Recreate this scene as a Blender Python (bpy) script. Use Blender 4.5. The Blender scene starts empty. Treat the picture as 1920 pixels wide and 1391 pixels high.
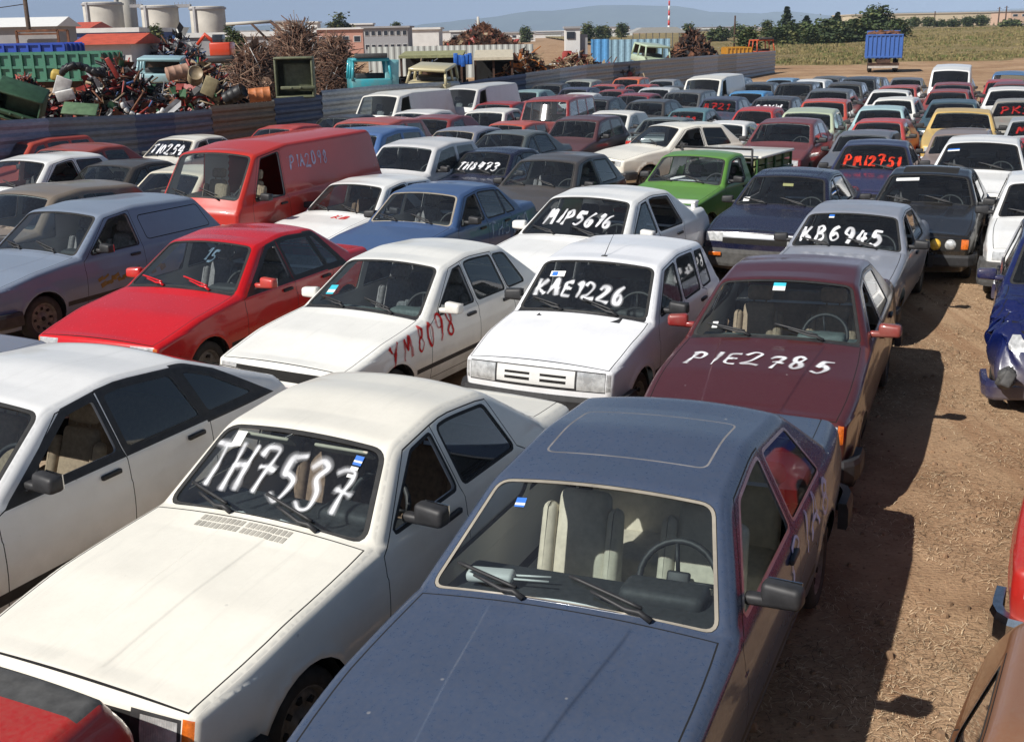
import bpy, bmesh, math, random
import numpy as np
from mathutils import Vector, Matrix
from mathutils.geometry import delaunay_2d_cdt

# ------------------------------------------------------------------ camera, world, sun, exposure
scene = bpy.context.scene
col = scene.collection
CAM_H, CAM_PITCH, CAM_F, CAM_ROLL = 3.519, math.radians(16.592), 2134.0, math.radians(1.102)
cam_data = bpy.data.cameras.new("camera")
cam = bpy.data.objects.new("camera", cam_data)
col.objects.link(cam)
cam_data.sensor_fit = 'HORIZONTAL'
cam_data.sensor_width = 36.0
cam_data.lens = 36.0 * CAM_F / 1920.0
cam_data.clip_start = 0.05
cam_data.clip_end = 30000
_cp, _sp = math.cos(CAM_PITCH), math.sin(CAM_PITCH)
_fw = Vector((0, _cp, -_sp)); _up = Vector((0, _sp, _cp)); _rt = Vector((1, 0, 0))
_cr, _sr = math.cos(CAM_ROLL), math.sin(CAM_ROLL)
_xr = _rt * _cr - _up * _sr
_yu = _rt * _sr + _up * _cr
cam.matrix_world = Matrix(((_xr.x, _yu.x, -_fw.x, 0), (_xr.y, _yu.y, -_fw.y, 0), (_xr.z, _yu.z, -_fw.z, CAM_H), (0, 0, 0, 1)))
scene.camera = cam

SUN_AZ, SUN_EL = math.radians(54.0), math.radians(43.0)      # shadows fall along +X sin, +Y cos
world = bpy.data.worlds.new("World")
scene.world = world
world.use_nodes = True
wn = world.node_tree.nodes
sky = wn.new('ShaderNodeTexSky')
sky.sky_type = 'NISHITA'
sky.sun_disc = False
sky.sun_elevation = SUN_EL
sky.sun_rotation = math.pi + SUN_AZ
sky.air_density = 1.0
sky.dust_density = 0.6
sky.ozone_density = 1.6
wn['Background'].inputs['Strength'].default_value = 0.050
# the bright milky band of air low over the horizon, by the direction's height only
_wl = world.node_tree.links
_wt = wn.new('ShaderNodeTexCoord'); _ws = wn.new('ShaderNodeSeparateXYZ'); _wl.new(_wt.outputs['Generated'], _ws.inputs[0])
_wr = wn.new('ShaderNodeMapRange'); _wr.interpolation_type = 'SMOOTHERSTEP'
for k_, v_ in (('From Min', -0.02), ('From Max', 0.20), ('To Min', 1.0), ('To Max', 0.0)): _wr.inputs[k_].default_value = v_
_wl.new(_ws.outputs[2], _wr.inputs[0])
_wm = wn.new('ShaderNodeMix'); _wm.data_type = 'RGBA'
_wl.new(_wr.outputs[0], _wm.inputs[0]); _wl.new(sky.outputs[0], _wm.inputs[6]); _wm.inputs[7].default_value = (6.9, 8.6, 12.6, 1)
_wl.new(_wm.outputs[2], wn['Background'].inputs['Color'])
sun_data = bpy.data.lights.new("sun", 'SUN')
sun = bpy.data.objects.new("sun", sun_data)
col.objects.link(sun)
sun_data.energy = 5.0
sun_data.angle = math.radians(0.53)
sun_data.color = (1.0, 0.955, 0.89)
_sd = Vector((math.sin(SUN_AZ) * math.cos(SUN_EL), math.cos(SUN_AZ) * math.cos(SUN_EL), -math.sin(SUN_EL)))
sun.rotation_euler = _sd.to_track_quat('-Z', 'Y').to_euler()
sun.location = (-60, -40, 80)
vs = scene.view_settings
vs.view_transform = 'Standard'
vs.look = 'None'
vs.exposure = 0.13
vs.gamma = 1.0
vs.use_curve_mapping = False
scene.cycles.max_bounces = 8
scene.cycles.transparent_max_bounces = 12
scene.cycles.use_denoising = True

def px_ray(px, py):
    a, b = (px - 960.0) / CAM_F, -(py - 695.5) / CAM_F
    u = a * _cr + b * _sr
    v = -a * _sr + b * _cr
    return Vector((u, _cp + v * _sp, -_sp + v * _cp))

def at_z(px, py, z=0.0):
    d = px_ray(px, py)
    return Vector((0, 0, CAM_H)) + d * ((z - CAM_H) / d.z)

def at_y(px, py, Y):
    d = px_ray(px, py)
    return Vector((0, 0, CAM_H)) + d * (Y / d.y)

# ------------------------------------------------------------------ tags and objects
def tag(o, label=None, cat=None, group=None, kind=None):
    if label: o['label'] = label
    if cat: o['category'] = cat
    if group: o['group'] = group
    if kind: o['kind'] = kind
    return o

def empty(name, loc, rz=0.0):
    o = bpy.data.objects.new(name, None)
    o.empty_display_size = 0.2
    col.objects.link(o)
    o.location = loc
    o.rotation_euler = (0, 0, rz)
    return o

def link(name, me, parent=None, loc=None, rot=None):
    o = bpy.data.objects.new(name, me)
    col.objects.link(o)
    if parent is not None: o.parent = parent
    if loc is not None: o.location = loc
    if rot is not None: o.rotation_euler = rot
    return o

class MB:
    """collects shapes into one mesh"""
    def __init__(s):
        s.v, s.f, s.m, s.sm = [], [], [], []
    def add(s, verts, faces, mi=0, smooth=False):
        b = len(s.v)
        s.v += [tuple(p) for p in verts]
        s.f += [tuple(i + b for i in f) for f in faces]
        s.m += [mi] * len(faces)
        s.sm += [smooth] * len(faces)
    def box(s, c, d, mi=0, M=None, top=(1, 1)):
        x, y, z = d[0] / 2, d[1] / 2, d[2] / 2
        vs_ = [Vector((sx * x * (top[0] if sz > 0 else 1), sy * y * (top[1] if sz > 0 else 1), sz * z)) for sz in (-1, 1) for sy in (-1, 1) for sx in (-1, 1)]
        if M is not None: vs_ = [M @ q for q in vs_]
        c = Vector(c)
        s.add([q + c for q in vs_], [(0, 2, 3, 1), (4, 5, 7, 6), (0, 1, 5, 4), (2, 6, 7, 3), (0, 4, 6, 2), (1, 3, 7, 5)], mi)
    def rbox(s, c, d, r=0.02, mi=0, M=None, seg=2, squash=None):
        bm = bmesh.new()
        bmesh.ops.create_cube(bm, size=1.0)
        for q in bm.verts: q.co = Vector((q.co.x * d[0], q.co.y * d[1], q.co.z * d[2]))
        if squash:
            for q in bm.verts: q.co = squash(q.co)
        bmesh.ops.bevel(bm, geom=bm.edges[:], offset=r, segments=seg, affect='EDGES', profile=0.5)
        bm.verts.index_update()
        c = Vector(c)
        vs_ = [((M @ q.co) if M is not None else q.co) + c for q in bm.verts]
        s.add(vs_, [[q.index for q in f.verts] for f in bm.faces], mi, True)
        bm.free()
    def tube(s, pts, r, n=6, mi=0, closed=False, smooth=True):
        pts = [Vector(p) for p in pts]
        k = len(pts)
        rs = r if isinstance(r, (list, tuple)) else [r] * k
        rings = []
        ref = Vector((0, 0, 1))
        for i, p in enumerate(pts):
            a = pts[(i - 1) % k] if (closed or i > 0) else p
            b = pts[(i + 1) % k] if (closed or i < k - 1) else p
            t = (b - a)
            if t.length < 1e-9: t = Vector((1, 0, 0))
            t.normalize()
            u = t.cross(ref)
            if u.length < 0.05: u = t.cross(Vector((1, 0, 0)))
            u.normalize()
            w = t.cross(u)
            rings.append([p + (u * math.cos(2 * math.pi * j / n) + w * math.sin(2 * math.pi * j / n)) * rs[i] for j in range(n)])
        vs_ = [q for rg in rings for q in rg]
        fs = []
        for i in range(k if closed else k - 1):
            a, b = i * n, ((i + 1) % k) * n
            for j in range(n):
                fs.append((a + j, a + (j + 1) % n, b + (j + 1) % n, b + j))
        if not closed:
            fs.append(tuple(range(n))[::-1])
            fs.append(tuple((k - 1) * n + j for j in range(n)))
        s.add(vs_, fs, mi, smooth)
    def lathe(s, prof, n=24, mi=0, M=None, smooth=True, a0=0.0, a1=2 * math.pi):
        """prof: (radius, height) along local Z"""
        full = abs(a1 - a0 - 2 * math.pi) < 1e-6
        cols = n if full else n + 1
        vs_ = []
        for i in range(cols):
            a = a0 + (a1 - a0) * i / n
            for (r, z) in prof:
                q = Vector((r * math.cos(a), r * math.sin(a), z))
                vs_.append(M @ q if M is not None else q)
        k = len(prof)
        fs = []
        for i in range(n):
            a, b = i * k, ((i + 1) % cols) * k
            for j in range(k - 1):
                fs.append((a + j, b + j, b + j + 1, a + j + 1))
        s.add(vs_, fs, mi, smooth)
    def mesh(s, name, mats):
        me = bpy.data.meshes.new(name)
        me.from_pydata(s.v, [], s.f)
        for m_ in mats: me.materials.append(m_)
        if len(mats) > 1: me.polygons.foreach_set('material_index', s.m)
        me.polygons.foreach_set('use_smooth', s.sm)
        me.update()
        return me
    def build(s, name, mats, parent=None, loc=None, rot=None):
        if not isinstance(mats, (list, tuple)): mats = [mats]
        return link(name, s.mesh(name, mats), parent, loc, rot)

# ------------------------------------------------------------------ materials
_mats = {}
def srgb(h):
    h = h.lstrip('#')
    v = [int(h[i:i + 2], 16) / 255.0 for i in (0, 2, 4)]
    return tuple(c / 12.92 if c <= 0.04045 else ((c + 0.055) / 1.055) ** 2.4 for c in v) + (1.0,)

def new_mat(name):
    m = bpy.data.materials.new(name)
    m.use_nodes = True
    nt = m.node_tree
    nt.nodes.clear()
    out = nt.nodes.new('ShaderNodeOutputMaterial')
    return m, nt, out

def N(nt, t, **kw):
    n = nt.nodes.new(t)
    for k, v in kw.items(): setattr(n, k, v)
    return n

def setin(n, **kw):
    for k, v in kw.items():
        n.inputs[k.replace('_', ' ')].default_value = v

def noise(nt, scale, detail=4.0, rough=0.6, coord='Object', vec=None):
    if vec is None:
        tc = N(nt, 'ShaderNodeTexCoord')
        vec = tc.outputs[coord]
    n = N(nt, 'ShaderNodeTexNoise')
    nt.links.new(vec, n.inputs['Vector'])
    setin(n, Scale=scale, Detail=detail, Roughness=rough)
    return n

def ramp(nt, src, p0, p1, c0=(0, 0, 0, 1), c1=(1, 1, 1, 1)):
    r = N(nt, 'ShaderNodeValToRGB')
    r.color_ramp.elements[0].position = p0
    r.color_ramp.elements[1].position = p1
    r.color_ramp.elements[0].color = c0
    r.color_ramp.elements[1].color = c1
    nt.links.new(src, r.inputs[0])
    return r

def mixc(nt, fac, a, b):
    m = N(nt, 'ShaderNodeMix', data_type='RGBA')
    for s_, v in ((m.inputs[0], fac), (m.inputs[6], a), (m.inputs[7], b)):
        if hasattr(v, 'is_linked'): nt.links.new(v, s_)
        else: s_.default_value = v
    return m.outputs[2]

def plain(name, rgb, rough=0.6, metal=0.0, var=0.25, scale=6.0, bump=0.0, coat=0.0):
    """a simple surface with mottled colour"""
    if name in _mats: return _mats[name]
    m, nt, out = new_mat(name)
    b = N(nt, 'ShaderNodeBsdfPrincipled')
    rgb = tuple(rgb[:3]) + (1.0,)
    if var > 0:
        n = noise(nt, scale)
        r = ramp(nt, n.outputs['Fac'], 0.32, 0.68, tuple(c * (1 - var) for c in rgb[:3]) + (1,), tuple(min(1, c * (1 + var)) for c in rgb[:3]) + (1,))
        nt.links.new(r.outputs[0], b.inputs['Base Color'])
        if bump > 0:
            bp = N(nt, 'ShaderNodeBump')
            setin(bp, Strength=bump, Distance=0.02)
            nt.links.new(n.outputs['Fac'], bp.inputs['Height'])
            nt.links.new(bp.outputs[0], b.inputs['Normal'])
    else:
        b.inputs['Base Color'].default_value = rgb
    setin(b, Roughness=rough, Metallic=metal)
    b.inputs['Coat Weight'].default_value = coat
    nt.links.new(b.outputs[0], out.inputs[0])
    _mats[name] = m
    return m

def paint(hexc, dust=0.35, rough=0.32, fade=0.0, coat=0.6, rust=0.0):
    """weathered car paint: clear coat, blotchy oxidised fading and a film of dust that settled on faces turned up"""
    key = 'paint_%s_%g_%g_%g_%g' % (hexc, dust, rough, fade, rust)
    if key in _mats: return _mats[key]
    m, nt, out = new_mat('car_paint')
    rgb = srgb(hexc)
    b = N(nt, 'ShaderNodeBsdfPrincipled')
    oi = N(nt, 'ShaderNodeObjectInfo')
    tc = N(nt, 'ShaderNodeTexCoord')
    n1 = noise(nt, 2.2, 5, 0.65, vec=tc.outputs['Object'])
    n2 = noise(nt, 38.0, 3, 0.7, vec=tc.outputs['Object'])
    n3 = noise(nt, 160.0, 2, 0.6, vec=tc.outputs['Object'])
    g = N(nt, 'ShaderNodeNewGeometry')
    sx = N(nt, 'ShaderNodeSeparateXYZ')
    nt.links.new(g.outputs['Normal'], sx.inputs[0])
    upf = N(nt, 'ShaderNodeMapRange', interpolation_type='SMOOTHSTEP')
    nt.links.new(sx.outputs[2], upf.inputs[0])
    setin(upf, From_Min=0.15, From_Max=0.95)
    mp = N(nt, 'ShaderNodeMapping'); nt.links.new(tc.outputs['Object'], mp.inputs[0]); mp.inputs['Scale'].default_value = (.7, 9, 1.2)
    ns = noise(nt, 1.6, 4, 0.7, vec=mp.outputs[0])
    c0 = mixc(nt, ramp(nt, n1.outputs['Fac'], 0.35, 0.7).outputs[0], rgb, tuple(c * 0.90 for c in rgb[:3]) + (1,))
    c0 = mixc(nt, ramp(nt, ns.outputs['Fac'], 0.55, 0.75, (0, 0, 0, 1), (.45, .45, .45, 1)).outputs[0], c0, tuple(c * 0.78 for c in rgb[:3]) + (1,))
    if fade > 0:
        mean = sum(rgb[:3]) / 3
        fc = tuple(0.55 * c + 0.45 * (mean + 0.10) for c in rgb[:3]) + (1,)
        mf = N(nt, 'ShaderNodeMath', operation='MULTIPLY')
        nt.links.new(upf.outputs[0], mf.inputs[0])
        mf.inputs[1].default_value = fade
        c0 = mixc(nt, mf.outputs[0], c0, fc)
    # dust film
    dn = N(nt, 'ShaderNodeMath', operation='MULTIPLY')
    nt.links.new(ramp(nt, n2.outputs['Fac'], 0.25, 0.8).outputs[0], dn.inputs[0])
    up2 = N(nt, 'ShaderNodeMath', operation='MULTIPLY_ADD')
    nt.links.new(upf.outputs[0], up2.inputs[0])
    up2.inputs[1].default_value = 0.75 * dust
    up2.inputs[2].default_value = 0.22 * dust
    nt.links.new(up2.outputs[0], dn.inputs[1])
    # low splashes of dried mud towards the sills
    so = N(nt, 'ShaderNodeSeparateXYZ')
    nt.links.new(tc.outputs['Object'], so.inputs[0])
    low = N(nt, 'ShaderNodeMapRange', interpolation_type='SMOOTHSTEP')
    nt.links.new(so.outputs[2], low.inputs[0])
    setin(low, From_Min=0.72, From_Max=0.2, To_Min=0.0, To_Max=1.0)
    lw = N(nt, 'ShaderNodeMath', operation='MULTIPLY')
    nt.links.new(low.outputs[0], lw.inputs[0])
    nt.links.new(ramp(nt, n1.outputs['Fac'], 0.35, 0.75).outputs[0], lw.inputs[1])
    ds = N(nt, 'ShaderNodeMath', operation='MAXIMUM')
    nt.links.new(dn.outputs[0], ds.inputs[0])
    lw2 = N(nt, 'ShaderNodeMath', operation='MULTIPLY')
    nt.links.new(lw.outputs[0], lw2.inputs[0])
    lw2.inputs[1].default_value = 0.55
    nt.links.new(lw2.outputs[0], ds.inputs[1])
    c1 = mixc(nt, ds.outputs[0], c0, (0.30, 0.245, 0.18, 1))
    sp = ramp(nt, n3.outputs['Fac'], 0.70, 0.76)
    spm = N(nt, 'ShaderNodeMath', operation='MULTIPLY')
    nt.links.new(sp.outputs[0], spm.inputs[0]); spm.inputs[1].default_value = 0.35 * dust
    c1 = mixc(nt, spm.outputs[0], c1, (0.36, 0.30, 0.22, 1))
    vo = N(nt, 'ShaderNodeTexVoronoi'); nt.links.new(tc.outputs['Object'], vo.inputs['Vector']); setin(vo, Scale=7.0)
    vr = ramp(nt, vo.outputs['Distance'], .045, .075, (.55, .55, .55, 1), (0, 0, 0, 1))
    vm = N(nt, 'ShaderNodeMath', operation='MULTIPLY'); nt.links.new(vr.outputs[0], vm.inputs[0]); nt.links.new(ramp(nt, n1.outputs['Fac'], .52, .60).outputs[0], vm.inputs[1])
    c1 = mixc(nt, vm.outputs[0], c1, (.46, .44, .40, 1))
    if rust > 0:
        rn = ramp(nt, n1.outputs['Fac'], 0.62 - 0.1 * rust, 0.70)
        c1 = mixc(nt, rn.outputs[0], c1, (0.10, 0.045, 0.025, 1))
    nt.links.new(c1, b.inputs['Base Color'])
    rr = N(nt, 'ShaderNodeMath', operation='MULTIPLY_ADD')
    nt.links.new(ds.outputs[0], rr.inputs[0])
    rr.inputs[1].default_value = 0.55
    rr.inputs[2].default_value = rough
    nt.links.new(rr.outputs[0], b.inputs['Roughness'])
    cw = N(nt, 'ShaderNodeMath', operation='MULTIPLY_ADD')
    nt.links.new(ds.outputs[0], cw.inputs[0])
    cw.inputs[1].default_value = -1.2 * coat
    cw.inputs[2].default_value = coat
    cw.use_clamp = True
    nt.links.new(cw.outputs[0], b.inputs['Coat Weight'])
    b.inputs['Coat Roughness'].default_value = 0.06
    bp = N(nt, 'ShaderNodeBump')
    setin(bp, Strength=0.05, Distance=0.05)
    nt.links.new(n1.outputs['Fac'], bp.inputs['Height'])
    nt.links.new(bp.outputs[0], b.inputs['Normal'])
    nt.links.new(bp.outputs[0], b.inputs['Coat Normal'])
    nt.links.new(b.outputs[0], out.inputs[0])
    _mats[key] = m
    return m

def glass_mat(name, tint, dust=0.10):
    if name in _mats: return _mats[name]
    m, nt, out = new_mat(name)
    tr = N(nt, 'ShaderNodeBsdfTransparent')
    tr.inputs[0].default_value = tuple(tint) + (1,)
    gl = N(nt, 'ShaderNodeBsdfGlossy')
    gl.inputs['Color'].default_value = (1, 1, 1, 1)
    gl.inputs['Roughness'].default_value = 0.03
    fr = N(nt, 'ShaderNodeFresnel')
    fr.inputs['IOR'].default_value = 1.55
    ml = N(nt, 'ShaderNodeMath', operation='MULTIPLY')
    nt.links.new(fr.outputs[0], ml.inputs[0]); ml.inputs[1].default_value = 1.6
    ml.use_clamp = True
    m1 = N(nt, 'ShaderNodeMixShader')
    nt.links.new(ml.outputs[0], m1.inputs[0])
    nt.links.new(tr.outputs[0], m1.inputs[1])
    nt.links.new(gl.outputs[0], m1.inputs[2])
    df = N(nt, 'ShaderNodeBsdfDiffuse')
    df.inputs[0].default_value = (0.36, 0.34, 0.31, 1)
    n = noise(nt, 5.0, 6, 0.72)
    n2 = noise(nt, 60.0, 3, 0.7)
    ad = N(nt, 'ShaderNodeMath', operation='MULTIPLY')
    nt.links.new(ramp(nt, n.outputs['Fac'], 0.3, 0.8).outputs[0], ad.inputs[0])
    nt.links.new(ramp(nt, n2.outputs['Fac'], 0.2, 0.8).outputs[0], ad.inputs[1])
    sc = N(nt, 'ShaderNodeMath', operation='MULTIPLY_ADD')
    nt.links.new(ad.outputs[0], sc.inputs[0]); sc.inputs[1].default_value = dust * 1.8; sc.inputs[2].default_value = dust * 0.35
    m2 = N(nt, 'ShaderNodeMixShader')
    nt.links.new(sc.outputs[0], m2.inputs[0])
    nt.links.new(m1.outputs[0], m2.inputs[1])
    nt.links.new(df.outputs[0], m2.inputs[2])
    nt.links.new(m2.outputs[0], out.inputs[0])
    _mats[name] = m
    return m

def spray_mat(name, rgb):
    if name in _mats: return _mats[name]
    m, nt, out = new_mat(name)
    at = N(nt, 'ShaderNodeAttribute', attribute_name='cover')
    b = N(nt, 'ShaderNodeBsdfDiffuse')
    b.inputs[0].default_value = tuple(rgb) + (1,)
    tr = N(nt, 'ShaderNodeBsdfTransparent')
    n = noise(nt, 220.0, 2, 0.6)
    md = N(nt, 'ShaderNodeMath', operation='MULTIPLY_ADD')
    nt.links.new(n.outputs['Fac'], md.inputs[0]); md.inputs[1].default_value = 0.9; md.inputs[2].default_value = 0.5
    mu = N(nt, 'ShaderNodeMath', operation='MULTIPLY')
    mu.use_clamp = True
    nt.links.new(md.outputs[0], mu.inputs[0]); nt.links.new(at.outputs['Fac'], mu.inputs[1])
    mx = N(nt, 'ShaderNodeMixShader')
    nt.links.new(mu.outputs[0], mx.inputs[0])
    nt.links.new(tr.outputs[0], mx.inputs[1]); nt.links.new(b.outputs[0], mx.inputs[2])
    nt.links.new(mx.outputs[0], out.inputs[0])
    _mats[name] = m
    return m

M_GLASS = glass_mat('window_glass', (0.74, 0.82, 0.83), 0.028)
M_GLASS_DUSTY = glass_mat('dusty_window_glass', (0.52, 0.57, 0.58), 0.16)
M_GLASS_DARK = glass_mat('tinted_window_glass', (0.16, 0.18, 0.21), 0.03)
M_GAP = plain('panel_gap', (0.006, 0.006, 0.006), 0.9, var=0)
M_RUBBER = plain('black_rubber', (0.022, 0.022, 0.022), 0.75, var=0.3, scale=20)
M_TRIM = plain('black_plastic', (0.028, 0.028, 0.030), 0.55, var=0.35, scale=14)
M_GREYTRIM = plain('faded_grey_plastic', (0.075, 0.074, 0.072), 0.7, var=0.3, scale=14)
M_CHROME = plain('chrome', (0.62, 0.62, 0.62), 0.16, metal=1.0, var=0.15, scale=25)
M_TYRE = plain('tyre_rubber', (0.035, 0.032, 0.028), 0.85, var=0.4, scale=12)
M_STEEL = plain('steel_rim', (0.17, 0.165, 0.155), 0.5, metal=0.35, var=0.4, scale=18)
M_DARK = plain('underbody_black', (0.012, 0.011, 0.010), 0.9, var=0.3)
M_LINING = plain('interior_lining', (0.036, 0.037, 0.040), 0.8, var=0.3, scale=9)
M_DASH = plain('dashboard_plastic', (0.040, 0.042, 0.045), 0.65, var=0.25, scale=30)
M_DASHGREEN = plain('sun_bleached_dashboard', (0.12, 0.15, 0.145), 0.65, var=0.25, scale=30)
def lamp_mat(name, rgb):
    m, nt, out = new_mat(name)
    b = N(nt, 'ShaderNodeBsdfPrincipled')
    tc = N(nt, 'ShaderNodeTexCoord')
    wv = N(nt, 'ShaderNodeTexWave', bands_direction='Y'); setin(wv, Scale=26.0, Distortion=0.4, Detail=0.0)
    nt.links.new(tc.outputs['Object'], wv.inputs[0])
    n = noise(nt, 16, 3, .6, vec=tc.outputs['Object'])
    c = mixc(nt, ramp(nt, n.outputs['Fac'], .38, .62).outputs[0], tuple(rgb) + (1,), tuple(k * .62 for k in rgb) + (1,))
    nt.links.new(c, b.inputs['Base Color'])
    setin(b, Roughness=.22, Metallic=.35); b.inputs['Coat Weight'].default_value = 1.0; b.inputs['Coat Roughness'].default_value = .04
    bp = N(nt, 'ShaderNodeBump'); setin(bp, Strength=.18, Distance=.01); nt.links.new(wv.outputs['Fac'], bp.inputs['Height']); nt.links.new(bp.outputs[0], b.inputs['Normal'])
    nt.links.new(b.outputs[0], out.inputs[0])
    return m
M_LAMP = lamp_mat('headlamp_glass', (0.78, 0.79, 0.78))
M_AMBER = plain('amber_lens', (0.70, 0.16, 0.02), 0.15, var=0.25, scale=50, coat=1.0)
M_REDLENS = plain('red_lens', (0.45, 0.018, 0.012), 0.15, var=0.25, scale=50, coat=1.0)
M_YELLOWLAMP = plain('yellow_lamp_glass', (0.80, 0.50, 0.06), 0.12, var=0.25, scale=40, coat=1.0)
M_PAPER = plain('white_paper', (0.78, 0.78, 0.76), 0.7, var=0.08)
M_BLUEPAPER = plain('blue_sticker_paper', (0.03, 0.17, 0.62), 0.5, var=0.1)
M_CYANPAPER = plain('cyan_sticker_paper', (0.05, 0.50, 0.62), 0.5, var=0.1)
# ------------------------------------------------------------------ 2D helpers
def rounded(poly, r, n=4):
    out = []
    k = len(poly)
    for i in range(k):
        A, B, C = (np.array(poly[(i + d) % k], float) for d in (-1, 0, 1))
        ri = r[i] if isinstance(r, (list, tuple)) else r
        la, lc = np.linalg.norm(A - B), np.linalg.norm(C - B)
        t = min(ri, 0.45 * la, 0.45 * lc)
        if t < 1e-4:
            out.append(B); continue
        a, c = B + (A - B) / la * t, B + (C - B) / lc * t
        for j in range(n + 1):
            u = j / n
            out.append((1 - u) ** 2 * a + 2 * u * (1 - u) * B + u * u * c)
    return [tuple(p) for p in out]

def area2(p):
    p = np.array(p)
    x, y = p[:, 0], p[:, 1]
    return np.sum(x * np.roll(y, -1) - np.roll(x, -1) * y)

def grow(poly, d):
    """offset a closed polygon outwards by d"""
    p = np.array(poly, float)
    sg = 1.0 if area2(p) > 0 else -1.0
    e = np.roll(p, -1, 0) - p
    l = np.linalg.norm(e, axis=1, keepdims=True); l[l < 1e-9] = 1e-9
    e /= l
    nrm = np.stack([e[:, 1], -e[:, 0]], 1) * sg
    n0 = np.roll(nrm, 1, 0)
    b = n0 + nrm
    bl = np.sum(b * b, 1, keepdims=True); bl[bl < 0.25] = 0.25
    return [tuple(q) for q in p + b / bl * 2 * d * np.minimum(1, np.ones_like(bl))]

def strip(line, w):
    """thin closed polygon along an open polyline"""
    p = np.array(line, float)
    t = np.gradient(p, axis=0)
    t /= np.maximum(np.linalg.norm(t, axis=1, keepdims=True), 1e-9)
    n = np.stack([-t[:, 1], t[:, 0]], 1) * w / 2
    return [tuple(q) for q in np.concatenate([p + n, (p - n)[::-1]])]

def inside(poly, P):
    poly = np.asarray(poly, float)
    x, y = P[:, 0], P[:, 1]
    r = np.zeros(len(P), bool)
    x0, y0 = poly[:, 0], poly[:, 1]
    x1, y1 = np.roll(x0, -1), np.roll(y0, -1)
    for a, b, c, d in zip(x0, y0, x1, y1):
        if b == d: continue
        m = ((b > y) != (d > y)) & (x < (c - a) * (y - b) / (d - b) + a)
        r ^= m
    return r

def seg_dist(P, L, closed=False):
    L = np.asarray(L, float)
    A = L if closed else L[:-1]
    B = np.roll(L, -1, 0) if closed else L[1:]
    D = B - A
    dd = np.maximum(np.sum(D * D, 1), 1e-12)
    out = np.full(len(P), 1e9)
    for a, d, q in zip(A, D, dd):
        w = P - a
        t = np.clip((w @ d) / q, 0, 1)
        e = w - t[:, None] * d
        out = np.minimum(out, np.einsum('ij,ij->i', e, e))
    return np.sqrt(out)

def smoothstep(a, b, x):
    t = np.clip((x - a) / (b - a), 0, 1)
    return t * t * (3 - 2 * t)

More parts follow.
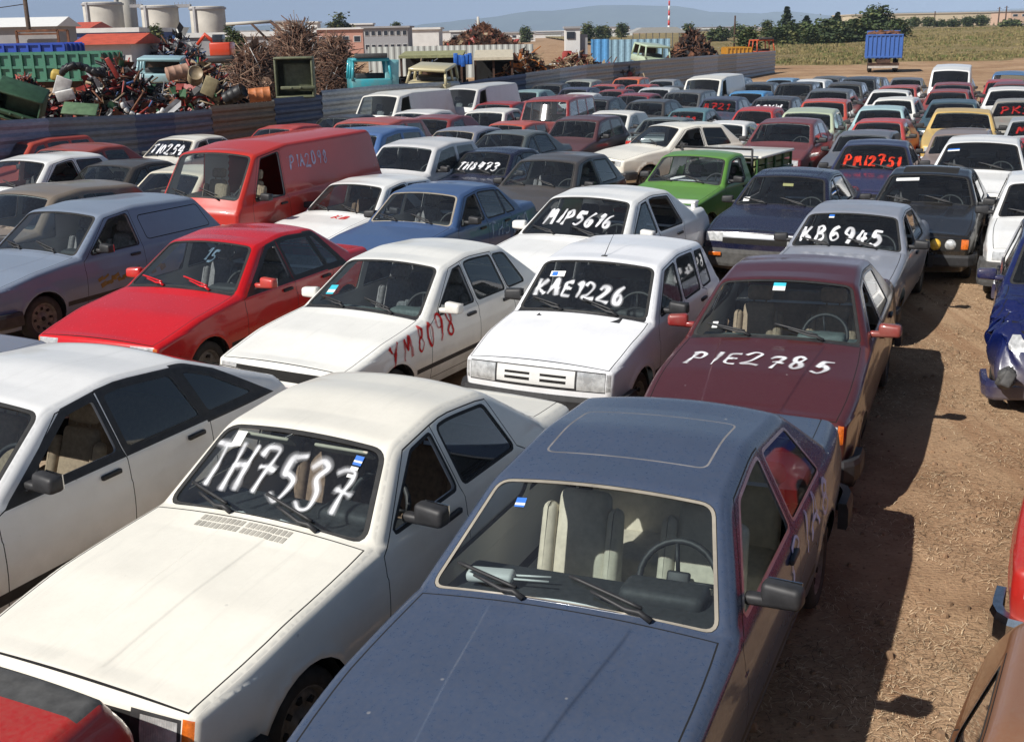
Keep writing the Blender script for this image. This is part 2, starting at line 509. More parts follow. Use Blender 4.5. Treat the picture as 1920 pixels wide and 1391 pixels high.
# ------------------------------------------------------------------ the car body builder
class CarModel:
    """Local axes: X runs back from the front bumper, Y across (viewer's right of an oncoming car is -Y), Z up."""
    DEF = dict(L=4.25, W=1.65, zsill=0.22, zb=0.90, tum=0.36, r=0.055, tf=0.07, tr=0.06, wf=0.80, wr=0.0, ra=0.335,
               h=0.055, crown=dict(front=0.05, hood=0.022, ws=0.055, roof=0.028, rw=0.05, deck=0.014, tail=0.035),
               pill=0.075, rpill=0.10, windows=[], doors=[], frontlamps=[], rearlamps=[], mats={}, detail=2,
               seal='rubber', sealw=0.026, crease=0.74, sideseal='rubber', bump_f=(0.30, 0.47), bump_r=(0.30, 0.48), bumper='trim', stripz=None,
               ws_gl='glass', interior=True, seat='seat', wsr=0.06)

    def __init__(s, **kw):
        for k, v in CarModel.DEF.items(): setattr(s, k, v)
        s.crown = dict(CarModel.DEF['crown'])
        for k, v in kw.items():
            if k == 'crown': s.crown.update(v)
            else: setattr(s, k, v)
        if not s.wr: s.wr = s.L - 0.85
        s.buckets = {}
        s.tree = {}
        s.extra = []
        s._profile()

    # profile -------------------------------------------------
    def _profile(s):
        pts = s.prof
        X, tags, seg = [], {}, []
        k = len(pts)
        for i, (x, z, r, tg) in enumerate(pts):
            B = np.array((x, z), float)
            if i in (0, k - 1) or r <= 0:
                X.append(B); tags[tg] = len(X) - 1
                continue
            A, C = np.array(pts[i - 1][:2], float), np.array(pts[i + 1][:2], float)
            la, lc = np.linalg.norm(A - B), np.linalg.norm(C - B)
            th = math.acos(np.clip(np.dot((A - B) / la, (C - B) / lc), -1, 1))
            t = min(r / max(math.tan(th / 2), 0.05), 0.46 * la, 0.46 * lc)
            a, c = B + (A - B) / la * t, B + (C - B) / lc * t
            n = 7
            st = len(X)
            for j in range(n + 1):
                u = j / n
                X.append((1 - u) ** 2 * a + 2 * u * (1 - u) * B + u * u * c)
            tags[tg] = st + n // 2
        # subdivide
        Y, idx = [], {}
        inv = {}
        for nme, i in tags.items(): inv.setdefault(i, []).append(nme)
        mx = 0.09
        for i, p in enumerate(X):
            for nme in inv.get(i, []): idx[nme] = len(Y)
            Y.append(p)
            if i + 1 < len(X):
                d = np.linalg.norm(X[i + 1] - p)
                m = int(d // mx)
                for j in range(1, m + 1):
                    Y.append(p + (X[i + 1] - p) * j / (m + 1))
        P = np.array(Y)
        keep = [0]
        for i in range(1, len(P)):
            if np.linalg.norm(P[i] - P[keep[-1]]) > 0.004 or i == len(P) - 1: keep.append(i)
        mp = {o: min(range(len(keep)), key=lambda q: abs(keep[q] - o)) for o in idx.values()}
        P = P[keep]
        s.P = P
        d = np.linalg.norm(np.diff(P, axis=0), axis=1)
        s.S = np.concatenate([[0], np.cumsum(d)])
        s.st = {n_: float(s.S[mp[o]]) for n_, o in idx.items()}
        t = np.gradient(P, axis=0)
        t /= np.maximum(np.linalg.norm(t, axis=1, keepdims=True), 1e-9)
        nn = np.stack([-t[:, 1], t[:, 0]], 1)
        sm = nn.copy()
        sm[1:-1] = nn[1:-1] * 0.5 + 0.25 * (nn[:-2] + nn[2:])
        s.Nn = sm / np.linalg.norm(sm, axis=1, keepdims=True)
        T = s.st
        c = s.crown
        cs = [(0, c['front']), (T['nose'] - 0.06, c['front']), (T['nose'] + 0.12, c['hood']), (T['cowl'] - 0.20, c['hood']), (T['cowl'] + 0.03, c['ws']),
              (T['rf'] - 0.06, c['ws']), (T['rf'] + 0.25, c['roof']), (T['rr'] - 0.25, c['roof']), (T['rr'] + 0.10, c['rw'])]
        if 'deck' in T: cs += [(T['deck'] - 0.03, c['rw']), (T['deck'] + 0.15, c['deck']), (T['tail'] - 0.06, c['deck']), (T['tail'] + 0.06, c['tail'])]
        else: cs += [(T['tail'], c['tail'])]
        cs.append((s.S[-1], c['tail']))
        s.cs = np.array(sorted(cs))
        # top height as a function of x
        a, b = np.searchsorted(s.S, T['nose']), np.searchsorted(s.S, T['tail'])
        tp = P[a:b + 1]
        tp = tp[np.argsort(tp[:, 0])]
        s.topx, s.topz = tp[:, 0], tp[:, 1]
        lo = s.S + 0
        off = s.P - s.Nn * (0.293 * s.r)
        s.off = off
        s.Wn = s.Yf(off[:, 0], off[:, 1]) - 0.293 * s.r

    def ztop(s, x): return float(np.interp(x, s.topx, s.topz))

    def Yf(s, x, z):
        x, z = np.asarray(x, float), np.asarray(z, float)
        y = np.full(np.broadcast(x, z).shape, s.W / 2)
        fx = np.clip((0.95 - x) / 0.95, 0, 1.2); y = y - s.tf * fx ** 2.2
        rx = np.clip((x - (s.L - 0.95)) / 0.95, 0, 1.2); y = y - s.tr * rx ** 2.2
        zm = 0.62
        lo = np.clip((zm - z) / 0.4, 0, 1.2); y = y - 0.07 * lo ** 2
        hi = np.clip((z - zm) / max(s.zb - zm, 0.05), 0, 1); y = y - 0.022 * hi ** 2
        if s.crease and s.detail > 1: y = y - 0.007 * smoothstep(s.crease - .009, s.crease + .009, z)
        ab = z - s.zb
        y = y - s.tum * 0.5 * (ab + np.sqrt(ab * ab + 0.0012)) - 0.015 * smoothstep(-0.03, 0.03, ab)
        if s.detail > 1:
            for xw in (s.wf, s.wr):
                d = np.hypot(x - xw, z - 0.29)
                y = y + 0.012 * np.exp(-((d - s.ra - 0.015) / 0.035) ** 2)
        return y

    def _fil(s, a):
        a = np.clip(a, 0.18 * s.r, s.r)
        return s.r - np.sqrt(np.maximum(s.r ** 2 - (s.r - a) ** 2, 0))

    # surfaces -----------------------------------------------
    def side_pos(s, x, z):
        Q = np.stack([np.asarray(x, float).ravel(), np.asarray(z, float).ravel()], 1)
        d = seg_dist(Q, s.P)
        y = s.Yf(Q[:, 0], Q[:, 1]) - s._fil(d)
        return np.stack([Q[:, 0], y, Q[:, 1]], 1)

    def side_nrm(s, x, z):
        e = 0.004
        gx = (s.side_pos(x + e, z)[:, 1] - s.side_pos(x - e, z)[:, 1]) / (2 * e)
        gz = (s.side_pos(x, z + e)[:, 1] - s.side_pos(x, z - e)[:, 1]) / (2 * e)
        n = np.stack([-gx, np.ones_like(gx), -gz], 1)
        return n / np.linalg.norm(n, axis=1, keepdims=True)

    def rib_pos(s, S_, y, off=0.0):
        S_, y = np.atleast_1d(np.asarray(S_, float)), np.atleast_1d(np.asarray(y, float))
        x, z = np.interp(S_, s.S, s.P[:, 0]), np.interp(S_, s.S, s.P[:, 1])
        nx, nz = np.interp(S_, s.S, s.Nn[:, 0]), np.interp(S_, s.S, s.Nn[:, 1])
        l = np.hypot(nx, nz); nx, nz = nx / l, nz / l
        Wb = np.interp(S_, s.S, s.Wn)
        W = Wb + 0.293 * s.r
        c = np.interp(S_, s.cs[:, 0], s.cs[:, 1]) * np.clip(1 - (y / Wb) ** 2, 0, 1)
        f = s._fil(np.maximum(W - np.abs(y), 0.293 * s.r * 0.98))
        h = c - f + off
        for (y0a, y0b, amt) in getattr(s, 'ridges', []):
            t = np.clip((S_ - s.st['nose']) / (s.st['cowl'] - s.st['nose']), 0, 1)
            yy = y0a + (y0b - y0a) * t
            h = h + amt * smoothstep(0.012, -0.012, np.abs(y) - yy) * smoothstep(0, 0.10, t) * smoothstep(0.985, 0.85, t)
        return np.stack([x + nx * h, y, z + nz * h], 1)

    def rib_nrm(s, S_, y):
        e = 0.004
        a = s.rib_pos(np.minimum(S_ + e, s.S[-1]), y) - s.rib_pos(np.maximum(S_ - e, 0), y)
        b = s.rib_pos(S_, y + e * 0.5) - s.rib_pos(S_, y - e * 0.5)
        n = np.cross(a, b)
        l = np.linalg.norm(n, axis=1, keepdims=True); l[l < 1e-12] = 1
        n = n / l
        nx, nz = np.interp(S_, s.S, s.Nn[:, 0]), np.interp(S_, s.S, s.Nn[:, 1])
        sg = np.sign(n[:, 0] * nx + n[:, 2] * nz)
        sg[sg == 0] = 1
        return n * sg[:, None]

    # triangulation -------------------------------------------
    def _cdt(s, outer, lines, regions, grid, base):
        pts, edges = [], []
        def addpoly(p, closed=True):
            b = len(pts)
            p = [tuple(map(float, q)) for q in p]
            q2 = []
            for i_ in range(len(p)):
                q2.append(p[i_])
                if i_ + 1 < len(p) or closed:
                    c_ = p[(i_ + 1) % len(p)]
                    k_ = int(math.hypot(c_[0] - p[i_][0], c_[1] - p[i_][1]) / (s.h * 1.6))
                    q2 += [(p[i_][0] + (c_[0] - p[i_][0]) * j_ / (k_ + 1), p[i_][1] + (c_[1] - p[i_][1]) * j_ / (k_ + 1)) for j_ in range(1, k_ + 1)]
            p = q2
            pts.extend(p)
            n = len(p)
            edges.extend([(b + i, b + (i + 1) % n) for i in range(n if closed else n - 1)])
        addpoly(outer)
        for l in lines: addpoly(l, False)
        for (poly, pk, mk) in regions: addpoly(poly)
        pts.extend([tuple(map(float, q)) for q in grid])
        V, E, F, _a, _b, _c = delaunay_2d_cdt([Vector(p) for p in pts], edges, [], 0, 1e-5)
        V = np.array([(v.x, v.y) for v in V]); F = np.array(F)
        C = V[F].mean(1)
        lab = np.where(inside(outer, C), 0, -1)
        for i, (poly, pk, mk) in enumerate(regions):
            m = inside(poly, C) & (lab >= 0)
            lab[m] = i + 1
        return V, F, lab

    def _emit(s, pk, mk, pos, nrm, tri):
        s.buckets.setdefault(pk, []).append((mk, pos, nrm, tri))

    def _push(s, V, F, lab, regions, base, posf, nrmf, mirror):
        P, Nm = posf(V[:, 0], V[:, 1]), nrmf(V[:, 0], V[:, 1])
        groups = {}
        for i in range(len(regions) + 1):
            pk, mk = base if i == 0 else regions[i - 1][1:]
            if pk is None: continue
            f = F[lab == i]
            if len(f): groups.setdefault((pk, mk), []).append(f)
        for (pk, mk), fl in groups.items():
            f = np.concatenate(fl)
            u, inv = np.unique(f, return_inverse=True)
            tri = inv.reshape(-1, 3)
            p, n = P[u].copy(), Nm[u].copy()
            if mk in ('glass', 'glassd', 'glassk'): p = p - n * 0.006
            for sg in mirror:
                p2, n2 = p.copy(), n.copy()
                p2[:, 1] *= sg; n2[:, 1] *= sg
                a, b, c = p2[tri[:, 0]], p2[tri[:, 1]], p2[tri[:, 2]]
                g = np.cross(b - a, c - a)
                flip = np.einsum('ij,ij->i', g, n2[tri].mean(1)) < 0
                t2 = tri.copy(); t2[flip] = t2[flip][:, ::-1]
                key = pk
                if len(mirror) == 2 and '@' in pk: key = pk.replace('@', 'l' if sg > 0 else 'r')
                s._emit(key, mk, p2, n2, t2)

    def build_side(s):
        r = s.r
        regions, lines = [], []
        zb, zs = s.zb, s.zsill
        # outer outline
        top = [tuple(p) for p in s.off]
        top = [p for p in top]
        bot = []
        for xw in sorted((s.wf, s.wr), reverse=True):
            zc = 0.29
            dz = zs - zc
            dx = math.sqrt(max(s.ra ** 2 - dz ** 2, 0))
            a0 = math.atan2(dz, dx); a1 = math.pi - a0
            for j in range(15):
                a = a0 + (a1 - a0) * j / 14
                bot.append((xw + s.ra * math.cos(a), zc + s.ra * math.sin(a)))
        outer = top + bot
        z0 = zs
        hi = s.detail > 1
        def winpoly(w):
            x0b, x0t, x1b, x1t = w[:4]
            zbt = zb + (w[4] if len(w) > 4 else 0.03)
            zt = lambda x: s.ztop(x) - 0.082
            tp = [(x1t + (x0t - x1t) * j / 5, zt(x1t + (x0t - x1t) * j / 5)) for j in range(6)]
            return [(x0b, zbt), (x1b, zbt)] + tp
        for di, (dx0, dx1, w) in enumerate(s.doors):
            x0b, x0t, x1b, x1t = w[:4]
            zt = lambda x: min(s.ztop(x) - 0.040, s.ztop(x) - 0.040)
            tp = [(x1t + 0.05 + (x0t - 0.07 - x1t - 0.05) * j / 6, zt(x1t + 0.05 + (x0t - 0.07 - x1t - 0.05) * j / 6)) for j in range(7)]
            dp = [(dx0, zs + 0.09), (dx1, zs + 0.09), (dx1, zb - 0.02), (x1b + 0.05, zb + 0.02)] + tp + [(x0b - 0.06, zb + 0.02), (dx0, zb - 0.04)]
            pk = 'door%d@' % di
            if hi: regions.append((grow(dp, 0.0035), 'body', 'gap'))
            regions.append((grow(dp, -0.0035) if hi else dp, pk if hi else 'body', 'paint'))
            s.tree.setdefault(pk, None)
            wp = rounded(winpoly(w), 0.03, 3)
            if hi and getattr(s, 'blackout', False): regions.append((grow(winpoly(w), .052), pk, 'trim'))
            gl = w[5] if len(w) > 5 else s.ws_gl
            if hi: regions.append((grow(wp, 0.020), pk, s.sideseal))
            wk = ('win%d@' % di)
            if gl == 'open': regions.append((wp, None, None))
            else: regions.append((wp, wk if hi else 'sidewin@', gl))
        for wi, w in enumerate(s.windows):
            wp = rounded(winpoly(w), 0.03, 3)
            if hi and getattr(s, 'blackout', False): regions.append((grow(winpoly(w), .07), 'body', 'trim'))
            gl = w[5] if len(w) > 5 else s.ws_gl
            if hi: regions.append((grow(wp, 0.018), 'body', s.sideseal))
            regions.append((wp, 'qwin%d@' % wi if hi else 'sidewin@', gl))
        for (poly, pk, mk) in getattr(s, 'side_regions', []):
            regions.append((poly, pk, mk))
        if s.stripz and hi:
            za, zc_ = s.stripz
            xa, xb = s.wf + s.ra + 0.03, s.wr - s.ra - 0.03
            regions.append(([(xa, za), (xb, za), (xb, zc_), (xa, zc_)], 'side_moulding@', 'trim'))
        if hi and s.crease:
            for dz_ in (-.010, .010): lines.append([(x_, s.crease + dz_) for x_ in np.linspace(.16, s.L - .16, 40)])
        # grid
        h = s.h
        gx, gz = [], []
        xs = np.arange(0.02, s.L, h)
        g = []
        zmax = s.P[:, 1].max()
        for j, z in enumerate(np.arange(zs, zmax, h * 0.87)):
            g.append(np.stack([xs + (0.5 * h if j % 2 else 0), np.full_like(xs, z)], 1))
        g = np.concatenate(g)
        g = g[inside(outer, g)]
        dp = seg_dist(g, np.array(outer), True)
        dpr = seg_dist(g, s.P)
        g = g[(dp > 0.4 * h) & (dpr > s.r * 1.25)]
        if lines:
            for l_ in lines: g = g[seg_dist(g, np.array(l_)) > 0.35 * h]
        rows = []
        fs_ = np.unique(np.concatenate([s.S, np.arange(0, s.S[-1], h * .8)]))
        fs_ = fs_[np.concatenate([[True], np.diff(fs_) > .012])]
        fp_ = np.stack([np.interp(fs_, s.S, s.P[:, 0]), np.interp(fs_, s.S, s.P[:, 1])], 1)
        fn_ = np.stack([np.interp(fs_, s.S, s.Nn[:, 0]), np.interp(fs_, s.S, s.Nn[:, 1])], 1)
        for k in ((0.42, 0.62, 0.82, 1.05) if hi else (0.62, 1.05)):
            q = fp_ - fn_ * (k * r)
            q = q[inside(outer, q)]
            if len(q):
                q = q[seg_dist(q, np.array(outer), True) > 0.10 * r]
                q = q[seg_dist(q, s.P) > 0.9 * k * r]
                rows.append(q)
        grid = np.concatenate([g] + rows)
        V, F, lab = s._cdt(outer, lines, regions, grid, None)
        s._push(V, F, lab, regions, ('body', 'paint'), s.side_pos, s.side_nrm, (1, -1))

    def s_at(s, zone, z):
        """arc position on the front or rear face at height z"""
        T = s.st
        if zone == 'front':
            m = s.S <= T['nose'] + 0.02
            P, S_ = s.P[m], s.S[m]
            return float(np.interp(z, np.maximum.accumulate(P[:, 1] + np.arange(len(P)) * 1e-6), S_))
        m = s.S >= T['tail'] - 0.02
        P, S_ = s.P[m][::-1], s.S[m][::-1]
        return float(np.interp(z, np.maximum.accumulate(P[:, 1] + np.arange(len(P)) * 1e-6), S_))

    def wn(s, S_): return float(np.interp(S_, s.S, s.Wn))

    def ws_poly(s, g=0.0):
        T = s.st
        a, b = T['cowl'] + 0.022, T['rf'] - 0.03
        return grow(rounded([(a, -(s.wn(a) - s.pill)), (b, -(s.wn(b) - s.pill * 0.8)), (b, s.wn(b) - s.pill * 0.8), (a, s.wn(a) - s.pill)], s.wsr, 5), g)

    def build_ribbon(s):
        T = s.st
        hi = s.detail > 1
        regions, lines = [], []
        # extent
        m = (s.S >= 0)
        A = [(sv, wv) for sv, wv in zip(s.S, s.Wn)]
        outer = A + [(sv, -wv) for sv, wv in A[::-1]]
        sn, sc = T['nose'], T['cowl']
        if hi:
            e0, e1 = sn + 0.015, sc - 0.05
            ins = getattr(s, 'hood_in', 0.055)
            hp = [(e0, -(s.wn(e0) - ins)), (e1, -(s.wn(e1) - ins)), (e1, s.wn(e1) - ins), (e0, s.wn(e0) - ins)]
            nseg = 8
            up = [(e0 + (e1 - e0) * j / nseg, s.wn(e0 + (e1 - e0) * j / nseg) - ins) for j in range(nseg + 1)]
            hp = up + [(a, -b) for a, b in up[::-1]]
            if not getattr(s, 'nohood', False):
                regions.append((grow(hp, 0.004), 'body', 'gap'))
                regions.append((grow(hp, -0.004), 'hood', 'paint'))
            c0, c1 = sc - 0.045, sc + 0.03
            cw = s.wn(sc) - 0.06
            if getattr(s, 'cowlmat', None):
                regions.append(([(c0, -cw), (c1, -cw), (c1, cw), (c0, cw)], 'cowl_panel', s.cowlmat))
        wp = s.ws_poly()
        if hi:
            regions.append((s.ws_poly(s.sealw + .004), 'body', 'gap'))
            regions.append((s.ws_poly(s.sealw), 'windshield_seal', s.seal))
        regions.append((wp, 'windshield', s.ws_front if hasattr(s, 'ws_front') else s.ws_gl))
        # rear window
        if getattr(s, 'rwin', True):
            a, b = (T['rr'] + 0.05, T['deck'] - 0.04) if 'deck' in T else (T['rr'] + 0.06, getattr(s, 'rw_end', T['tail'] - 0.05))
            rp = rounded([(a, -(s.wn(a) - s.rpill)), (b, -(s.wn(b) - s.rpill)), (b, s.wn(b) - s.rpill), (a, s.wn(a) - s.rpill)], 0.06, 4)
            if hi: regions.append((grow(rp, 0.022), 'body', 'rubber'))
            regions.append((rp, 'rear_window', s.rw_gl if hasattr(s, 'rw_gl') else s.ws_gl))
        if 'deck' in T and hi and getattr(s, 'trunk', True):
            a, b = T['deck'] + 0.05, T['tail'] + 0.10
            tp = [(a, -(s.wn(a) - 0.07)), (b, -(s.wn(b) - 0.10)), (b, s.wn(b) - 0.10), (a, s.wn(a) - 0.07)]
            regions.append((grow(tp, 0.004), 'body', 'gap'))
            regions.append((grow(tp, -0.003), 'boot_lid', 'paint'))
        if getattr(s, 'sunroof', None):
            x0, x1, yw, mk, fill = s.sunroof
            a, b = T['rf'] + x0, T['rf'] + x1
            sp = rounded([(a, -yw), (b, -yw), (b, yw), (a, yw)], 0.05, 4)
            regions.append((grow(sp, 0.011), 'body', mk))
            regions.append((sp, 'sunroof', fill))
        for (y0, y1, z0, z1, pk, mk) in s.frontlamps:
            a, b = s.s_at('front', z0), s.s_at('front', z1)
            for sg in (1, -1) if '@' in pk else (1,):
                pp = [(a, sg * y0), (b, sg * y0), (b, sg * y1), (a, sg * y1)]
                regions.append((pp, pk.replace('@', 'l' if sg > 0 else 'r'), mk))
        for (y0, y1, z0, z1, pk, mk) in s.rearlamps:
            a, b = s.s_at('rear', z0), s.s_at('rear', z1)
            for sg in (1, -1) if '@' in pk else (1,):
                pp = [(a, sg * y0), (b, sg * y0), (b, sg * y1), (a, sg * y1)]
                regions.append((pp, pk.replace('@', 'l' if sg > 0 else 'r'), mk))
        for (poly, pk, mk) in getattr(s, 'rib_regions', []):
            q = poly(s) if callable(poly) else poly
            regions.append((q, pk, mk))
        for (y0a, y0b, amt) in getattr(s, 'ridges', []):
            for sg in (1, -1):
                for dd in (-0.012, 0.0, 0.012):
                    lines.append([(sn + 0.1 + (sc - sn - 0.2) * j / 6, sg * (y0a + (y0b - y0a) * (0.1 + (sc - sn - 0.2) * j / 6) / (sc - sn) + dd)) for j in range(7)])
        h = s.h
        g = []
        for j, sv in enumerate(np.arange(0.01, s.S[-1], h * 0.87)):
            w = s.wn(sv)
            ys = np.arange(-w, w, h) + (0.5 * h if j % 2 else 0)
            ys = ys[np.abs(ys) < w - s.r]
            g.append(np.stack([np.full_like(ys, sv), ys], 1))
        if lines:
            gg = np.concatenate(g)
            for l_ in lines: gg = gg[seg_dist(gg, np.array(l_)) > 0.5 * h]
            g = [gg]
        fs_ = np.unique(np.concatenate([s.S, np.arange(0, s.S[-1], h * .8)]))
        fs_ = fs_[np.concatenate([[True], np.diff(fs_) > .012])]
        fw_ = np.interp(fs_, s.S, s.Wn)
        for k in ((0.42, 0.62, 0.82, 1.05) if hi else (0.62, 1.05)):
            for sg in (1, -1):
                g.append(np.stack([fs_, sg * (fw_ + 0.293 * s.r - k * s.r)], 1))
        grid = np.concatenate(g)
        V, F, lab = s._cdt(outer, lines, regions, grid, None)
        s._push(V, F, lab, regions, ('body', 'paint'), s.rib_pos, s.rib_nrm, (1,))

    # detail meshes -------------------------------------------
    def bumper_mb(s, rear=False):
        mb = MB()
        z0, z1 = s.bump_r if rear else s.bump_f
        zc, hh, th = (z0 + z1) / 2, (z1 - z0) / 2, 0.055
        sec = [(-th * 0.2, -hh), (th * 0.8, -hh), (th, -hh * 0.7), (th, hh * 0.55), (th * 0.75, hh), (-th * 0.2, hh)]
        Wd = s.W / 2 - 0.005
        ys = np.linspace(-1, 1, 15)
        path = []
        for t in ys:
            y = t * (Wd - 0.07)
            path.append((0.03 + 0.055 * t * t, y, 0))
        ret = 0.42
        lead = [(ret, -Wd, 0), (ret * 0.6, -Wd, 0), (0.19, -Wd + 0.004, 0), (0.12, -Wd + 0.03, 0)]
        path = lead + path + [(x, -y, z) for x, y, z in lead[::-1]]
        path = np.array(path)
        t = np.gradient(path, axis=0)
        t /= np.linalg.norm(t, axis=1, keepdims=True)
        nrm = np.stack([-t[:, 1], t[:, 0], t[:, 2]], 1)
        rings = []
        for p, n in zip(path, nrm):
            rings.append([(p[0] + n[0] * o, p[1] + n[1] * o, zc + q) for o, q in sec])
        if rear: rings = [[(s.L - x, y, z) for x, y, z in rg] for rg in rings]
        k = len(sec)
        vs_ = [q for rg in rings for q in rg]
        fs = []
        for i in range(len(rings) - 1):
            for j in range(k - 1):
                f = (i * k + j, i * k + j + 1, (i + 1) * k + j + 1, (i + 1) * k + j)
                fs.append(f if rear else f[::-1])
        fs.append(tuple(range(k))); fs.append(tuple((len(rings) - 1) * k + j for j in range(k)))
        mb.add(vs_, fs, 0, False)
        return mb

    def underbody_mb(s):
        mb = MB()
        z = s.zsill + 0.03
        hw = s.W / 2 - 0.10
        mb.add([(0.18, -hw, z), (s.L - 0.18, -hw, z), (s.L - 0.18, hw, z), (0.18, hw, z)], [(0, 1, 2, 3)])
        for xw in (s.wf, s.wr):
            for sg in (1, -1):
                M_ = Matrix.Translation((xw, 0, 0.29)) @ Matrix.Rotation(math.pi / 2, 4, 'X')
                y1 = sg * (s.W / 2 - 0.055); y0 = sg * (s.W / 2 - 0.33)
                n = 12
                pts = []
                for j in range(n + 1):
                    a = math.pi * (-0.08 + 1.16 * j / n)
                    pts.append((xw + (s.ra + 0.006) * math.cos(a), 0.29 + (s.ra + 0.006) * math.sin(a)))
                vs_ = [(x, y1, zz) for x, zz in pts] + [(x, y0, zz) for x, zz in pts]
                fs = [(j, j + 1, n + 2 + j, n + 1 + j) for j in range(n)]
                fs.append(tuple(range(n + 1, 2 * n + 2)))
                mb.add(vs_, fs)
        return mb

    def lining(s, mbs=('paint',)):
        """dark inner skin, floor and bulkheads of the cabin"""
        T = s.st
        xa = float(np.interp(T['cowl'], s.S, s.P[:, 0])) - 0.02
        xb = s.cab_end if hasattr(s, 'cab_end') else (float(np.interp(T['deck'], s.S, s.P[:, 0])) if 'deck' in T else s.L - 0.10)
        vs_, fs = [], []
        b = 0
        for pk, lst in s.buckets.items():
            if not (pk == 'body' or pk.startswith('door')): continue
            for (mk, p, n, t) in lst:
                if mk not in ('paint', 'gap', 'rubber', 'trim', 'chrome'): continue
                c = p[t].mean(1)
                m = (c[:, 0] > xa) & (c[:, 0] < xb) & (c[:, 2] > 0.34)
                if not m.any(): continue
                tt = t[m]
                u, inv = np.unique(tt, return_inverse=True)
                q = p[u] - n[u] * 0.022
                vs_.append(q); fs.append(inv.reshape(-1, 3)[:, ::-1] + b); b += len(q)
        V = np.concatenate(vs_); F = np.concatenate(fs)
        hw = s.W / 2 - 0.09
        zc = s.zb - 0.02
        ex = [(xa, -hw, 0.30), (xb, -hw, 0.30), (xb, hw, 0.30), (xa, hw, 0.30), (xa, -hw, zc), (xa, hw, zc), (xb, -hw, zc - 0.06), (xb, hw, zc - 0.06)]
        k = len(V)
        V = np.concatenate([V, np.array(ex)])
        F2 = [(k, k + 1, k + 2, k + 3), (k, k + 3, k + 5, k + 4), (k + 1, k + 6, k + 7, k + 2)]
        if 'deck' in T:
            zd = s.zb - 0.02
            k2 = len(V)
            V = np.concatenate([V, np.array([(xb - 0.55, -hw + .05, zd - 0.02), (xb + 0.02, -hw + .05, zd), (xb + 0.02, hw - .05, zd), (xb - 0.55, hw - .05, zd - 0.02)])])
            F2.append((k2, k2 + 1, k2 + 2, k2 + 3))
        me = bpy.data.meshes.new('interior_lining')
        me.from_pydata(V.tolist(), [], F.tolist() + F2)
        me.update()
        return me

def seat_mb(back=0.62, tilt=18, headrest=True, w=0.50):
    mb = MB()
    mb.rbox((0.0, 0, 0.12), (0.50, w, 0.16), 0.05, 0)
    for sg in (-1, 1):
        mb.rbox((0.0, sg * (w / 2 - 0.05), 0.16), (0.48, 0.10, 0.15), 0.04, 0)
    R = Matrix.Rotation(math.radians(tilt), 3, 'Y')
    def sq(c): return Vector((c.x * (1.0 if c.z < 0 else 0.75), c.y * (1.0 if c.z < 0 else 0.84), c.z))
    o = Vector((0.24, 0, 0.14))
    mb.rbox(o + R @ Vector((0, 0, back / 2)), (0.13, w * 0.72, back), 0.045, 0, R, 3, sq)
    for sg in (-1, 1):
        mb.rbox(o + R @ Vector((-0.03, sg * w * 0.39, back * 0.44)), (0.15, 0.10, back * 0.86), 0.045, 0, R, 3, sq)
    if headrest:
        mb.rbox(o + R @ Vector((0.0, 0, back + 0.10)), (0.09, 0.25, 0.15), 0.04, 0, R, 3)
        for sg in (-1, 1): mb.tube([o + R @ Vector((0, sg * .06, back - .02)), o + R @ Vector((0, sg * .06, back + .06))], 0.008, 5)
    return mb

def rear_seat_mb(w=1.2):
    mb = MB()
    mb.rbox((0.0, 0, 0.14), (0.5, w, 0.18), 0.05)
    R = Matrix.Rotation(math.radians(22), 3, 'Y')
    mb.rbox((0.30, 0, 0.42), (0.14, w, 0.56), 0.05, 0, R)
    return mb

def steering_mb(R_=0.20):
    mb = MB()
    tilt = Matrix.Rotation(math.radians(-62), 3, 'Y')
    pts = [tilt @ Vector((R_ * math.cos(a), R_ * math.sin(a), 0)) for a in np.linspace(0, 2 * math.pi, 28, endpoint=False)]
    mb.tube(pts, 0.018, 8, 0, True)
    mb.rbox((0, 0, 0), (0.10, 0.12, 0.03), 0.012, 0, tilt)
    for a in (0.15, math.pi - 0.15, 1.5 * math.pi):
        mb.tube([tilt @ Vector((0.04 * math.cos(a), 0.04 * math.sin(a), 0)), tilt @ Vector((R_ * math.cos(a), R_ * math.sin(a), 0))], 0.012, 5)
    mb.tube([(0, 0, 0), tilt @ Vector((0, 0, -0.25))], 0.03, 6)
    return mb

def dash_mb(xa, xb, hw, z0, z1):
    mb = MB()
    L = xb - xa
    def sq(c): return Vector((c.x + (0.10 if (c.z < 0 and c.x > 0) else 0) * -1, c.y, c.z + (0.02 if c.x < 0 and c.z > 0 else 0)))
    mb.rbox(((xa + xb) / 2, 0, (z0 + z1) / 2), (L, 2 * hw, z1 - z0), 0.03, 0, None, 3, sq)
    mb.rbox((xb - 0.13, -0.36, z1 + 0.02), (0.20, 0.42, 0.10), 0.04, 0, None, 3)
    return mb

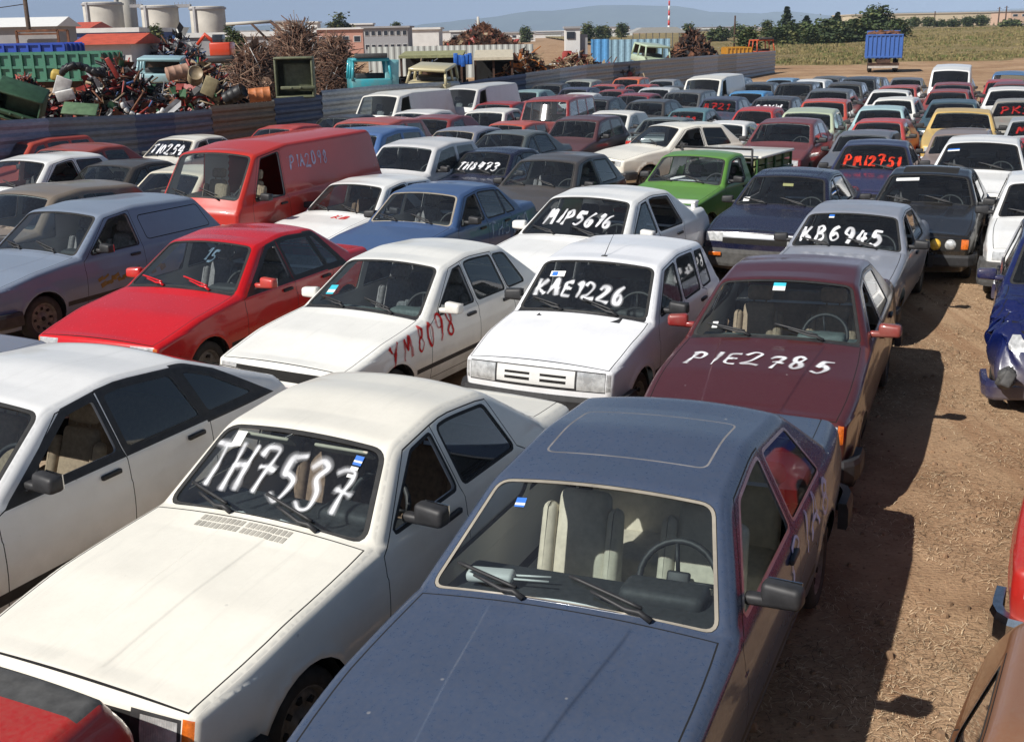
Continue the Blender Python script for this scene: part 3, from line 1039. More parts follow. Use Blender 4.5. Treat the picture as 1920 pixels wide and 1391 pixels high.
_wheel = {}
def wheel_meshes(R_=0.285, w=0.17, style=0):
    k = (R_, w, style)
    if k in _wheel: return _wheel[k]
    M_ = Matrix.Rotation(math.pi / 2, 4, 'X')
    t = MB()
    rr = 0.19
    t.lathe([(rr, -w * .42), (rr + .02, -w * .5), (R_ - .03, -w * .5), (R_ - .008, -w * .42), (R_, -w * .3), (R_, 0), (R_, w * .3), (R_ - .008, w * .42), (R_ - .03, w * .5), (rr + .02, w * .5), (rr, w * .42)], 28, 0, M_)
    r = MB()
    for sg in (1, -1):
        r.lathe([(0.0, sg * w * .30), (0.05, sg * w * .32), (0.07, sg * w * .22), (0.11, sg * w * .20), (0.145, sg * w * .30), (0.17, sg * w * .24), (rr - .012, sg * w * .22), (rr - .002, sg * w * .44), (rr + .008, sg * w * .43)], 24, 0, M_)
        nh = 8 if style == 0 else 5
        for j in range(nh):
            a = 2 * math.pi * j / nh
            c = Vector((0.125 * math.cos(a), sg * -w * .285, 0.125 * math.sin(a)))
            R3 = Matrix.Rotation(-a, 3, 'Y')
            r.box(c, (0.035, 0.02, 0.028 if style == 0 else 0.05), 1, R3)
        r.tube([(0, 0, 0), (0, -sg * w * .36, 0)], 0.03, 10, 1)
    _wheel[k] = (t.mesh('tyre', [M_TYRE]), r.mesh('rim', [M_STEEL, M_DARK]))
    return _wheel[k]

def mirror_mb(sg, style=0):
    mb = MB()
    def sq(c): return Vector((c.x * (1.0 if c.z < 0 else 0.85), c.y * 1.0, c.z * (1.0 if c.y * sg < 0 else 0.82)))
    d = (0.11, 0.19, 0.125) if style == 0 else (0.07, 0.19, 0.115)
    mb.rbox((0, sg * 0.165, 0.035), d, 0.028, 0, Matrix.Rotation(sg * 0.12, 3, 'Z'), 3, sq)
    mb.rbox((-0.005, sg * 0.05, 0.0), (0.07, 0.12, 0.055), 0.02, 0, None, 2)
    mb.box((d[0] / 2 + 0.004, sg * 0.165, 0.035), (0.008, 0.16, 0.095), 1, Matrix.Rotation(sg * 0.12, 3, 'Z'))
    return mb

# ------------------------------------------------------------------ hand-sprayed figures
GLYPH = {
 'T': [[(-.1, 1), (.45, 1.03), (.95, .98)], [(.42, 1.0), (.36, .5), (.22, -.05)]],
 'H': [[(.12, 1), (.10, .5), (0, 0)], [(.85, 1.02), (.72, .5), (.62, .02)], [(.08, .48), (.4, .52), (.75, .55)]],
 '7': [[(0, .85), (.25, 1.02), (.7, 1), (.68, .75), (.5, .4), (.36, -.05)], [(.2, .48), (.5, .5), (.85, .45)]],
 '5': [[(.85, 1), (.5, .98), (.3, .95), (.22, .58), (.5, .62), (.72, .4), (.6, .1), (.3, -.02), (0, .06)]],
 '3': [[(.1, .88), (.4, 1.02), (.68, .85), (.45, .58), (.7, .40), (.6, .08), (.3, -.04), (0, .1)]],
 'K': [[(.15, 1), (.1, .5), (0, 0)], [(.75, 1), (.4, .65), (.1, .48)], [(.15, .5), (.45, .3), (.8, .02)]],
 'A': [[(0, 0), (.25, .5), (.45, 1.0), (.6, .5), (.78, 0)], [(.12, .38), (.4, .42), (.72, .4)]],
 'E': [[(.75, 1), (.4, 1.0), (.18, .9), (.15, .5), (.1, .1), (.35, 0), (.75, .03)], [(.15, .52), (.4, .55), (.65, .55)]],
 '1': [[(.2, .78), (.42, 1), (.36, .5), (.28, 0)]],
 'I': [[(.4, 1), (.34, .5), (.28, 0)]],
 '2': [[(.02, .78), (.25, 1), (.6, .92), (.6, .65), (.3, .3), (.02, .05), (.35, .02), (.8, .0)]],
 '6': [[(.62, 1), (.3, .75), (.1, .35), (.2, .03), (.5, 0), (.66, .25), (.5, .48), (.25, .42), (.14, .28)]],
 'P': [[(.15, 1), (.1, .5), (0, -.02)], [(.02, .92), (.45, 1.05), (.72, .82), (.55, .55), (.15, .48)]],
 '8': [[(.6, .82), (.4, 1), (.15, .85), (.25, .6), (.55, .42), (.62, .15), (.35, -.02), (.1, .15), (.25, .45), (.5, .6), (.6, .82)]],
 '9': [[(.65, .7), (.5, .5), (.2, .55), (.1, .8), (.3, 1), (.6, .95), (.65, .6), (.55, .25), (.42, -.05)]],
 '0': [[(.4, 1), (.12, .8), (.08, .3), (.3, 0), (.58, .2), (.62, .7), (.4, 1)]],
 '4': [[(.35, 1), (.2, .7), (.05, .42), (.35, .4), (.75, .45)], [(.62, .85), (.55, .4), (.45, -.05)]],
 'M': [[(0, 0), (.1, .5), (.18, 1), (.4, .45), (.68, 1), (.76, .5), (.85, 0)]],
 'B': [[(.15, 1), (.12, .5), (.05, 0)], [(.1, .98), (.5, 1), (.6, .78), (.4, .55), (.15, .52)], [(.2, .52), (.6, .48), (.68, .2), (.4, 0), (.05, 0)]],
 'Y': [[(0, 1), (.2, .7), (.35, .5)], [(.75, 1), (.5, .6), (.15, 0)]],
 'V': [[(0, 1), (.18, .5), (.32, .05), (.5, .5), (.72, 1)]],
 'W': [[(0, 1), (.18, 0), (.38, .7), (.58, 0), (.82, 1)]],
 'X': [[(0, 1), (.4, .5), (.8, 0)], [(.75, 1), (.4, .5), (0, 0)]],
 'R': [[(.15, 1), (.1, .5), (0, 0)], [(.05, .95), (.5, 1), (.62, .78), (.4, .52), (.12, .5)], [(.3, .5), (.5, .25), (.75, 0)]],
}
def spline(pts, n=7):
    P = np.array(pts, float)
    if len(P) < 3:
        return np.stack([P[0] + (P[-1] - P[0]) * t for t in np.linspace(0, 1, n)])
    Q = np.concatenate([[2 * P[0] - P[1]], P, [2 * P[-1] - P[-2]]])
    out = []
    for i in range(len(P) - 1):
        a, b, c, d = Q[i:i + 4]
        for t in np.linspace(0, 1, n, endpoint=False):
            out.append(0.5 * ((2 * b) + (c - a) * t + (2 * a - 5 * b + 4 * c - d) * t * t + (3 * b - a - 3 * c + d) * t ** 3))
    out.append(P[-1])
    return np.array(out)

def spray_mesh(text, mapf, height, width=None, stroke=0.045, soft=0.03, slant=0.0, wob=0.05, seed=1, drift=(0, 0), advance=0.95, drips=0):
    """ribbons with a feathered edge laid on a surface; mapf takes arrays (u, v) in metres (u along the writing, v up)"""
    rnd = random.Random(seed)
    lines, u = [], 0.0
    for ch in text:
        if ch == ' ':
            u += 0.45; continue
        sc = 1 + rnd.uniform(-0.1, 0.1)
        dv = rnd.uniform(-0.07, 0.07)
        for ln in GLYPH[ch]:
            q = spline([(a + rnd.uniform(-wob, wob), b + rnd.uniform(-wob, wob)) for a, b in ln])
            lines.append(np.stack([u + q[:, 0] * 0.75 * sc + slant * q[:, 1], q[:, 1] * sc + dv], 1))
        u += advance * (0.62 if ch in '1I' else 1.0) * sc * 0.92
    k = (width / u) if width else height
    V, F, cov, lift = [], [], [], []
    for li, ln in enumerate(lines):
        q = np.stack([ln[:, 0] * k, ln[:, 1] * height], 1)
        q[:, 1] += drift[1] * q[:, 0]
        t = np.gradient(q, axis=0)
        t /= np.maximum(np.linalg.norm(t, axis=1, keepdims=True), 1e-9)
        n = np.stack([-t[:, 1], t[:, 0]], 1)
        sw = stroke * (0.85 + 0.3 * rnd.random())
        f1, f2, f3 = rnd.uniform(0, 6), rnd.uniform(0, 6), rnd.uniform(3, 7)
        q = np.concatenate([[q[0] - t[0] * soft * .7], q, [q[-1] + t[-1] * soft * .7]])
        n = np.concatenate([n[:1], n, n[-1:]])
        ends = np.ones(len(q)); ends[0] = ends[-1] = 0
        b = len(V)
        offs = [(-sw / 2 - soft, 0.0), (-sw / 2 - soft * .35, .28), (-sw / 2, .95), (0, 1.0), (sw / 2, .95), (sw / 2 + soft * .35, .28), (sw / 2 + soft, 0.0)]
        for i in range(len(q)):
            tt = i / max(1, len(q) - 1)
            kw_, kc_ = .95 + .32 * math.sin(f1 + f3 * tt) + .12 * math.sin(f2 + 17 * tt), min(1.0, .86 + .30 * math.sin(f2 + 1.4 * f3 * tt))
            for o, c in offs:
                V.append(q[i] + n[i] * (o * kw_)); cov.append(c * ends[i] * kc_); lift.append(0.004 + 0.0007 * li)
        m = len(offs)
        for i in range(len(q) - 1):
            for j in range(m - 1):
                a = b + i * m + j
                F.append((a, a + 1, a + m + 1, a + m))
    V = np.array(V)
    P3 = mapf(V[:, 0], V[:, 1], np.array(lift))
    me = bpy.data.meshes.new('sprayed_number')
    me.from_pydata(P3.tolist(), [], F)
    at = me.attributes.new('cover', 'FLOAT', 'POINT')
    at.data.foreach_set('value', cov)
    me.update()
    return me
# ------------------------------------------------------------------ car kinds
MK = dict(glass=M_GLASS, glassd=M_GLASS_DUSTY, glassk=M_GLASS_DARK, gap=M_GAP, rubber=M_RUBBER, trim=M_TRIM, grey=M_GREYTRIM, chrome=M_CHROME,
          lamp=M_LAMP, amber=M_AMBER, red=M_REDLENS, dark=M_DARK, yellow=M_YELLOWLAMP,
          cream=plain('cream_trim', (0.30, 0.27, 0.22), 0.45, var=0.2), dusty=plain('dust_in_seam', (0.20, 0.19, 0.19), 0.8, var=0.3),
          white=plain('white_plastic', (0.74, 0.74, 0.72), 0.4, var=0.05), bright=plain('brushed_trim', (0.55, 0.56, 0.58), 0.3, metal=0.7, var=0.1))

def sedan_prof(L=4.3, hz=0.74, xc=1.42, zc=0.93, xr=1.95, zr=1.31, xm=2.5, zm=1.37, xe=3.05, ze=1.33, xd=3.62, zd=0.96, xt=4.18, zt=0.92, nr=0.05, xn=0.08):
    return [(0.15, .21, 0, 'fb'), (0.06, .30, .03, 'f1'), (0.05, hz - .14, .04, 'f2'), (xn, hz, nr, 'nose'), (xc * .5, hz + (zc - hz) * .62, 1.5, 'hm'), (xc, zc, .05, 'cowl'),
            (xr, zr, .28, 'rf'), (xm, zm, 1.2, 'rm'), (xe, ze, .35, 'rr'), (xd, zd, .12, 'deck'), (xt, zt, .05, 'tail'),
            (L - .05, zt - .20, .05, 't1'), (L - .06, .32, .03, 't2'), (L - .15, .22, 0, 'rb')]

def hatch_prof(L=4.0, hz=0.74, xc=1.30, zc=0.93, xr=1.85, zr=1.33, xm=2.4, zm=1.39, xe=3.20, ze=1.34, xt=3.78, zt=0.90, nr=0.05, xn=0.08, rre=0.22):
    return [(0.15, .21, 0, 'fb'), (0.06, .30, .03, 'f1'), (0.05, hz - .14, .04, 'f2'), (xn, hz, nr, 'nose'), (xc * .5, hz + (zc - hz) * .62, 1.5, 'hm'), (xc, zc, .05, 'cowl'),
            (xr, zr, .28, 'rf'), (xm, zm, 1.2, 'rm'), (xe, ze, rre, 'rr'), (xt, zt, .06, 'tail'),
            (L - .05, zt - .25, .08, 't1'), (L - .06, .32, .03, 't2'), (L - .15, .22, 0, 'rb')]

STD_FRONT = lambda W, hz: [(0.0 - (W / 2 - .30), W / 2 - .30, hz - .13, hz - .035, 'grille', 'dark'), (W / 2 - .32, W / 2 - .12, hz - .14, hz - .03, 'headlamp@', 'lamp')]
STD_REAR = lambda W, zt: [(W / 2 - .36, W / 2 - .09, zt - .24, zt - .08, 'taillamp@', 'red')]

NAMES = [('door', 'door'), ('win', 'side_window'), ('qwin', 'quarter_window'), ('sidewin', 'side_window'), ('headlamp', 'headlight'), ('taillamp', 'tail_light'),
         ('indicator', 'indicator'), ('foglamp', 'fog_light'), ('side_moulding', 'side_moulding')]
def part_name(k):
    b = k
    for p, nme in NAMES:
        if k.startswith(p) and (len(k) <= len(p) + 2): return nme
    return b

def finish(m):
    """run the builder once; keep the meshes of every part"""
    if hasattr(m, 'meshes'): return m
    m.build_side(); m.build_ribbon()
    m.meshes = {}
    for pk, lst in m.buckets.items():
        mats, V, Nn, F, MI = [], [], [], [], []
        b = 0
        for mk, p, n, t in lst:
            if mk not in mats: mats.append(mk)
            V.append(p); Nn.append(n); F.append(t + b); MI += [mats.index(mk)] * len(t)
            b += len(p)
        V, Nn, F = np.concatenate(V), np.concatenate(Nn), np.concatenate(F)
        me = bpy.data.meshes.new(part_name(pk))
        me.vertices.add(len(V)); me.vertices.foreach_set('co', V.astype(np.float32).ravel())
        me.loops.add(len(F) * 3); me.loops.foreach_set('vertex_index', F.astype(np.int32).ravel())
        me.polygons.add(len(F)); me.polygons.foreach_set('loop_start', (np.arange(len(F)) * 3).astype(np.int32))
        me.polygons.foreach_set('use_smooth', np.ones(len(F), bool))
        me.update(calc_edges=True)
        me.validate()
        me.normals_split_custom_set_from_vertices([tuple(v) for v in Nn.tolist()])
        for mk in mats: me.materials.append(MK.get(mk))
        if len(me.polygons) == len(F): me.polygons.foreach_set('material_index', np.array(MI, np.int32))
        m.meshes[pk] = (me, mats)
    if m.interior: m.lin = m.lining()
    ub = m.underbody_mb(); m.ub = ub.mesh('underbody', [M_DARK])
    m.bf = m.bumper_mb().mesh('bumper', [MK[m.bumper] if m.bumper in MK else M_TRIM])
    m.br = m.bumper_mb(True).mesh('bumper', [MK[m.bumper] if m.bumper in MK else M_TRIM])
    return m

def set_paint(o, mats, pm):
    for i, mk in enumerate(mats):
        if mk in ('paint', 'paint2'):
            o.material_slots[i].link = 'OBJECT'
            o.material_slots[i].material = pm[mk] if isinstance(pm, dict) else pm

SEAT = {}
def seat_meshes(matkey, mat):
    if matkey not in SEAT:
        SEAT[matkey] = (seat_mb().mesh('seat', [mat]), rear_seat_mb().mesh('rear_seat', [mat]))
    return SEAT[matkey]
FAB = dict(dark=plain('dark_seat_cloth', (0.075, 0.073, 0.076), 0.9, var=0.3, scale=30), beige=plain('beige_seat_leather', (0.58, 0.53, 0.42), 0.5, var=0.12, scale=20),
           brown=plain('brown_seat_cloth', (0.19, 0.13, 0.09), 0.9, var=0.3, scale=30), grey=plain('grey_seat_cloth', (0.20, 0.20, 0.205), 0.9, var=0.3, scale=30),
           tan=plain('tan_seat_cloth', (0.33, 0.25, 0.175), 0.85, var=0.2, scale=30))
_std = {}

def place_car(m, x, y, yaw, pm, label, cat='car', group='cars parked in rows in the scrapyard', name='parked_car', seats='dark', mirrors='trim', wipers=True, lod=2, rim=0, dash=None, roll=0.0, z=0.0, wheels=True, pitch=0.0, nomirror=()):
    finish(m)
    a = math.radians(yaw)
    root = empty(name, (x, y, z), math.pi / 2 - a)
    root.rotation_euler = (roll, pitch, math.pi / 2 - a)
    tag(root, label, cat, group)
    objs = {}
    root_parts = sorted(m.meshes, key=lambda k: (k.startswith('win'), k))
    for pk in root_parts:
        me, mats = m.meshes[pk]
        par = root
        if pk.startswith('win') and ('door' + pk[3:]) in objs: par = objs['door' + pk[3:]]
        if pk == 'windshield' and 'windshield_seal' in objs: par = root
        o = link(part_name(pk), me, par)
        set_paint(o, mats, pm)
        objs[pk] = o
    link('underbody', m.ub, root)
    for me in (m.bf, m.br):
        o = link('bumper', me, root)
        if m.bumper == 'paint':
            o.material_slots[0].link = 'OBJECT'; o.material_slots[0].material = pm['paint'] if isinstance(pm, dict) else pm
    if wheels:
        ty, rm = wheel_meshes(style=rim)
        for xw in (m.wf, m.wr):
            for sg in (1, -1):
                w = link('wheel', ty, root, (xw, sg * (m.W / 2 - 0.125), 0.285), (0, 0, 0 if sg < 0 else math.pi))
                link('rim', rm, w)
    if m.interior:
        link('interior_lining', m.lin, root)
        T = m.st
        xcw = float(np.interp(T['cowl'], m.S, m.P[:, 0]))
        sm, rs = seat_meshes(seats, FAB[seats])
        sx = xcw + (0.80 if m.L > 3.8 else 0.78) + getattr(m, 'seat_dx', 0)
        sz = 0.28 + getattr(m, 'seat_dz', 0)
        for sg in (1, -1): link('seat', sm, root, (sx, sg * 0.35, sz))
        if getattr(m, 'rear_seat', True): link('rear_seat', rs, root, (min(sx + 0.90, m.L - 1.3), 0, sz))
        key = ('dash', round(xcw, 2), round(m.W, 2), round(m.zb, 2))
        if key not in _std:
            _std[key] = dash_mb(xcw + 0.03, xcw + 0.50, m.W / 2 - 0.13, m.zb - 0.32, m.zb - 0.035 + getattr(m, 'dash_dz', 0)).mesh('dashboard', [M_DASH])
        d = link('dashboard', _std[key], root)
        if dash is not None:
            d.material_slots[0].link = 'OBJECT'; d.material_slots[0].material = dash
        if 'steer' not in _std: _std['steer'] = steering_mb().mesh('steering_wheel', [M_TRIM])
        link('steering_wheel', _std['steer'], root, (xcw + 0.60, -0.36, m.zb - 0.05 + getattr(m, 'dash_dz', 0)))
    if mirrors:
        for sg in (1, -1):
            if sg in nomirror: continue
            k = ('mirror', sg)
            if k not in _std: _std[k] = mirror_mb(sg).mesh('mirror', [M_TRIM, M_CHROME])
            xm_ = m.mirror_x if hasattr(m, 'mirror_x') else float(np.interp(m.st['cowl'], m.S, m.P[:, 0])) + 0.34
            yv = float(m.Yf(xm_, m.zb + 0.05))
            o = link('mirror', _std[k], root, (xm_, sg * (yv - 0.01), m.zb + 0.06))
            if mirrors == 'paint':
                o.material_slots[0].link = 'OBJECT'; o.material_slots[0].material = pm['paint'] if isinstance(pm, dict) else pm
    if wipers and lod > 1:
        add_wipers(m, root, wipers if isinstance(wipers, str) else 'trim', pm)
        if 'handle' not in _std:
            hb = MB(); hb.rbox((0, 0.012, 0), (0.17, 0.03, 0.035), 0.01, 0); _std['handle'] = hb.mesh('handle', [M_TRIM])
        for di, (dx0, dx1, w) in enumerate(m.doors):
            for sd, sg in (('l', 1), ('r', -1)):
                xh, zh = dx1 - 0.17, m.zb - 0.085
                p = m.side_pos(np.array([xh]), np.array([zh]))[0]
                par = objs.get('door%d%s' % (di, sd), root)
                link('handle', _std['handle'], par, (p[0], sg * p[1], p[2]), (0, 0, 0 if sg > 0 else math.pi))
    root_objs = dict(root=root, m=m, parts=objs)
    return root_objs

def add_wipers(m, root, mk, pm):
    T = m.st
    s0 = T['cowl'] + 0.01
    Lw = (T['rf'] - T['cowl'])
    w = m.wn(s0) - 0.1
    for (y0, y1, k) in ((0.30 * w, 0.86 * w, 0.09), (-0.62 * w, -0.02 * w, 0.09)):
        mb = MB()
        def pt(t, off): return m.rib_pos(s0 - 0.035 + (k + .05) * t + 0.02 * t * (1 - t), y0 + (y1 - y0) * t, off)[0]
        mb.tube([pt(t, 0.03 if t > 0 else 0.01) for t in np.linspace(0, 0.75, 6)], [0.016, 0.014, 0.012, 0.010, 0.009, 0.008], 5)
        mb.tube([m.rib_pos(s0 + 0.025 + (k + .02) * t, y0 + (y1 - y0) * t, 0.014)[0] for t in np.linspace(0.14, 1.06, 8)], 0.010, 5)
        mats = MK[mk] if mk in MK else (pm['paint'] if isinstance(pm, dict) else pm)
        mb.build('wiper', mats, root)

def on_windshield(m, u0, v0, lat=1.0):
    """mapper: u metres to viewer's right across the windshield from u0 (0 = left edge), v metres up from v0 above the cowl"""
    T = m.st
    def f(u, v, off):
        sv = T['cowl'] + v0 + v
        y = -(u + u0)
        return m.rib_pos(sv, y, 0.0) + m.rib_nrm(sv, y) * off[:, None]
    return f

def on_hood(m, u0, v0):
    T = m.st
    def f(u, v, off):
        sv = T['nose'] + v0 + v
        y = -(u + u0)
        return m.rib_pos(sv, y, 0.0) + m.rib_nrm(sv, y) * off[:, None]
    return f

def on_side(m, x0, z0, sg=-1, slope=0.0):
    def f(u, v, off):
        x, z = x0 + u, z0 + v + slope * u
        p = m.side_pos(x, z) + m.side_nrm(x, z) * off[:, None]
        p[:, 1] *= sg
        return p
    return f

def spray(car, text, mapf, rgb, height, part='windshield', **kw):
    me = spray_mesh(text, mapf, height, **kw)
    me.materials.append(spray_mat('spray_paint_%02x%02x%02x' % tuple(int(c * 255) for c in rgb), rgb))
    return link('sprayed_number', me, car['root'])

def sticker(car, zone, u, v, w, h, bands, name='sticker'):
    """small paper seal behind or on the glass: bands = [(mat, fraction), ...] from the top"""
    m = car['m']
    mb = MB()
    mats = []
    top = v + h
    for mt, fr in bands:
        if mt not in mats: mats.append(mt)
        z1, z0 = top, top - h * fr
        top = z0
        q = []
        for (a, b) in ((u, z0), (u + w, z0), (u + w, z1), (u, z1)):
            sv = np.array([m.st['cowl'] + b]); y = np.array([-a])
            q.append((m.rib_pos(sv, y) + m.rib_nrm(sv, y) * 0.003)[0])
        mb.add(q, [(0, 1, 2, 3)], mats.index(mt))
    return mb.build(name, mats, car['root'])
# ------------------------------------------------------------------ the nearer cars, each with a body of its own
HM = {}
HM['blue'] = CarModel(sealw=.017, L=4.56, W=1.68, prof=sedan_prof(4.56, .76, 1.42, .92, 1.98, 1.32, 2.6, 1.39, 3.32, 1.34, 3.90, .97, 4.46, .945), h=0.042, tum=0.45,
    doors=[(1.46, 2.72, (1.64, 2.16, 2.66, 2.64, .03, 'open'))], windows=[(2.77, 2.75, 3.54, 3.26)], seal='cream', sideseal='bright', sunroof=(.30, .95, .43, 'dusty', 'paint'),
    ridges=[(.20, .36, .013)], frontlamps=STD_FRONT(1.66, .76), rearlamps=STD_REAR(1.68, .945), stripz=(.40, .46), wr=3.62)
HM['cream'] = CarModel(L=4.15, W=1.58, prof=sedan_prof(4.15, .74, 1.47, .92, 1.92, 1.29, 2.45, 1.355, 2.98, 1.31, 3.55, .95, 4.05, .92), h=0.042, tum=0.42, wf=.78,
    doors=[(1.50, 2.38, (1.66, 2.06, 2.33, 2.28, .03, 'open')), (2.38, 3.2, (2.43, 2.38, 3.08, 2.92, .03, 'glassk'))], hood_in=.035, ridges=[(.12, .16, .007)],
    frontlamps=[(-.40, .40, .57, .70, 'grille', 'dark'), (.40, .66, .555, .715, 'headlamp_bezel', 'trim'), (-.66, -.40, .555, .715, 'headlamp_bezel', 'trim'), (.45, .64, .575, .70, 'headlamp@', 'lamp'), (.665, .735, .55, .72, 'indicator@', 'amber')], rearlamps=STD_REAR(1.58, .92),
    bumper='dark', wsr=.07)
HM['fastback'] = CarModel(blackout=True, L=4.60, W=1.77, prof=hatch_prof(4.60, .74, 1.52, .94, 2.16, 1.34, 2.75, 1.40, 3.42, 1.34, 4.36, .97, rre=.5), h=0.05, tum=0.41, zb=.93,
    doors=[(1.56, 2.62, (1.80, 2.30, 2.57, 2.54, .03, 'open')), (2.62, 3.45, (2.67, 2.64, 3.38, 3.25, .03, 'glassk'))], windows=[(3.48, 3.38, 3.98, 3.62, .03, 'glassk')], sideseal='trim',
    frontlamps=STD_FRONT(1.77, .74), rearlamps=STD_REAR(1.77, .95), wr=3.62, pill=.06, rpill=.07, rw_gl='glassk', stripz=(.34, .42))
HM['hatch'] = CarModel(L=4.12, W=1.68, prof=hatch_prof(4.12, .70, 1.40, .93, 2.02, 1.335, 2.55, 1.40, 3.28, 1.36, 3.92, .93), h=0.045, tum=0.42, cowlmat='trim',
    doors=[(1.44, 2.42, (1.66, 2.20, 2.37, 2.34, .03, 'open')), (2.42, 3.2, (2.47, 2.44, 3.05, 2.98))], windows=[(3.14, 3.06, 3.52, 3.30)],
    frontlamps=STD_FRONT(1.68, .70), rearlamps=STD_REAR(1.68, .90), stripz=(.42, .47))
HM['boxhatch'] = CarModel(L=3.68, W=1.56, prof=hatch_prof(3.68, .74, 1.12, .95, 1.62, 1.37, 2.2, 1.43, 3.05, 1.385, 3.50, .90, nr=.03), h=0.042, tum=0.26, wf=.72, wr=3.08, zb=.93, cowlmat='trim', hood_in=.03,
    doors=[(1.22, 2.10, (1.36, 1.74, 2.05, 2.03)), (2.10, 2.86, (2.15, 2.13, 2.68, 2.63))], windows=[(2.78, 2.73, 3.10, 2.96)], sideseal='rubber',
    frontlamps=[(-.66, .66, .55, .725, 'grille', 'trim'), (-.38, .38, .575, .715, 'grille', 'white'), (-.30, -.05, .60, .622, 'grille', 'dark'), (-.30, -.05, .645, .667, 'grille', 'dark'), (.05, .30, .60, .622, 'grille', 'dark'), (.05, .30, .645, .667, 'grille', 'dark'),
                (.40, .655, .56, .715, 'headlamp@', 'lamp'), (.665, .73, .56, .715, 'indicator@', 'lamp')], rearlamps=STD_REAR(1.56, .88), stripz=(.42, .49), bump_f=(.30, .50))
HM['maroon'] = CarModel(L=4.55, W=1.72, prof=sedan_prof(4.55, .76, 1.62, .95, 2.24, 1.345, 2.8, 1.41, 3.42, 1.36, 4.0, 1.0, 4.42, .97, nr=.06), h=0.045, tum=0.45, zb=.92, cowlmat='trim',
    doors=[(1.70, 2.68, (1.88, 2.42, 2.63, 2.61, .03, 'open')), (2.68, 3.5, (2.73, 2.71, 3.46, 3.28))], ridges=[(.30, .46, .012)], sideseal='bright',
    frontlamps=STD_FRONT(1.72, .76) + [(.745, .80, .60, .74, 'indicator@', 'amber')], rearlamps=STD_REAR(1.72, .97), wr=3.66)
HM['redsedan'] = CarModel(blackout=True, L=4.3, W=1.66, prof=sedan_prof(4.3, .69, 1.42, .92, 2.02, 1.33, 2.55, 1.39, 3.15, 1.35, 3.72, .99, 4.18, .96, nr=.04), h=0.045, tum=0.44, cowlmat='trim',
    doors=[(1.46, 2.42, (1.68, 2.20, 2.37, 2.35, .03, 'open')), (2.42, 3.22, (2.47, 2.44, 3.12, 2.99))], windows=[(3.17, 3.04, 3.42, 3.10)], sideseal='trim',
    frontlamps=[(-.44, .44, .565, .665, 'grille', 'paint2'), (-.42, .42, .60, .62, 'grille', 'dark'), (.46, .72, .56, .675, 'headlamp@', 'lamp'), (.72, .78, .56, .675, 'indicator@', 'amber')], rearlamps=STD_REAR(1.66, .96), stripz=(.40, .47), bumper='paint')
HM['estate'] = CarModel(L=4.35, W=1.66, prof=hatch_prof(4.35, .74, 1.45, .93, 2.0, 1.36, 2.6, 1.42, 3.78, 1.37, 4.22, .92), h=0.05, tum=0.30,
    doors=[(1.50, 2.55, (1.66, 2.12, 2.50, 2.44, .03, 'open'))], sideseal='rubber', hood_in=.04, ridges=[(.25, .42, .008)],
    side_regions=[(grow(rounded([(2.68, .965), (3.95, .965), (3.78, 1.27), (2.62, 1.275)], .05), .012), 'body', 'gap'), (rounded([(2.68, .965), (3.95, .965), (3.78, 1.27), (2.62, 1.275)], .05), 'body', 'paint')],
    frontlamps=STD_FRONT(1.66, .74), rearlamps=STD_REAR(1.66, .88), stripz=(.36, .42), wr=3.42)
HM['van'] = CarModel(L=4.6, W=1.68, prof=[(0.15, .24, 0, 'fb'), (0.03, .32, .03, 'f1'), (0.03, .60, .05, 'f2'), (0.10, .98, .06, 'nose'), (0.14, 1.04, .5, 'hm'), (0.24, 1.17, .05, 'cowl'), (0.72, 1.80, .20, 'rf'), (1.6, 1.90, 1.5, 'rm'), (4.30, 1.90, .16, 'rr'), (4.56, 1.0, .08, 'tail'), (4.57, .45, .05, 't1'), (4.45, .24, 0, 'rb')],
    h=0.06, tum=0.13, zb=1.10, wf=.95, wr=3.55, ra=.34, nohood=True, crown=dict(front=.07, hood=.07, ws=.08, roof=.045, rw=.03, tail=.03), pill=.07, tf=.08, tr=.02, seat_dx=-.28, seat_dz=.35, dash_dz=.05, rear_seat=False, cab_end=2.0, mirror_x=.62,
    doors=[(.45, 1.42, (.56, .86, 1.34, 1.34, .04, 'open'))], frontlamps=[(.50, .70, .66, .84, 'headlamp@', 'lamp'), (-.46, .46, .68, .82, 'grille', 'dark')], rearlamps=[(.62, .76, .62, .92, 'taillamp@', 'red')], bump_f=(.36, .50), bump_r=(.36, .48), rw_end=5.2)
HM['spoiler_sedan'] = CarModel(L=4.3, W=1.68, prof=sedan_prof(4.3, .70, 1.42, .93, 2.02, 1.34, 2.55, 1.40, 3.12, 1.36, 3.70, 1.0, 4.16, 1.0), h=0.05, tum=0.43,
    doors=[(1.46, 2.42, (1.66, 2.20, 2.37, 2.35)), (2.42, 3.2, (2.47, 2.45, 3.20, 3.02, .03, 'open'))], frontlamps=STD_FRONT(1.68, .70), rearlamps=STD_REAR(1.68, .98), stripz=(.42, .47))
HM['silver'] = CarModel(L=4.28, W=1.66, prof=sedan_prof(4.28, .74, 1.45, .93, 1.95, 1.31, 2.45, 1.365, 3.05, 1.33, 3.62, .97, 4.16, .95, nr=.03), h=0.05, tum=0.44,
    doors=[(1.50, 2.40, (1.66, 2.12, 2.35, 2.33, .03, 'open')), (2.40, 3.2, (2.45, 2.42, 3.18, 2.98))], frontlamps=STD_FRONT(1.66, .74), rearlamps=STD_REAR(1.66, .95))
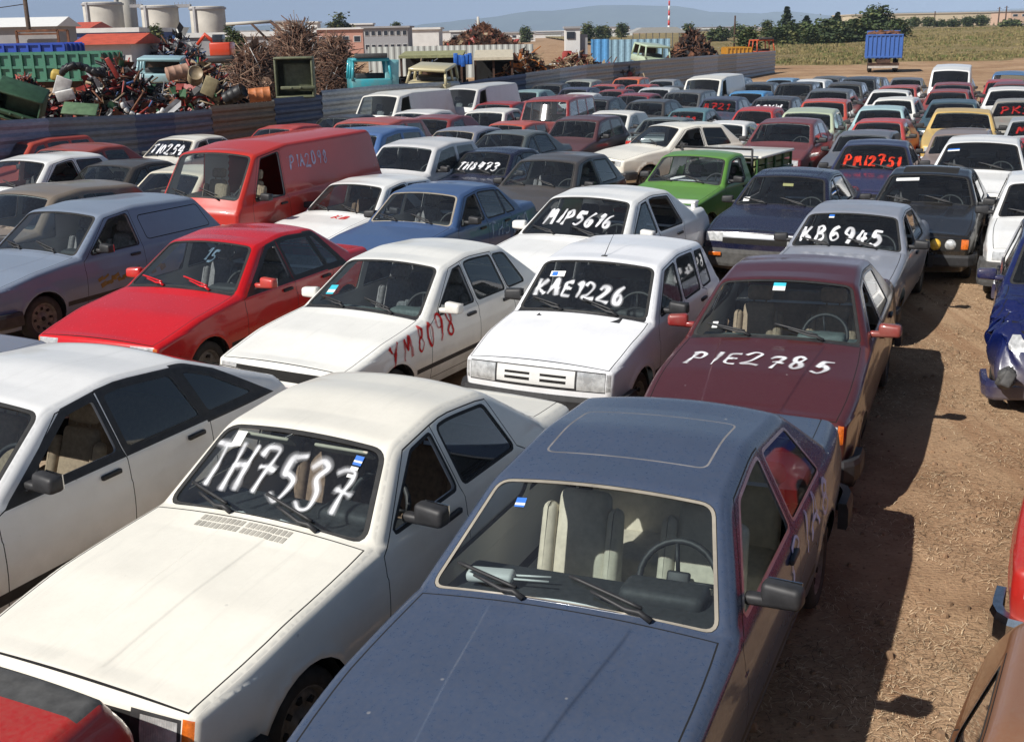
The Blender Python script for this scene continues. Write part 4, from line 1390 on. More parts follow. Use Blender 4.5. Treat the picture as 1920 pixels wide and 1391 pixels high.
HM['navyfront'] = CarModel(L=4.3, W=1.68, prof=sedan_prof(4.3, .76, 1.45, .95, 2.02, 1.34, 2.5, 1.40, 3.1, 1.36, 3.68, .99, 4.18, .97, nr=.03), h=0.05, tum=0.42,
    doors=[(1.50, 2.40, (1.68, 2.2, 2.35, 2.33)), (2.40, 3.2, (2.45, 2.42, 3.22, 3.02))], sunroof=(.10, .80, .42, 'gap', 'paint'),
    frontlamps=[(-.48, .48, .60, .745, 'grille', 'dark'), (-.48, .48, .675, .74, 'grille', 'bright'), (.48, .74, .62, .745, 'headlamp@', 'lamp')], rearlamps=STD_REAR(1.68, .97), bumper='grey', bump_f=(.26, .52))
HM['quadlamp'] = CarModel(L=4.60, W=1.75, prof=sedan_prof(4.60, .74, 1.72, .95, 2.28, 1.345, 2.75, 1.41, 3.45, 1.36, 4.05, 1.0, 4.45, .98), h=0.055, tum=0.44,
    doors=[(1.76, 2.72, (1.92, 2.45, 2.67, 2.65, .03, 'open')), (2.72, 3.5, (2.77, 2.75, 3.52, 3.32))], sunroof=(.12, .85, .42, 'gap', 'dark'), ridges=[(.25, .42, .008)],
    frontlamps=[(-.70, .70, .53, .70, 'grille', 'dark'), (.70, .80, .56, .70, 'indicator@', 'amber')], rearlamps=STD_REAR(1.75, .98), wr=3.68)
HM['pickup'] = CarModel(L=4.55, W=1.64, prof=[(0.15, .24, 0, 'fb'), (0.06, .30, .03, 'f1'), (0.05, .60, .04, 'f2'), (0.08, .78, .04, 'nose'), (.7, .88, 1.5, 'hm'), (1.38, .98, .05, 'cowl'), (1.84, 1.40, .25, 'rf'), (2.2, 1.45, 1.0, 'rm'), (2.58, 1.43, .12, 'rr'), (2.72, .86, .05, 'deck'), (2.76, .58, .05, 'd2'), (4.50, .58, .04, 'tail'), (4.52, .50, .02, 't1'), (4.50, .34, 0, 'rb')],
    h=0.05, tum=0.30, zb=.98, wf=.78, wr=3.60, trunk=False, rear_seat=False, cab_end=2.66, rpill=.16, wipers=True,
    doors=[(1.44, 2.44, (1.58, 1.98, 2.38, 2.36, .03, 'open'))], frontlamps=STD_FRONT(1.64, .78), rearlamps=[], hood_in=.04)
HM['boxsedan'] = CarModel(L=4.25, W=1.63, prof=sedan_prof(4.25, .76, 1.45, .93, 1.93, 1.32, 2.45, 1.38, 3.05, 1.345, 3.55, .98, 4.12, .95, nr=.03), h=0.055, tum=0.40,
    doors=[(1.50, 2.40, (1.64, 2.08, 2.35, 2.32, .03, 'open')), (2.40, 3.18, (2.45, 2.40, 3.02, 2.94))], windows=[(3.07, 2.99, 3.34, 3.06)], seal='cream', frontlamps=STD_FRONT(1.63, .76), rearlamps=STD_REAR(1.63, .95), bumper='chrome')
HM['smallhatch'] = CarModel(L=3.95, W=1.63, prof=hatch_prof(3.95, .74, 1.38, .94, 1.90, 1.34, 2.4, 1.40, 3.22, 1.36, 3.74, .92), h=0.06, tum=0.40,
    doors=[(1.42, 2.55, (1.60, 2.08, 2.50, 2.46, .03, 'open'))], windows=[(2.60, 2.56, 3.32, 3.12)], frontlamps=STD_FRONT(1.63, .74), rearlamps=STD_REAR(1.63, .90))
HM['roundsedan'] = CarModel(L=4.35, W=1.68, prof=sedan_prof(4.35, .72, 1.45, .94, 2.08, 1.345, 2.6, 1.405, 3.15, 1.36, 3.80, 1.0, 4.24, .97, nr=.08), h=0.06, tum=0.45,
    doors=[(1.50, 2.45, (1.72, 2.26, 2.40, 2.38)), (2.45, 3.25, (2.50, 2.47, 3.30, 3.08))], frontlamps=STD_FRONT(1.68, .72), rearlamps=STD_REAR(1.68, .97))
# kinds for the middle and far rows (fewer facets, parts that read at that size)
_low = dict(h=0.11, detail=1)
FM = {}
FM['sedan'] = CarModel(L=4.05, W=1.62, prof=sedan_prof(4.05, .74, 1.32, .93, 1.85, 1.31, 2.4, 1.37, 2.92, 1.33, 3.46, .96, 3.94, .93), doors=[(1.38, 2.30, (1.56, 2.00, 2.26, 2.23)), (2.30, 3.05, (2.34, 2.31, 3.00, 2.82))], frontlamps=STD_FRONT(1.62, .74), rearlamps=STD_REAR(1.62, .92), **_low)
def vary(kind, seed):
    r = random.Random(seed); u = lambda a: r.uniform(-a, a)
    if kind == 'sedan':
        L = 4.05 + u(.15); W = 1.61 + u(.03); xc = 1.32 + u(.1); xr = xc + .50 + u(.08); zr = 1.31 + u(.03); xe = 2.90 + u(.14); xd = xe + .50 + u(.1); hz = .74 + u(.04); ze = zr + .02 + u(.02); mid = 2.30 + u(.06)
        return CarModel(L=L, W=W, prof=sedan_prof(L, hz, xc, .93, xr, zr, 2.4, zr + .06, xe, ze, xd, .97 + u(.02), L - .11, .94 + u(.02), nr=r.choice([.03, .05, .09])), tum=.36 + u(.07),
            doors=[(xc + .06, mid, (xc + .24, xr + .15, mid - .04, mid - .07)), (mid, 3.05, (mid + .04, mid + .01, min(xe + .08, 3.0), xe - .1))] if r.random() < .75 else [(xc + .06, mid + .2, (xc + .24, xr + .15, mid + .14, mid + .1))],
            frontlamps=STD_FRONT(W, hz), rearlamps=STD_REAR(W, .92), bumper=r.choice(['trim', 'trim', 'chrome', 'grey']), **_low)
    L = 3.82 + u(.16); W = 1.60 + u(.03); xc = 1.26 + u(.09); xr = xc + .50 + u(.08); zr = 1.335 + u(.03); xe = L - .72 + u(.1); hz = .73 + u(.04); mid = 2.28 + u(.06)
    return CarModel(L=L, W=W, prof=hatch_prof(L, hz, xc, .93, xr, zr, 2.3, zr + .06, xe, zr + .01, L - .2 + u(.05), .90, nr=r.choice([.03, .05, .09])), tum=.34 + u(.07),
        doors=[(xc + .06, mid, (xc + .24, xr + .15, mid - .04, mid - .07)), (mid, 3.0, (mid + .04, mid + .01, min(2.9, xe - .15), min(2.84, xe - .2)))] if r.random() < .5 else [(xc + .06, mid + .2, (xc + .24, xr + .15, mid + .14, mid + .1, .03))],
        windows=[] if r.random() < .3 else [(min(2.98, xe - .06), min(2.92, xe - .12), xe + .2, xe - .02)], frontlamps=STD_FRONT(W, hz), rearlamps=STD_REAR(W, .88), bumper=r.choice(['trim', 'trim', 'grey']), **_low)
VARS = {('sedan', i): vary('sedan', 40 + i) for i in range(6)}
VARS.update({('hatch', i): vary('hatch', 60 + i) for i in range(5)})
FM['hatch'] = CarModel(L=3.85, W=1.61, prof=hatch_prof(3.85, .74, 1.28, .93, 1.80, 1.33, 2.35, 1.39, 3.10, 1.34, 3.64, .90), doors=[(1.36, 2.32, (1.54, 1.96, 2.27, 2.24)), (2.32, 3.0, (2.36, 2.33, 2.88, 2.80))], windows=[(2.96, 2.88, 3.30, 3.10)], frontlamps=STD_FRONT(1.61, .74), rearlamps=STD_REAR(1.61, .88), **_low)
FM['box'] = CarModel(L=3.7, W=1.57, prof=hatch_prof(3.7, .74, 1.15, .94, 1.62, 1.36, 2.2, 1.42, 3.1, 1.38, 3.52, .9), tum=.26, wf=.72, doors=[(1.22, 2.35, (1.38, 1.76, 2.30, 2.27))], windows=[(2.40, 2.37, 3.10, 2.98)], frontlamps=STD_FRONT(1.57, .74), rearlamps=STD_REAR(1.57, .88), **_low)
FM['estate'] = CarModel(L=4.3, W=1.62, prof=hatch_prof(4.3, .74, 1.45, .93, 2.0, 1.36, 2.6, 1.42, 3.78, 1.38, 4.16, .92), tum=.28, doors=[(1.5, 2.4, (1.66, 2.12, 2.35, 2.32)), (2.4, 3.2, (2.45, 2.42, 3.1, 3.06))], windows=[(3.18, 3.14, 3.82, 3.68)], frontlamps=STD_FRONT(1.66, .74), rearlamps=STD_REAR(1.66, .88), **_low)
FM['van'] = CarModel(**{**{k: getattr(HM['van'], k) for k in ('L', 'W', 'prof', 'tum', 'zb', 'wf', 'wr', 'ra', 'nohood', 'crown', 'pill', 'tf', 'tr', 'seat_dx', 'seat_dz', 'dash_dz', 'rear_seat', 'cab_end', 'mirror_x', 'doors', 'frontlamps', 'rearlamps', 'bump_f', 'bump_r', 'rw_end')}, **_low})
FM['jeep'] = CarModel(L=4.1, W=1.68, prof=[(0.15, .34, 0, 'fb'), (0.05, .40, .03, 'f1'), (0.05, .78, .04, 'f2'), (0.08, .92, .05, 'nose'), (.6, .98, 1.5, 'hm'), (1.20, 1.03, .05, 'cowl'), (1.50, 1.66, .16, 'rf'), (2.2, 1.73, 1.0, 'rm'), (3.85, 1.70, .12, 'rr'), (4.02, 1.02, .06, 'tail'), (4.04, .60, .05, 't1'), (3.95, .34, 0, 'rb')], tum=.15, zb=1.04, zsill=.34, doors=[(1.28, 2.2, (1.40, 1.60, 2.15, 2.14)), (2.2, 3.0, (2.25, 2.24, 2.95, 2.94))], windows=[(3.05, 3.04, 3.80, 3.74)], frontlamps=STD_FRONT(1.68, .90), rearlamps=[(.62, .76, .70, .95, 'taillamp@', 'red')], seat_dz=.2, **_low)
# ------------------------------------------------------------------ ground, field, hills
def ground_mat():
    m, nt, out = new_mat('dry_soil_with_chaff')
    b = N(nt, 'ShaderNodeBsdfPrincipled')
    tc = N(nt, 'ShaderNodeTexCoord')
    v = tc.outputs['Object']
    n1 = noise(nt, .22, 5, .6, vec=v); n2 = noise(nt, 2.2, 6, .65, vec=v); n3 = noise(nt, 26, 4, .7, vec=v)
    mp = N(nt, 'ShaderNodeMapping'); nt.links.new(v, mp.inputs[0]); mp.inputs['Scale'].default_value = (14, 60, 1); mp.inputs['Rotation'].default_value = (0, 0, .5)
    n4 = noise(nt, 1.0, 3, .6, vec=mp.outputs[0])
    c = mixc(nt, ramp(nt, n2.outputs['Fac'], .38, .62).outputs[0], (.25, .150, .086, 1), (.40, .255, .150, 1))
    c = mixc(nt, ramp(nt, n1.outputs['Fac'], .42, .64).outputs[0], c, (.50, .34, .21, 1))
    c = mixc(nt, ramp(nt, n3.outputs['Fac'], .55, .72).outputs[0], c, (.12, .070, .038, 1))
    c = mixc(nt, ramp(nt, n4.outputs['Fac'], .58, .70).outputs[0], c, (.47, .335, .20, 1))
    m5 = N(nt, 'ShaderNodeMapping'); nt.links.new(v, m5.inputs[0]); m5.inputs['Rotation'].default_value = (0, 0, math.radians(24)); m5.inputs['Scale'].default_value = (2.6, .10, 1)
    n5 = noise(nt, 1.0, 4, .6, vec=m5.outputs[0])
    c = mixc(nt, ramp(nt, n5.outputs['Fac'], .52, .62, (0, 0, 0, 1), (.6, .6, .6, 1)).outputs[0], c, (.30, .17, .095, 1))
    nt.links.new(c, b.inputs['Base Color'])
    b.inputs['Roughness'].default_value = .95
    b.inputs['Specular IOR Level'].default_value = .15
    bp = N(nt, 'ShaderNodeBump'); setin(bp, Strength=.7, Distance=.03)
    ad = N(nt, 'ShaderNodeMath', operation='ADD'); nt.links.new(n3.outputs['Fac'], ad.inputs[0]); nt.links.new(n4.outputs['Fac'], ad.inputs[1])
    nt.links.new(ad.outputs[0], bp.inputs['Height']); nt.links.new(bp.outputs[0], b.inputs['Normal'])
    nt.links.new(b.outputs[0], out.inputs[0])
    return m
def grid_mesh(x0, x1, y0, y1, nx, ny, hf):
    vs_ = [(x0 + (x1 - x0) * i / nx, y0 + (y1 - y0) * j / ny) for j in range(ny + 1) for i in range(nx + 1)]
    vs_ = [(x, y, hf(x, y)) for x, y in vs_]
    fs = [(j * (nx + 1) + i, j * (nx + 1) + i + 1, (j + 1) * (nx + 1) + i + 1, (j + 1) * (nx + 1) + i) for j in range(ny) for i in range(nx)]
    return vs_, fs
g = MB()
g.add([(-10000, -60, 0), (10000, -60, 0), (10000, 11500, 0), (-10000, 11500, 0)], [(0, 1, 2, 3)])
tag(g.build('ground', ground_mat()), kind='structure')

def field_mat():
    m, nt, out = new_mat('dry_grass_field')
    b = N(nt, 'ShaderNodeBsdfPrincipled')
    tc = N(nt, 'ShaderNodeTexCoord'); v = tc.outputs['Object']
    mp = N(nt, 'ShaderNodeMapping'); nt.links.new(v, mp.inputs[0]); mp.inputs['Scale'].default_value = (.045, .16, 1)
    n1 = noise(nt, 1.0, 6, .65, vec=mp.outputs[0]); n2 = noise(nt, .5, 5, .7, vec=v); n3 = noise(nt, 3.0, 4, .7, vec=v)
    c = mixc(nt, ramp(nt, n1.outputs['Fac'], .40, .60).outputs[0], (.36, .28, .14, 1), (.25, .205, .09, 1))
    c = mixc(nt, ramp(nt, n2.outputs['Fac'], .52, .66).outputs[0], c, (.40, .30, .18, 1))
    c = mixc(nt, ramp(nt, n3.outputs['Fac'], .56, .70).outputs[0], c, (.12, .12, .045, 1))
    nt.links.new(c, b.inputs['Base Color'])
    b.inputs['Roughness'].default_value = .95
    b.inputs['Specular IOR Level'].default_value = .1
    bp = N(nt, 'ShaderNodeBump'); setin(bp, Strength=1.0, Distance=.6)
    nt.links.new(n3.outputs['Fac'], bp.inputs['Height']); nt.links.new(bp.outputs[0], b.inputs['Normal'])
    nt.links.new(b.outputs[0], out.inputs[0])
    return m
def field_h(x, y):
    e = smoothstep(101, 118, y - .10 * (x - 40) + 3 * math.sin(x * .21) + 2 * math.sin(x * .083 + 1))
    bank = 1.5 * smoothstep(45, 95, x) * smoothstep(115, 190, y) * smoothstep(900, 500, y)
    return float(-.05 + e * (.12 + .55 * bank + .10 * math.sin(x * .33 + y * .21) + .08 * math.sin(x * .13 - y * .4)) + .5 * e * smoothstep(110, 170, y) + bank * .55)
vs_, fs = grid_mesh(20, 420, 92, 600, 120, 120, field_h)
f = MB(); f.add(vs_, fs, 0, True)
tag(f.build('grass_field', field_mat()), kind='structure')

# rank grass along the edge of the field
def rank_grass():
    rnd = random.Random(31)
    mb = MB()
    for i in range(13000):
        Y = 104 + 150 * rnd.random() ** 2.2
        x = rnd.uniform(.20, .48) * Y + rnd.uniform(-3, 3)
        if x < 23: continue
        z = field_h(x, Y)
        k = math.sin(x * .21 + 1.3 * math.sin(Y * .17)) + math.sin(x * .09 - Y * .13)
        if k < rnd.uniform(-1.6, .8) or z < .02: continue
        h = rnd.uniform(.06, .30) * (1 + .3 * k); mi = rnd.choice([0, 0, 1, 2] if k > .6 else [0, 1, 1, 2])
        for j in range(5):
            a = rnd.uniform(0, 6.28); r = rnd.uniform(.1, .5); dx, dy = math.cos(a) * .07, math.sin(a) * .07
            cx, cy = x + r * math.cos(a * 3), Y + r * math.sin(a * 3)
            mb.add([(cx - dx, cy - dy, z - .03), (cx + dx, cy + dy, z - .03), (cx + dx * .6 + rnd.uniform(-.12, .12), cy + dy * .6, z + h), (cx - dx * .4 + rnd.uniform(-.12, .12), cy - dy * .4, z + h * .85)], [(0, 1, 2, 3)], mi)
    tag(mb.build('rank_grass', [plain('grass_straw', (.27, .215, .10), .9, var=.3, scale=.5), plain('grass_olive', (.23, .19, .08), .9, var=.3, scale=.5), plain('grass_green', (.14, .15, .05), .9, var=.3, scale=.5)]), kind='stuff')
rank_grass()

# dry chaff lying in the lane
def chaff():
    rnd = random.Random(3)
    mb = MB()
    for i in range(95000):
        t = rnd.random() ** 1.6
        Y = 4.6 + 24 * t
        a = rnd.uniform(-.9, 2.6) if rnd.random() < .8 else rnd.uniform(-4, 0)
        x = .75 + (Y - 4.6) * .44 + a
        l = rnd.uniform(.015, .07) * (1 + .7 * t); w = rnd.uniform(.0013, .0034) * (1 + 1.6 * t)
        th = rnd.uniform(0, 3.1416)
        dx, dy = math.cos(th) * l / 2, math.sin(th) * l / 2
        nx, ny = -math.sin(th) * w / 2, math.cos(th) * w / 2
        z0, z1 = .003 + .006 * rnd.random(), .003 + .010 * rnd.random()
        b = rnd.uniform(-.004, .004)
        pn = math.sin(x * 2.3 + 1.1 * math.sin(Y * 1.7)) * math.sin(Y * 1.9 + .8 * math.sin(x * 2.9)) + .45 * math.sin(x * 5.1 + Y * 3.3)
        if pn < rnd.uniform(-.7, .5): continue
        mi = 0 if rnd.random() < .30 else (1 if rnd.random() < .55 else 2)
        mb.add([(x - dx - nx, Y - dy - ny, z0), (x - dx + nx, Y - dy + ny, z0), (x + nx, Y + ny, (z0 + z1) / 2 + b + .004), (x - nx, Y - ny, (z0 + z1) / 2 + b + .004), (x + dx + nx, Y + dy + ny, z1), (x + dx - nx, Y + dy - ny, z1)],
               [(0, 1, 2, 3), (3, 2, 4, 5)], mi)
    o = mb.build('dry_grass', [plain('straw_pale', (.70, .54, .35), .9, var=.3, scale=2), plain('straw_brown', (.37, .24, .135), .9, var=.3, scale=2), plain('straw_dark', (.10, .065, .035), .9, var=.3)])
    tag(o, kind='stuff')
    cl = MB()
    for i in range(900):
        Y = 4.7 + 20 * rnd.random() ** 1.5; x = .8 + (Y - 4.6) * .44 + rnd.uniform(-.9, 2.4); s_ = rnd.uniform(.006, .028) * (1.6 if rnd.random() < .1 else 1)
        q = [(x + s_ * math.cos(a) * rnd.uniform(.7, 1.2), Y + s_ * math.sin(a) * rnd.uniform(.7, 1.2)) for a in (0, 1.05, 2.1, 3.15, 4.2, 5.25)]
        tp = [(x + (a - x) * .55 + s_ * .1, Y + (b - Y) * .55) for a, b in q]
        h = s_ * rnd.uniform(.6, 1.1)
        cl.add([(a, b, .001) for a, b in q] + [(a, b, h) for a, b in tp], [(j, (j + 1) % 6, 6 + (j + 1) % 6, 6 + j) for j in range(6)] + [(6, 7, 8, 9, 10, 11)])
    tag(cl.build('soil_clods', plain('soil_clod', (.25, .155, .09), .95, var=.4)), kind='stuff')
    w = MB()
    for k in range(5):
        cx, cy = [(5.05, 10.2), (4.2, 8.3), (6.3, 14.1), (3.2, 6.1), (5.9, 12.2)][k]
        for i in range(26):
            a = rnd.uniform(0, 6.28); r = rnd.uniform(.02, .10); h = rnd.uniform(.02, .06)
            w.add([(cx + r * math.cos(a), cy + r * math.sin(a), .004), (cx + (r + .012) * math.cos(a + .3), cy + (r + .012) * math.sin(a + .3), .004), (cx + (r + .05) * math.cos(a), cy + (r + .05) * math.sin(a), h)], [(0, 1, 2)])
    tag(w.build('weeds', plain('weed_green', (.10, .13, .04), .8, var=.3)), kind='stuff')
chaff()

# hills far away
def hills(name, Y, ridge, mat, seed):
    rnd = random.Random(seed)
    pts = []
    xs = np.linspace(ridge[0][0], ridge[-1][0], 90)
    ys = np.interp(xs, [r[0] for r in ridge], [r[1] for r in ridge])
    mb = MB()
    vs_ = []
    for i, (px, py) in enumerate(zip(xs, ys)):
        py += rnd.uniform(-1.0, 1.0)
        top = at_y(px, py, Y)
        for k, (dy, fz) in enumerate(((-Y * .12, 0.0), (-Y * .08, .35), (-Y * .04, .72), (0, 1.0), (Y * .10, 0.0))):
            jx = rnd.uniform(-1, 1) * Y * .004
            vs_.append((top.x * (1 + dy / Y) + jx, Y + dy + rnd.uniform(-1, 1) * Y * .006, max(-2, top.z * fz * (1 + rnd.uniform(-.12, .12) * (0 < k < 3)))))
    fs = []
    for i in range(len(xs) - 1):
        for k in range(4): fs.append((i * 5 + k, i * 5 + k + 1, (i + 1) * 5 + k + 1, (i + 1) * 5 + k))
    mb.add(vs_, fs, 0, True)
    tag(mb.build(name, mat), kind='structure')
hills('hills', 10000, [(-500, 62), (-60, 50), (60, 47), (170, 44), (300, 52), (460, 50), (600, 44), (720, 52), (800, 46), (860, 40), (930, 32), (1000, 22), (1060, 18), (1130, 10), (1190, 9), (1240, 12), (1290, 15), (1330, 24), (1400, 26), (1480, 22), (1560, 30), (1700, 24), (1850, 20), (2000, 12), (2400, 20)], plain('hill_scrub', (.06, .075, .05), .95, var=.4, scale=.004), 4)
def haze():
    m, nt, out = new_mat('haze_air')
    pv = N(nt, 'ShaderNodeVolumePrincipled')
    pv.inputs['Color'].default_value = (.60, .77, 1.0, 1)
    pv.inputs['Density'].default_value = HAZE
    pv.inputs['Anisotropy'].default_value = -.3
    nt.links.new(pv.outputs[0], out.inputs['Volume'])
    mb = MB(); mb.box((0, 5700, 150), (21000, 11800, 304))
    tag(mb.build('haze', m), kind='stuff')
HAZE = 1.3e-4
haze()
# ------------------------------------------------------------------ the nearer cars, placed
WHITE = paint('#f6f6f3', .06); CREAMW = paint('#f3efe2', .07)
P_ = dict(blue=paint('#3a4a64', .12, .26, fade=.10, coat=.32), cream=CREAMW, fast=paint('#f4f4f2', .06), ym=paint('#f6f5ee', .06), uno=paint('#f8f9fb', .05), maroon=paint('#4a0a13', .08, .28, fade=.12),
          red=paint('#cf1018', .06, .25), estate=paint('#7389a6', .25, .35, fade=.6), redvan=paint('#c4281a', .14, .40), kb=paint('#8f96a4', .30, .3), navy=paint('#141a36', .12, .25),
          black=paint('#0d0e11', .12, .22), green=paint('#5b9138', .20, .4), bsedan=paint('#2a5488', .22, .35, fade=.15), dark=paint('#26272f', .35, .35, fade=.4), grey=paint('#566266', .35, .3),
          cobalt=paint('#08184f', .08, .2), brown=paint('#8a5a38', .22, .3, fade=.2), rust=paint('#b3201a', .22, .4), silverblue=paint('#707a92', .4, .35, fade=.3), beige=paint('#8d8073', .5, .4))
def C(key, pose, pm, label, **kw):
    sc = pose[3] if len(pose) > 3 else 1.0
    c = place_car(HM[key], pose[0], pose[1], pose[2], pm, label, **kw)
    c['root'].scale = (sc, sc, sc)
    return c
W_ = (.86, .87, .90); R_ = (.62, .03, .03)

c = C('blue', (-.33, 3.45, 24.3, 1.007), P_['blue'], 'dusty dark blue two-door car with a sunroof and cream seats, largest at the bottom', seats='beige', roll=-.03, nomirror=(1,))
spray(c, 'PIA8', on_side(c['m'], 2.50, .70), (.74, .74, .92), .19, width=1.20, stroke=.024, soft=.012, seed=4, slant=.1)
sticker(c, 'ws', -.42, .50, .055, .055, [(M_BLUEPAPER, .55), (M_PAPER, .25), (M_BLUEPAPER, .2)], 'windshield_sticker')
mb = MB(); mb.rbox((0, 0, 0), (.10, .24, .055), .02); mb.tube([(.02, -.12, .0), (.03, -.30, .0)], .006, 5); mb.tube([(-.02, -.12, .0), (-.02, -.30, .0)], .006, 5)
o = mb.build('dashboard_device', [plain('white_device_plastic', (.72, .72, .70), .5, var=.06)], c['root'], (1.62, .48, .935), (0, 0, .15))

c = C('cream', (-2.07, 4.48, 26.7, 1.014), P_['cream'], 'cream saloon sprayed TH7537 in white across its windscreen', seats='brown', rim=0, nomirror=(1,))
spray(c, 'TH7537', on_windshield(c['m'], -.50, .17), W_, .27, width=1.02, stroke=.015, soft=.026, seed=3, slant=-.06, drift=(0, -.05), advance=1.0)
sticker(c, 'ws', -.44, .42, .075, .10, [(M_PAPER, 1)], 'windshield_paper')
sticker(c, 'ws', .40, .43, .05, .06, [(M_BLUEPAPER, .5), (M_PAPER, .2), (M_BLUEPAPER, .3)], 'windshield_sticker')
sticker(c, 'ws', .40, .35, .045, .07, [(M_PAPER, .3), (M_RUBBER, .4), (M_PAPER, .3)], 'windshield_sticker')
for sg in (1, -1):
    mb = MB(); mb.rbox((0, 0, 0), (.10, .36, .02), .009, 0, Matrix.Rotation(math.radians(38), 3, 'Y'))
    mb.build('sun_visor', [plain('visor_vinyl', (.55, .50, .40), .7, var=.1)], c['root'], (1.90, sg * .27, 1.235))
mb = MB()
for g0 in (-.33, -.02):
    for j in range(9):
        for q in range(2):
            ya = g0 + j * .033; sa = c['m'].st['cowl'] - .17 + q * .055
            mb.add([c['m'].rib_pos(np.array([s_]), np.array([-y_]), .0025)[0] for s_, y_ in ((sa, ya), (sa, ya + .024), (sa + .045, ya + .024), (sa + .045, ya))], [(0, 1, 2, 3)])
o = mb.build('air_intake_grille', [plain('shadowed_vent', (.40, .38, .33), .8, var=.2)], c['root'])
c = C('fastback', (-4.43, 5.07, 26.1, .985), P_['fast'], 'white fastback with black pillars and dark tinted rear glass at the left edge', seats='tan')
c = C('hatch', (-2.13, 9.81, 29.2, .951), P_['ym'], 'white five-door hatchback sprayed YM8098 in red on its wing', seats='grey', mirrors='paint', dash=M_DASHGREEN)
spray(c, 'YM', on_side(c['m'], .72, .60, slope=.12), R_, .19, width=.42, stroke=.026, soft=.010, seed=6)
spray(c, '8098', on_side(c['m'], 1.20, .64, slope=.06), R_, .25, width=.74, stroke=.026, soft=.010, seed=8)
sticker(c, 'ws', -.56, .18, .10, .14, [(M_CYANPAPER, .5), (M_PAPER, .3), (M_CYANPAPER, .2)], 'windshield_sticker')
c = C('boxhatch', (.19, 9.50, 25.7, .979), P_['uno'], 'small white boxy hatchback sprayed KAE1226 on the windscreen', seats='grey')
spray(c, 'KAE1226', on_windshield(c['m'], -.55, .20), W_, .18, width=.98, stroke=.026, soft=.022, seed=9, drift=(0, -.06))
sticker(c, 'ws', -.46, .42, .16, .07, [(M_PAPER, 1)], 'windshield_paper'); sticker(c, 'ws', -.44, .43, .06, .05, [(M_BLUEPAPER, 1)], 'windshield_sticker')
mb = MB(); mb.rbox((0, 0, 0), (.05, .06, .02), .008); mb.tube([(0, 0, 0), (.14, .0, .10), (.34, 0, .22)], [.005, .003, .002], 5)
mb.build('roof_aerial', [M_TRIM], c['root'], (1.74, .0, 1.418))
mb = MB(); mb.rbox((0, 0, 0), (.13, .86, .018), .008); mb.build('wiper_tray', [M_TRIM], c['root'], (1.03, -.02, .955), (0, -.2, 0))
c = C('maroon', (1.67, 7.97, 22.6, .977), P_['maroon'], 'dark maroon saloon sprayed PIE2785 across its bonnet', seats='tan', mirrors='paint', dash=M_DASHGREEN, roll=-.025)
for ch in c['root'].children:
    if ch.name.startswith('mirror'):
        ch.material_slots[0].material = paint('#8e0f18', .1)
spray(c, 'PIE2785', on_hood(c['m'], -.62, .86), W_, .26, width=1.22, stroke=.028, soft=.014, seed=11, slant=.1, drift=(0, -.04))
sticker(c, 'ws', -.10, .58, .11, .10, [(M_CYANPAPER, .45), (M_PAPER, .55)], 'windshield_paper'); sticker(c, 'ws', -.57, .10, .05, .08, [(M_PAPER, .4), (M_BLUEPAPER, .2), (M_PAPER, .4)], 'windshield_sticker')
c = C('redsedan', (-4.12, 10.75, 23.7, .990), dict(paint=P_['red'], paint2=P_['red']), 'bright red saloon with a red bumper beside the grey van-bodied estate', seats='grey', mirrors='paint', wipers='paint', rim=1)
spray(c, '15', on_windshield(c['m'], .08, .42), (.13, .20, .26), .16, width=.17, stroke=.02, soft=.01, seed=2)  # faint bluish strokes on the glass, drawn with the figure shapes
c = C('estate', (-6.71, 13.10, 26.6, .991), P_['estate'], 'dusty blue-grey estate van with blanked rear side windows', seats='grey', rim=0)
mb = MB()
for j in range(26):
    rnd = random.Random(j)
    q = c['m'].side_pos(np.array([1.72 + .045 * j]), np.array([.56 + rnd.uniform(-.05, .06)]))[0]
    mb.rbox((q[0], -(q[1] + .002), q[2]), (.05 + .06 * rnd.random(), .004, .03 + .04 * rnd.random()), .0015, 0, Matrix.Rotation(rnd.uniform(-.5, .2), 3, 'Y'), 1)
mb.build('worn_yellow_lettering', [plain('worn_yellow_paint', (.24, .16, .04), .8, var=.4)], c['root'])
c = C('van', (-4.76, 17.07, 23.0, .994), P_['redvan'], 'tall red panel van sprayed PIA2098 on its side', cat='van', seats='tan', name='parked_van')
spray(c, 'PIA2098', on_side(c['m'], 1.62, 1.50), (.62, .60, .78), .20, width=1.15, stroke=.026, soft=.014, seed=13)
c = C('spoiler_sedan', (.02, 13.31, 31.3, 1.021), WHITE, 'white saloon with a boot spoiler sprayed MIP5616', seats='dark', mirrors='paint')
spray(c, 'MIP5616', on_windshield(c['m'], -.46, .22), W_, .24, width=.98, stroke=.032, soft=.014, seed=15, slant=.05, drift=(0, -.03))
mb = MB(); mb.rbox((0, 0, 0), (.16, 1.28, .045), .018, 0, None, 2)
for sg in (1, -1): mb.rbox((0, sg * .60, -.04), (.14, .06, .09), .015)
mb.build('boot_spoiler', [WHITE], c['root'], (4.07, 0, 1.075))
c = C('silver', (3.53, 12.59, 25.8, .939), P_['kb'], 'silver saloon sprayed KB6945 across its windscreen', seats='dark')
spray(c, 'KB6945', on_windshield(c['m'], -.60, .10), W_, .25, width=1.08, stroke=.034, soft=.014, seed=17, drift=(0, -.02))
sticker(c, 'ws', -.30, .52, .07, .06, [(M_BLUEPAPER, .6), (M_PAPER, .4)], 'windshield_sticker')
c = C('navyfront', (3.78, 15.78, 26.9, .959), P_['navy'], 'navy saloon with a chrome grille bar between green pickup and silver saloon', seats='grey')
mb = MB(); mb.rbox((0, 0, 0), (.01, .17, .05), .004); mb.build('rear_view_mirror', [plain('yellow_card', (.62, .52, .20), .6, var=.1)], c['root'], (1.98, -.0, 1.235), (0, .5, 0))
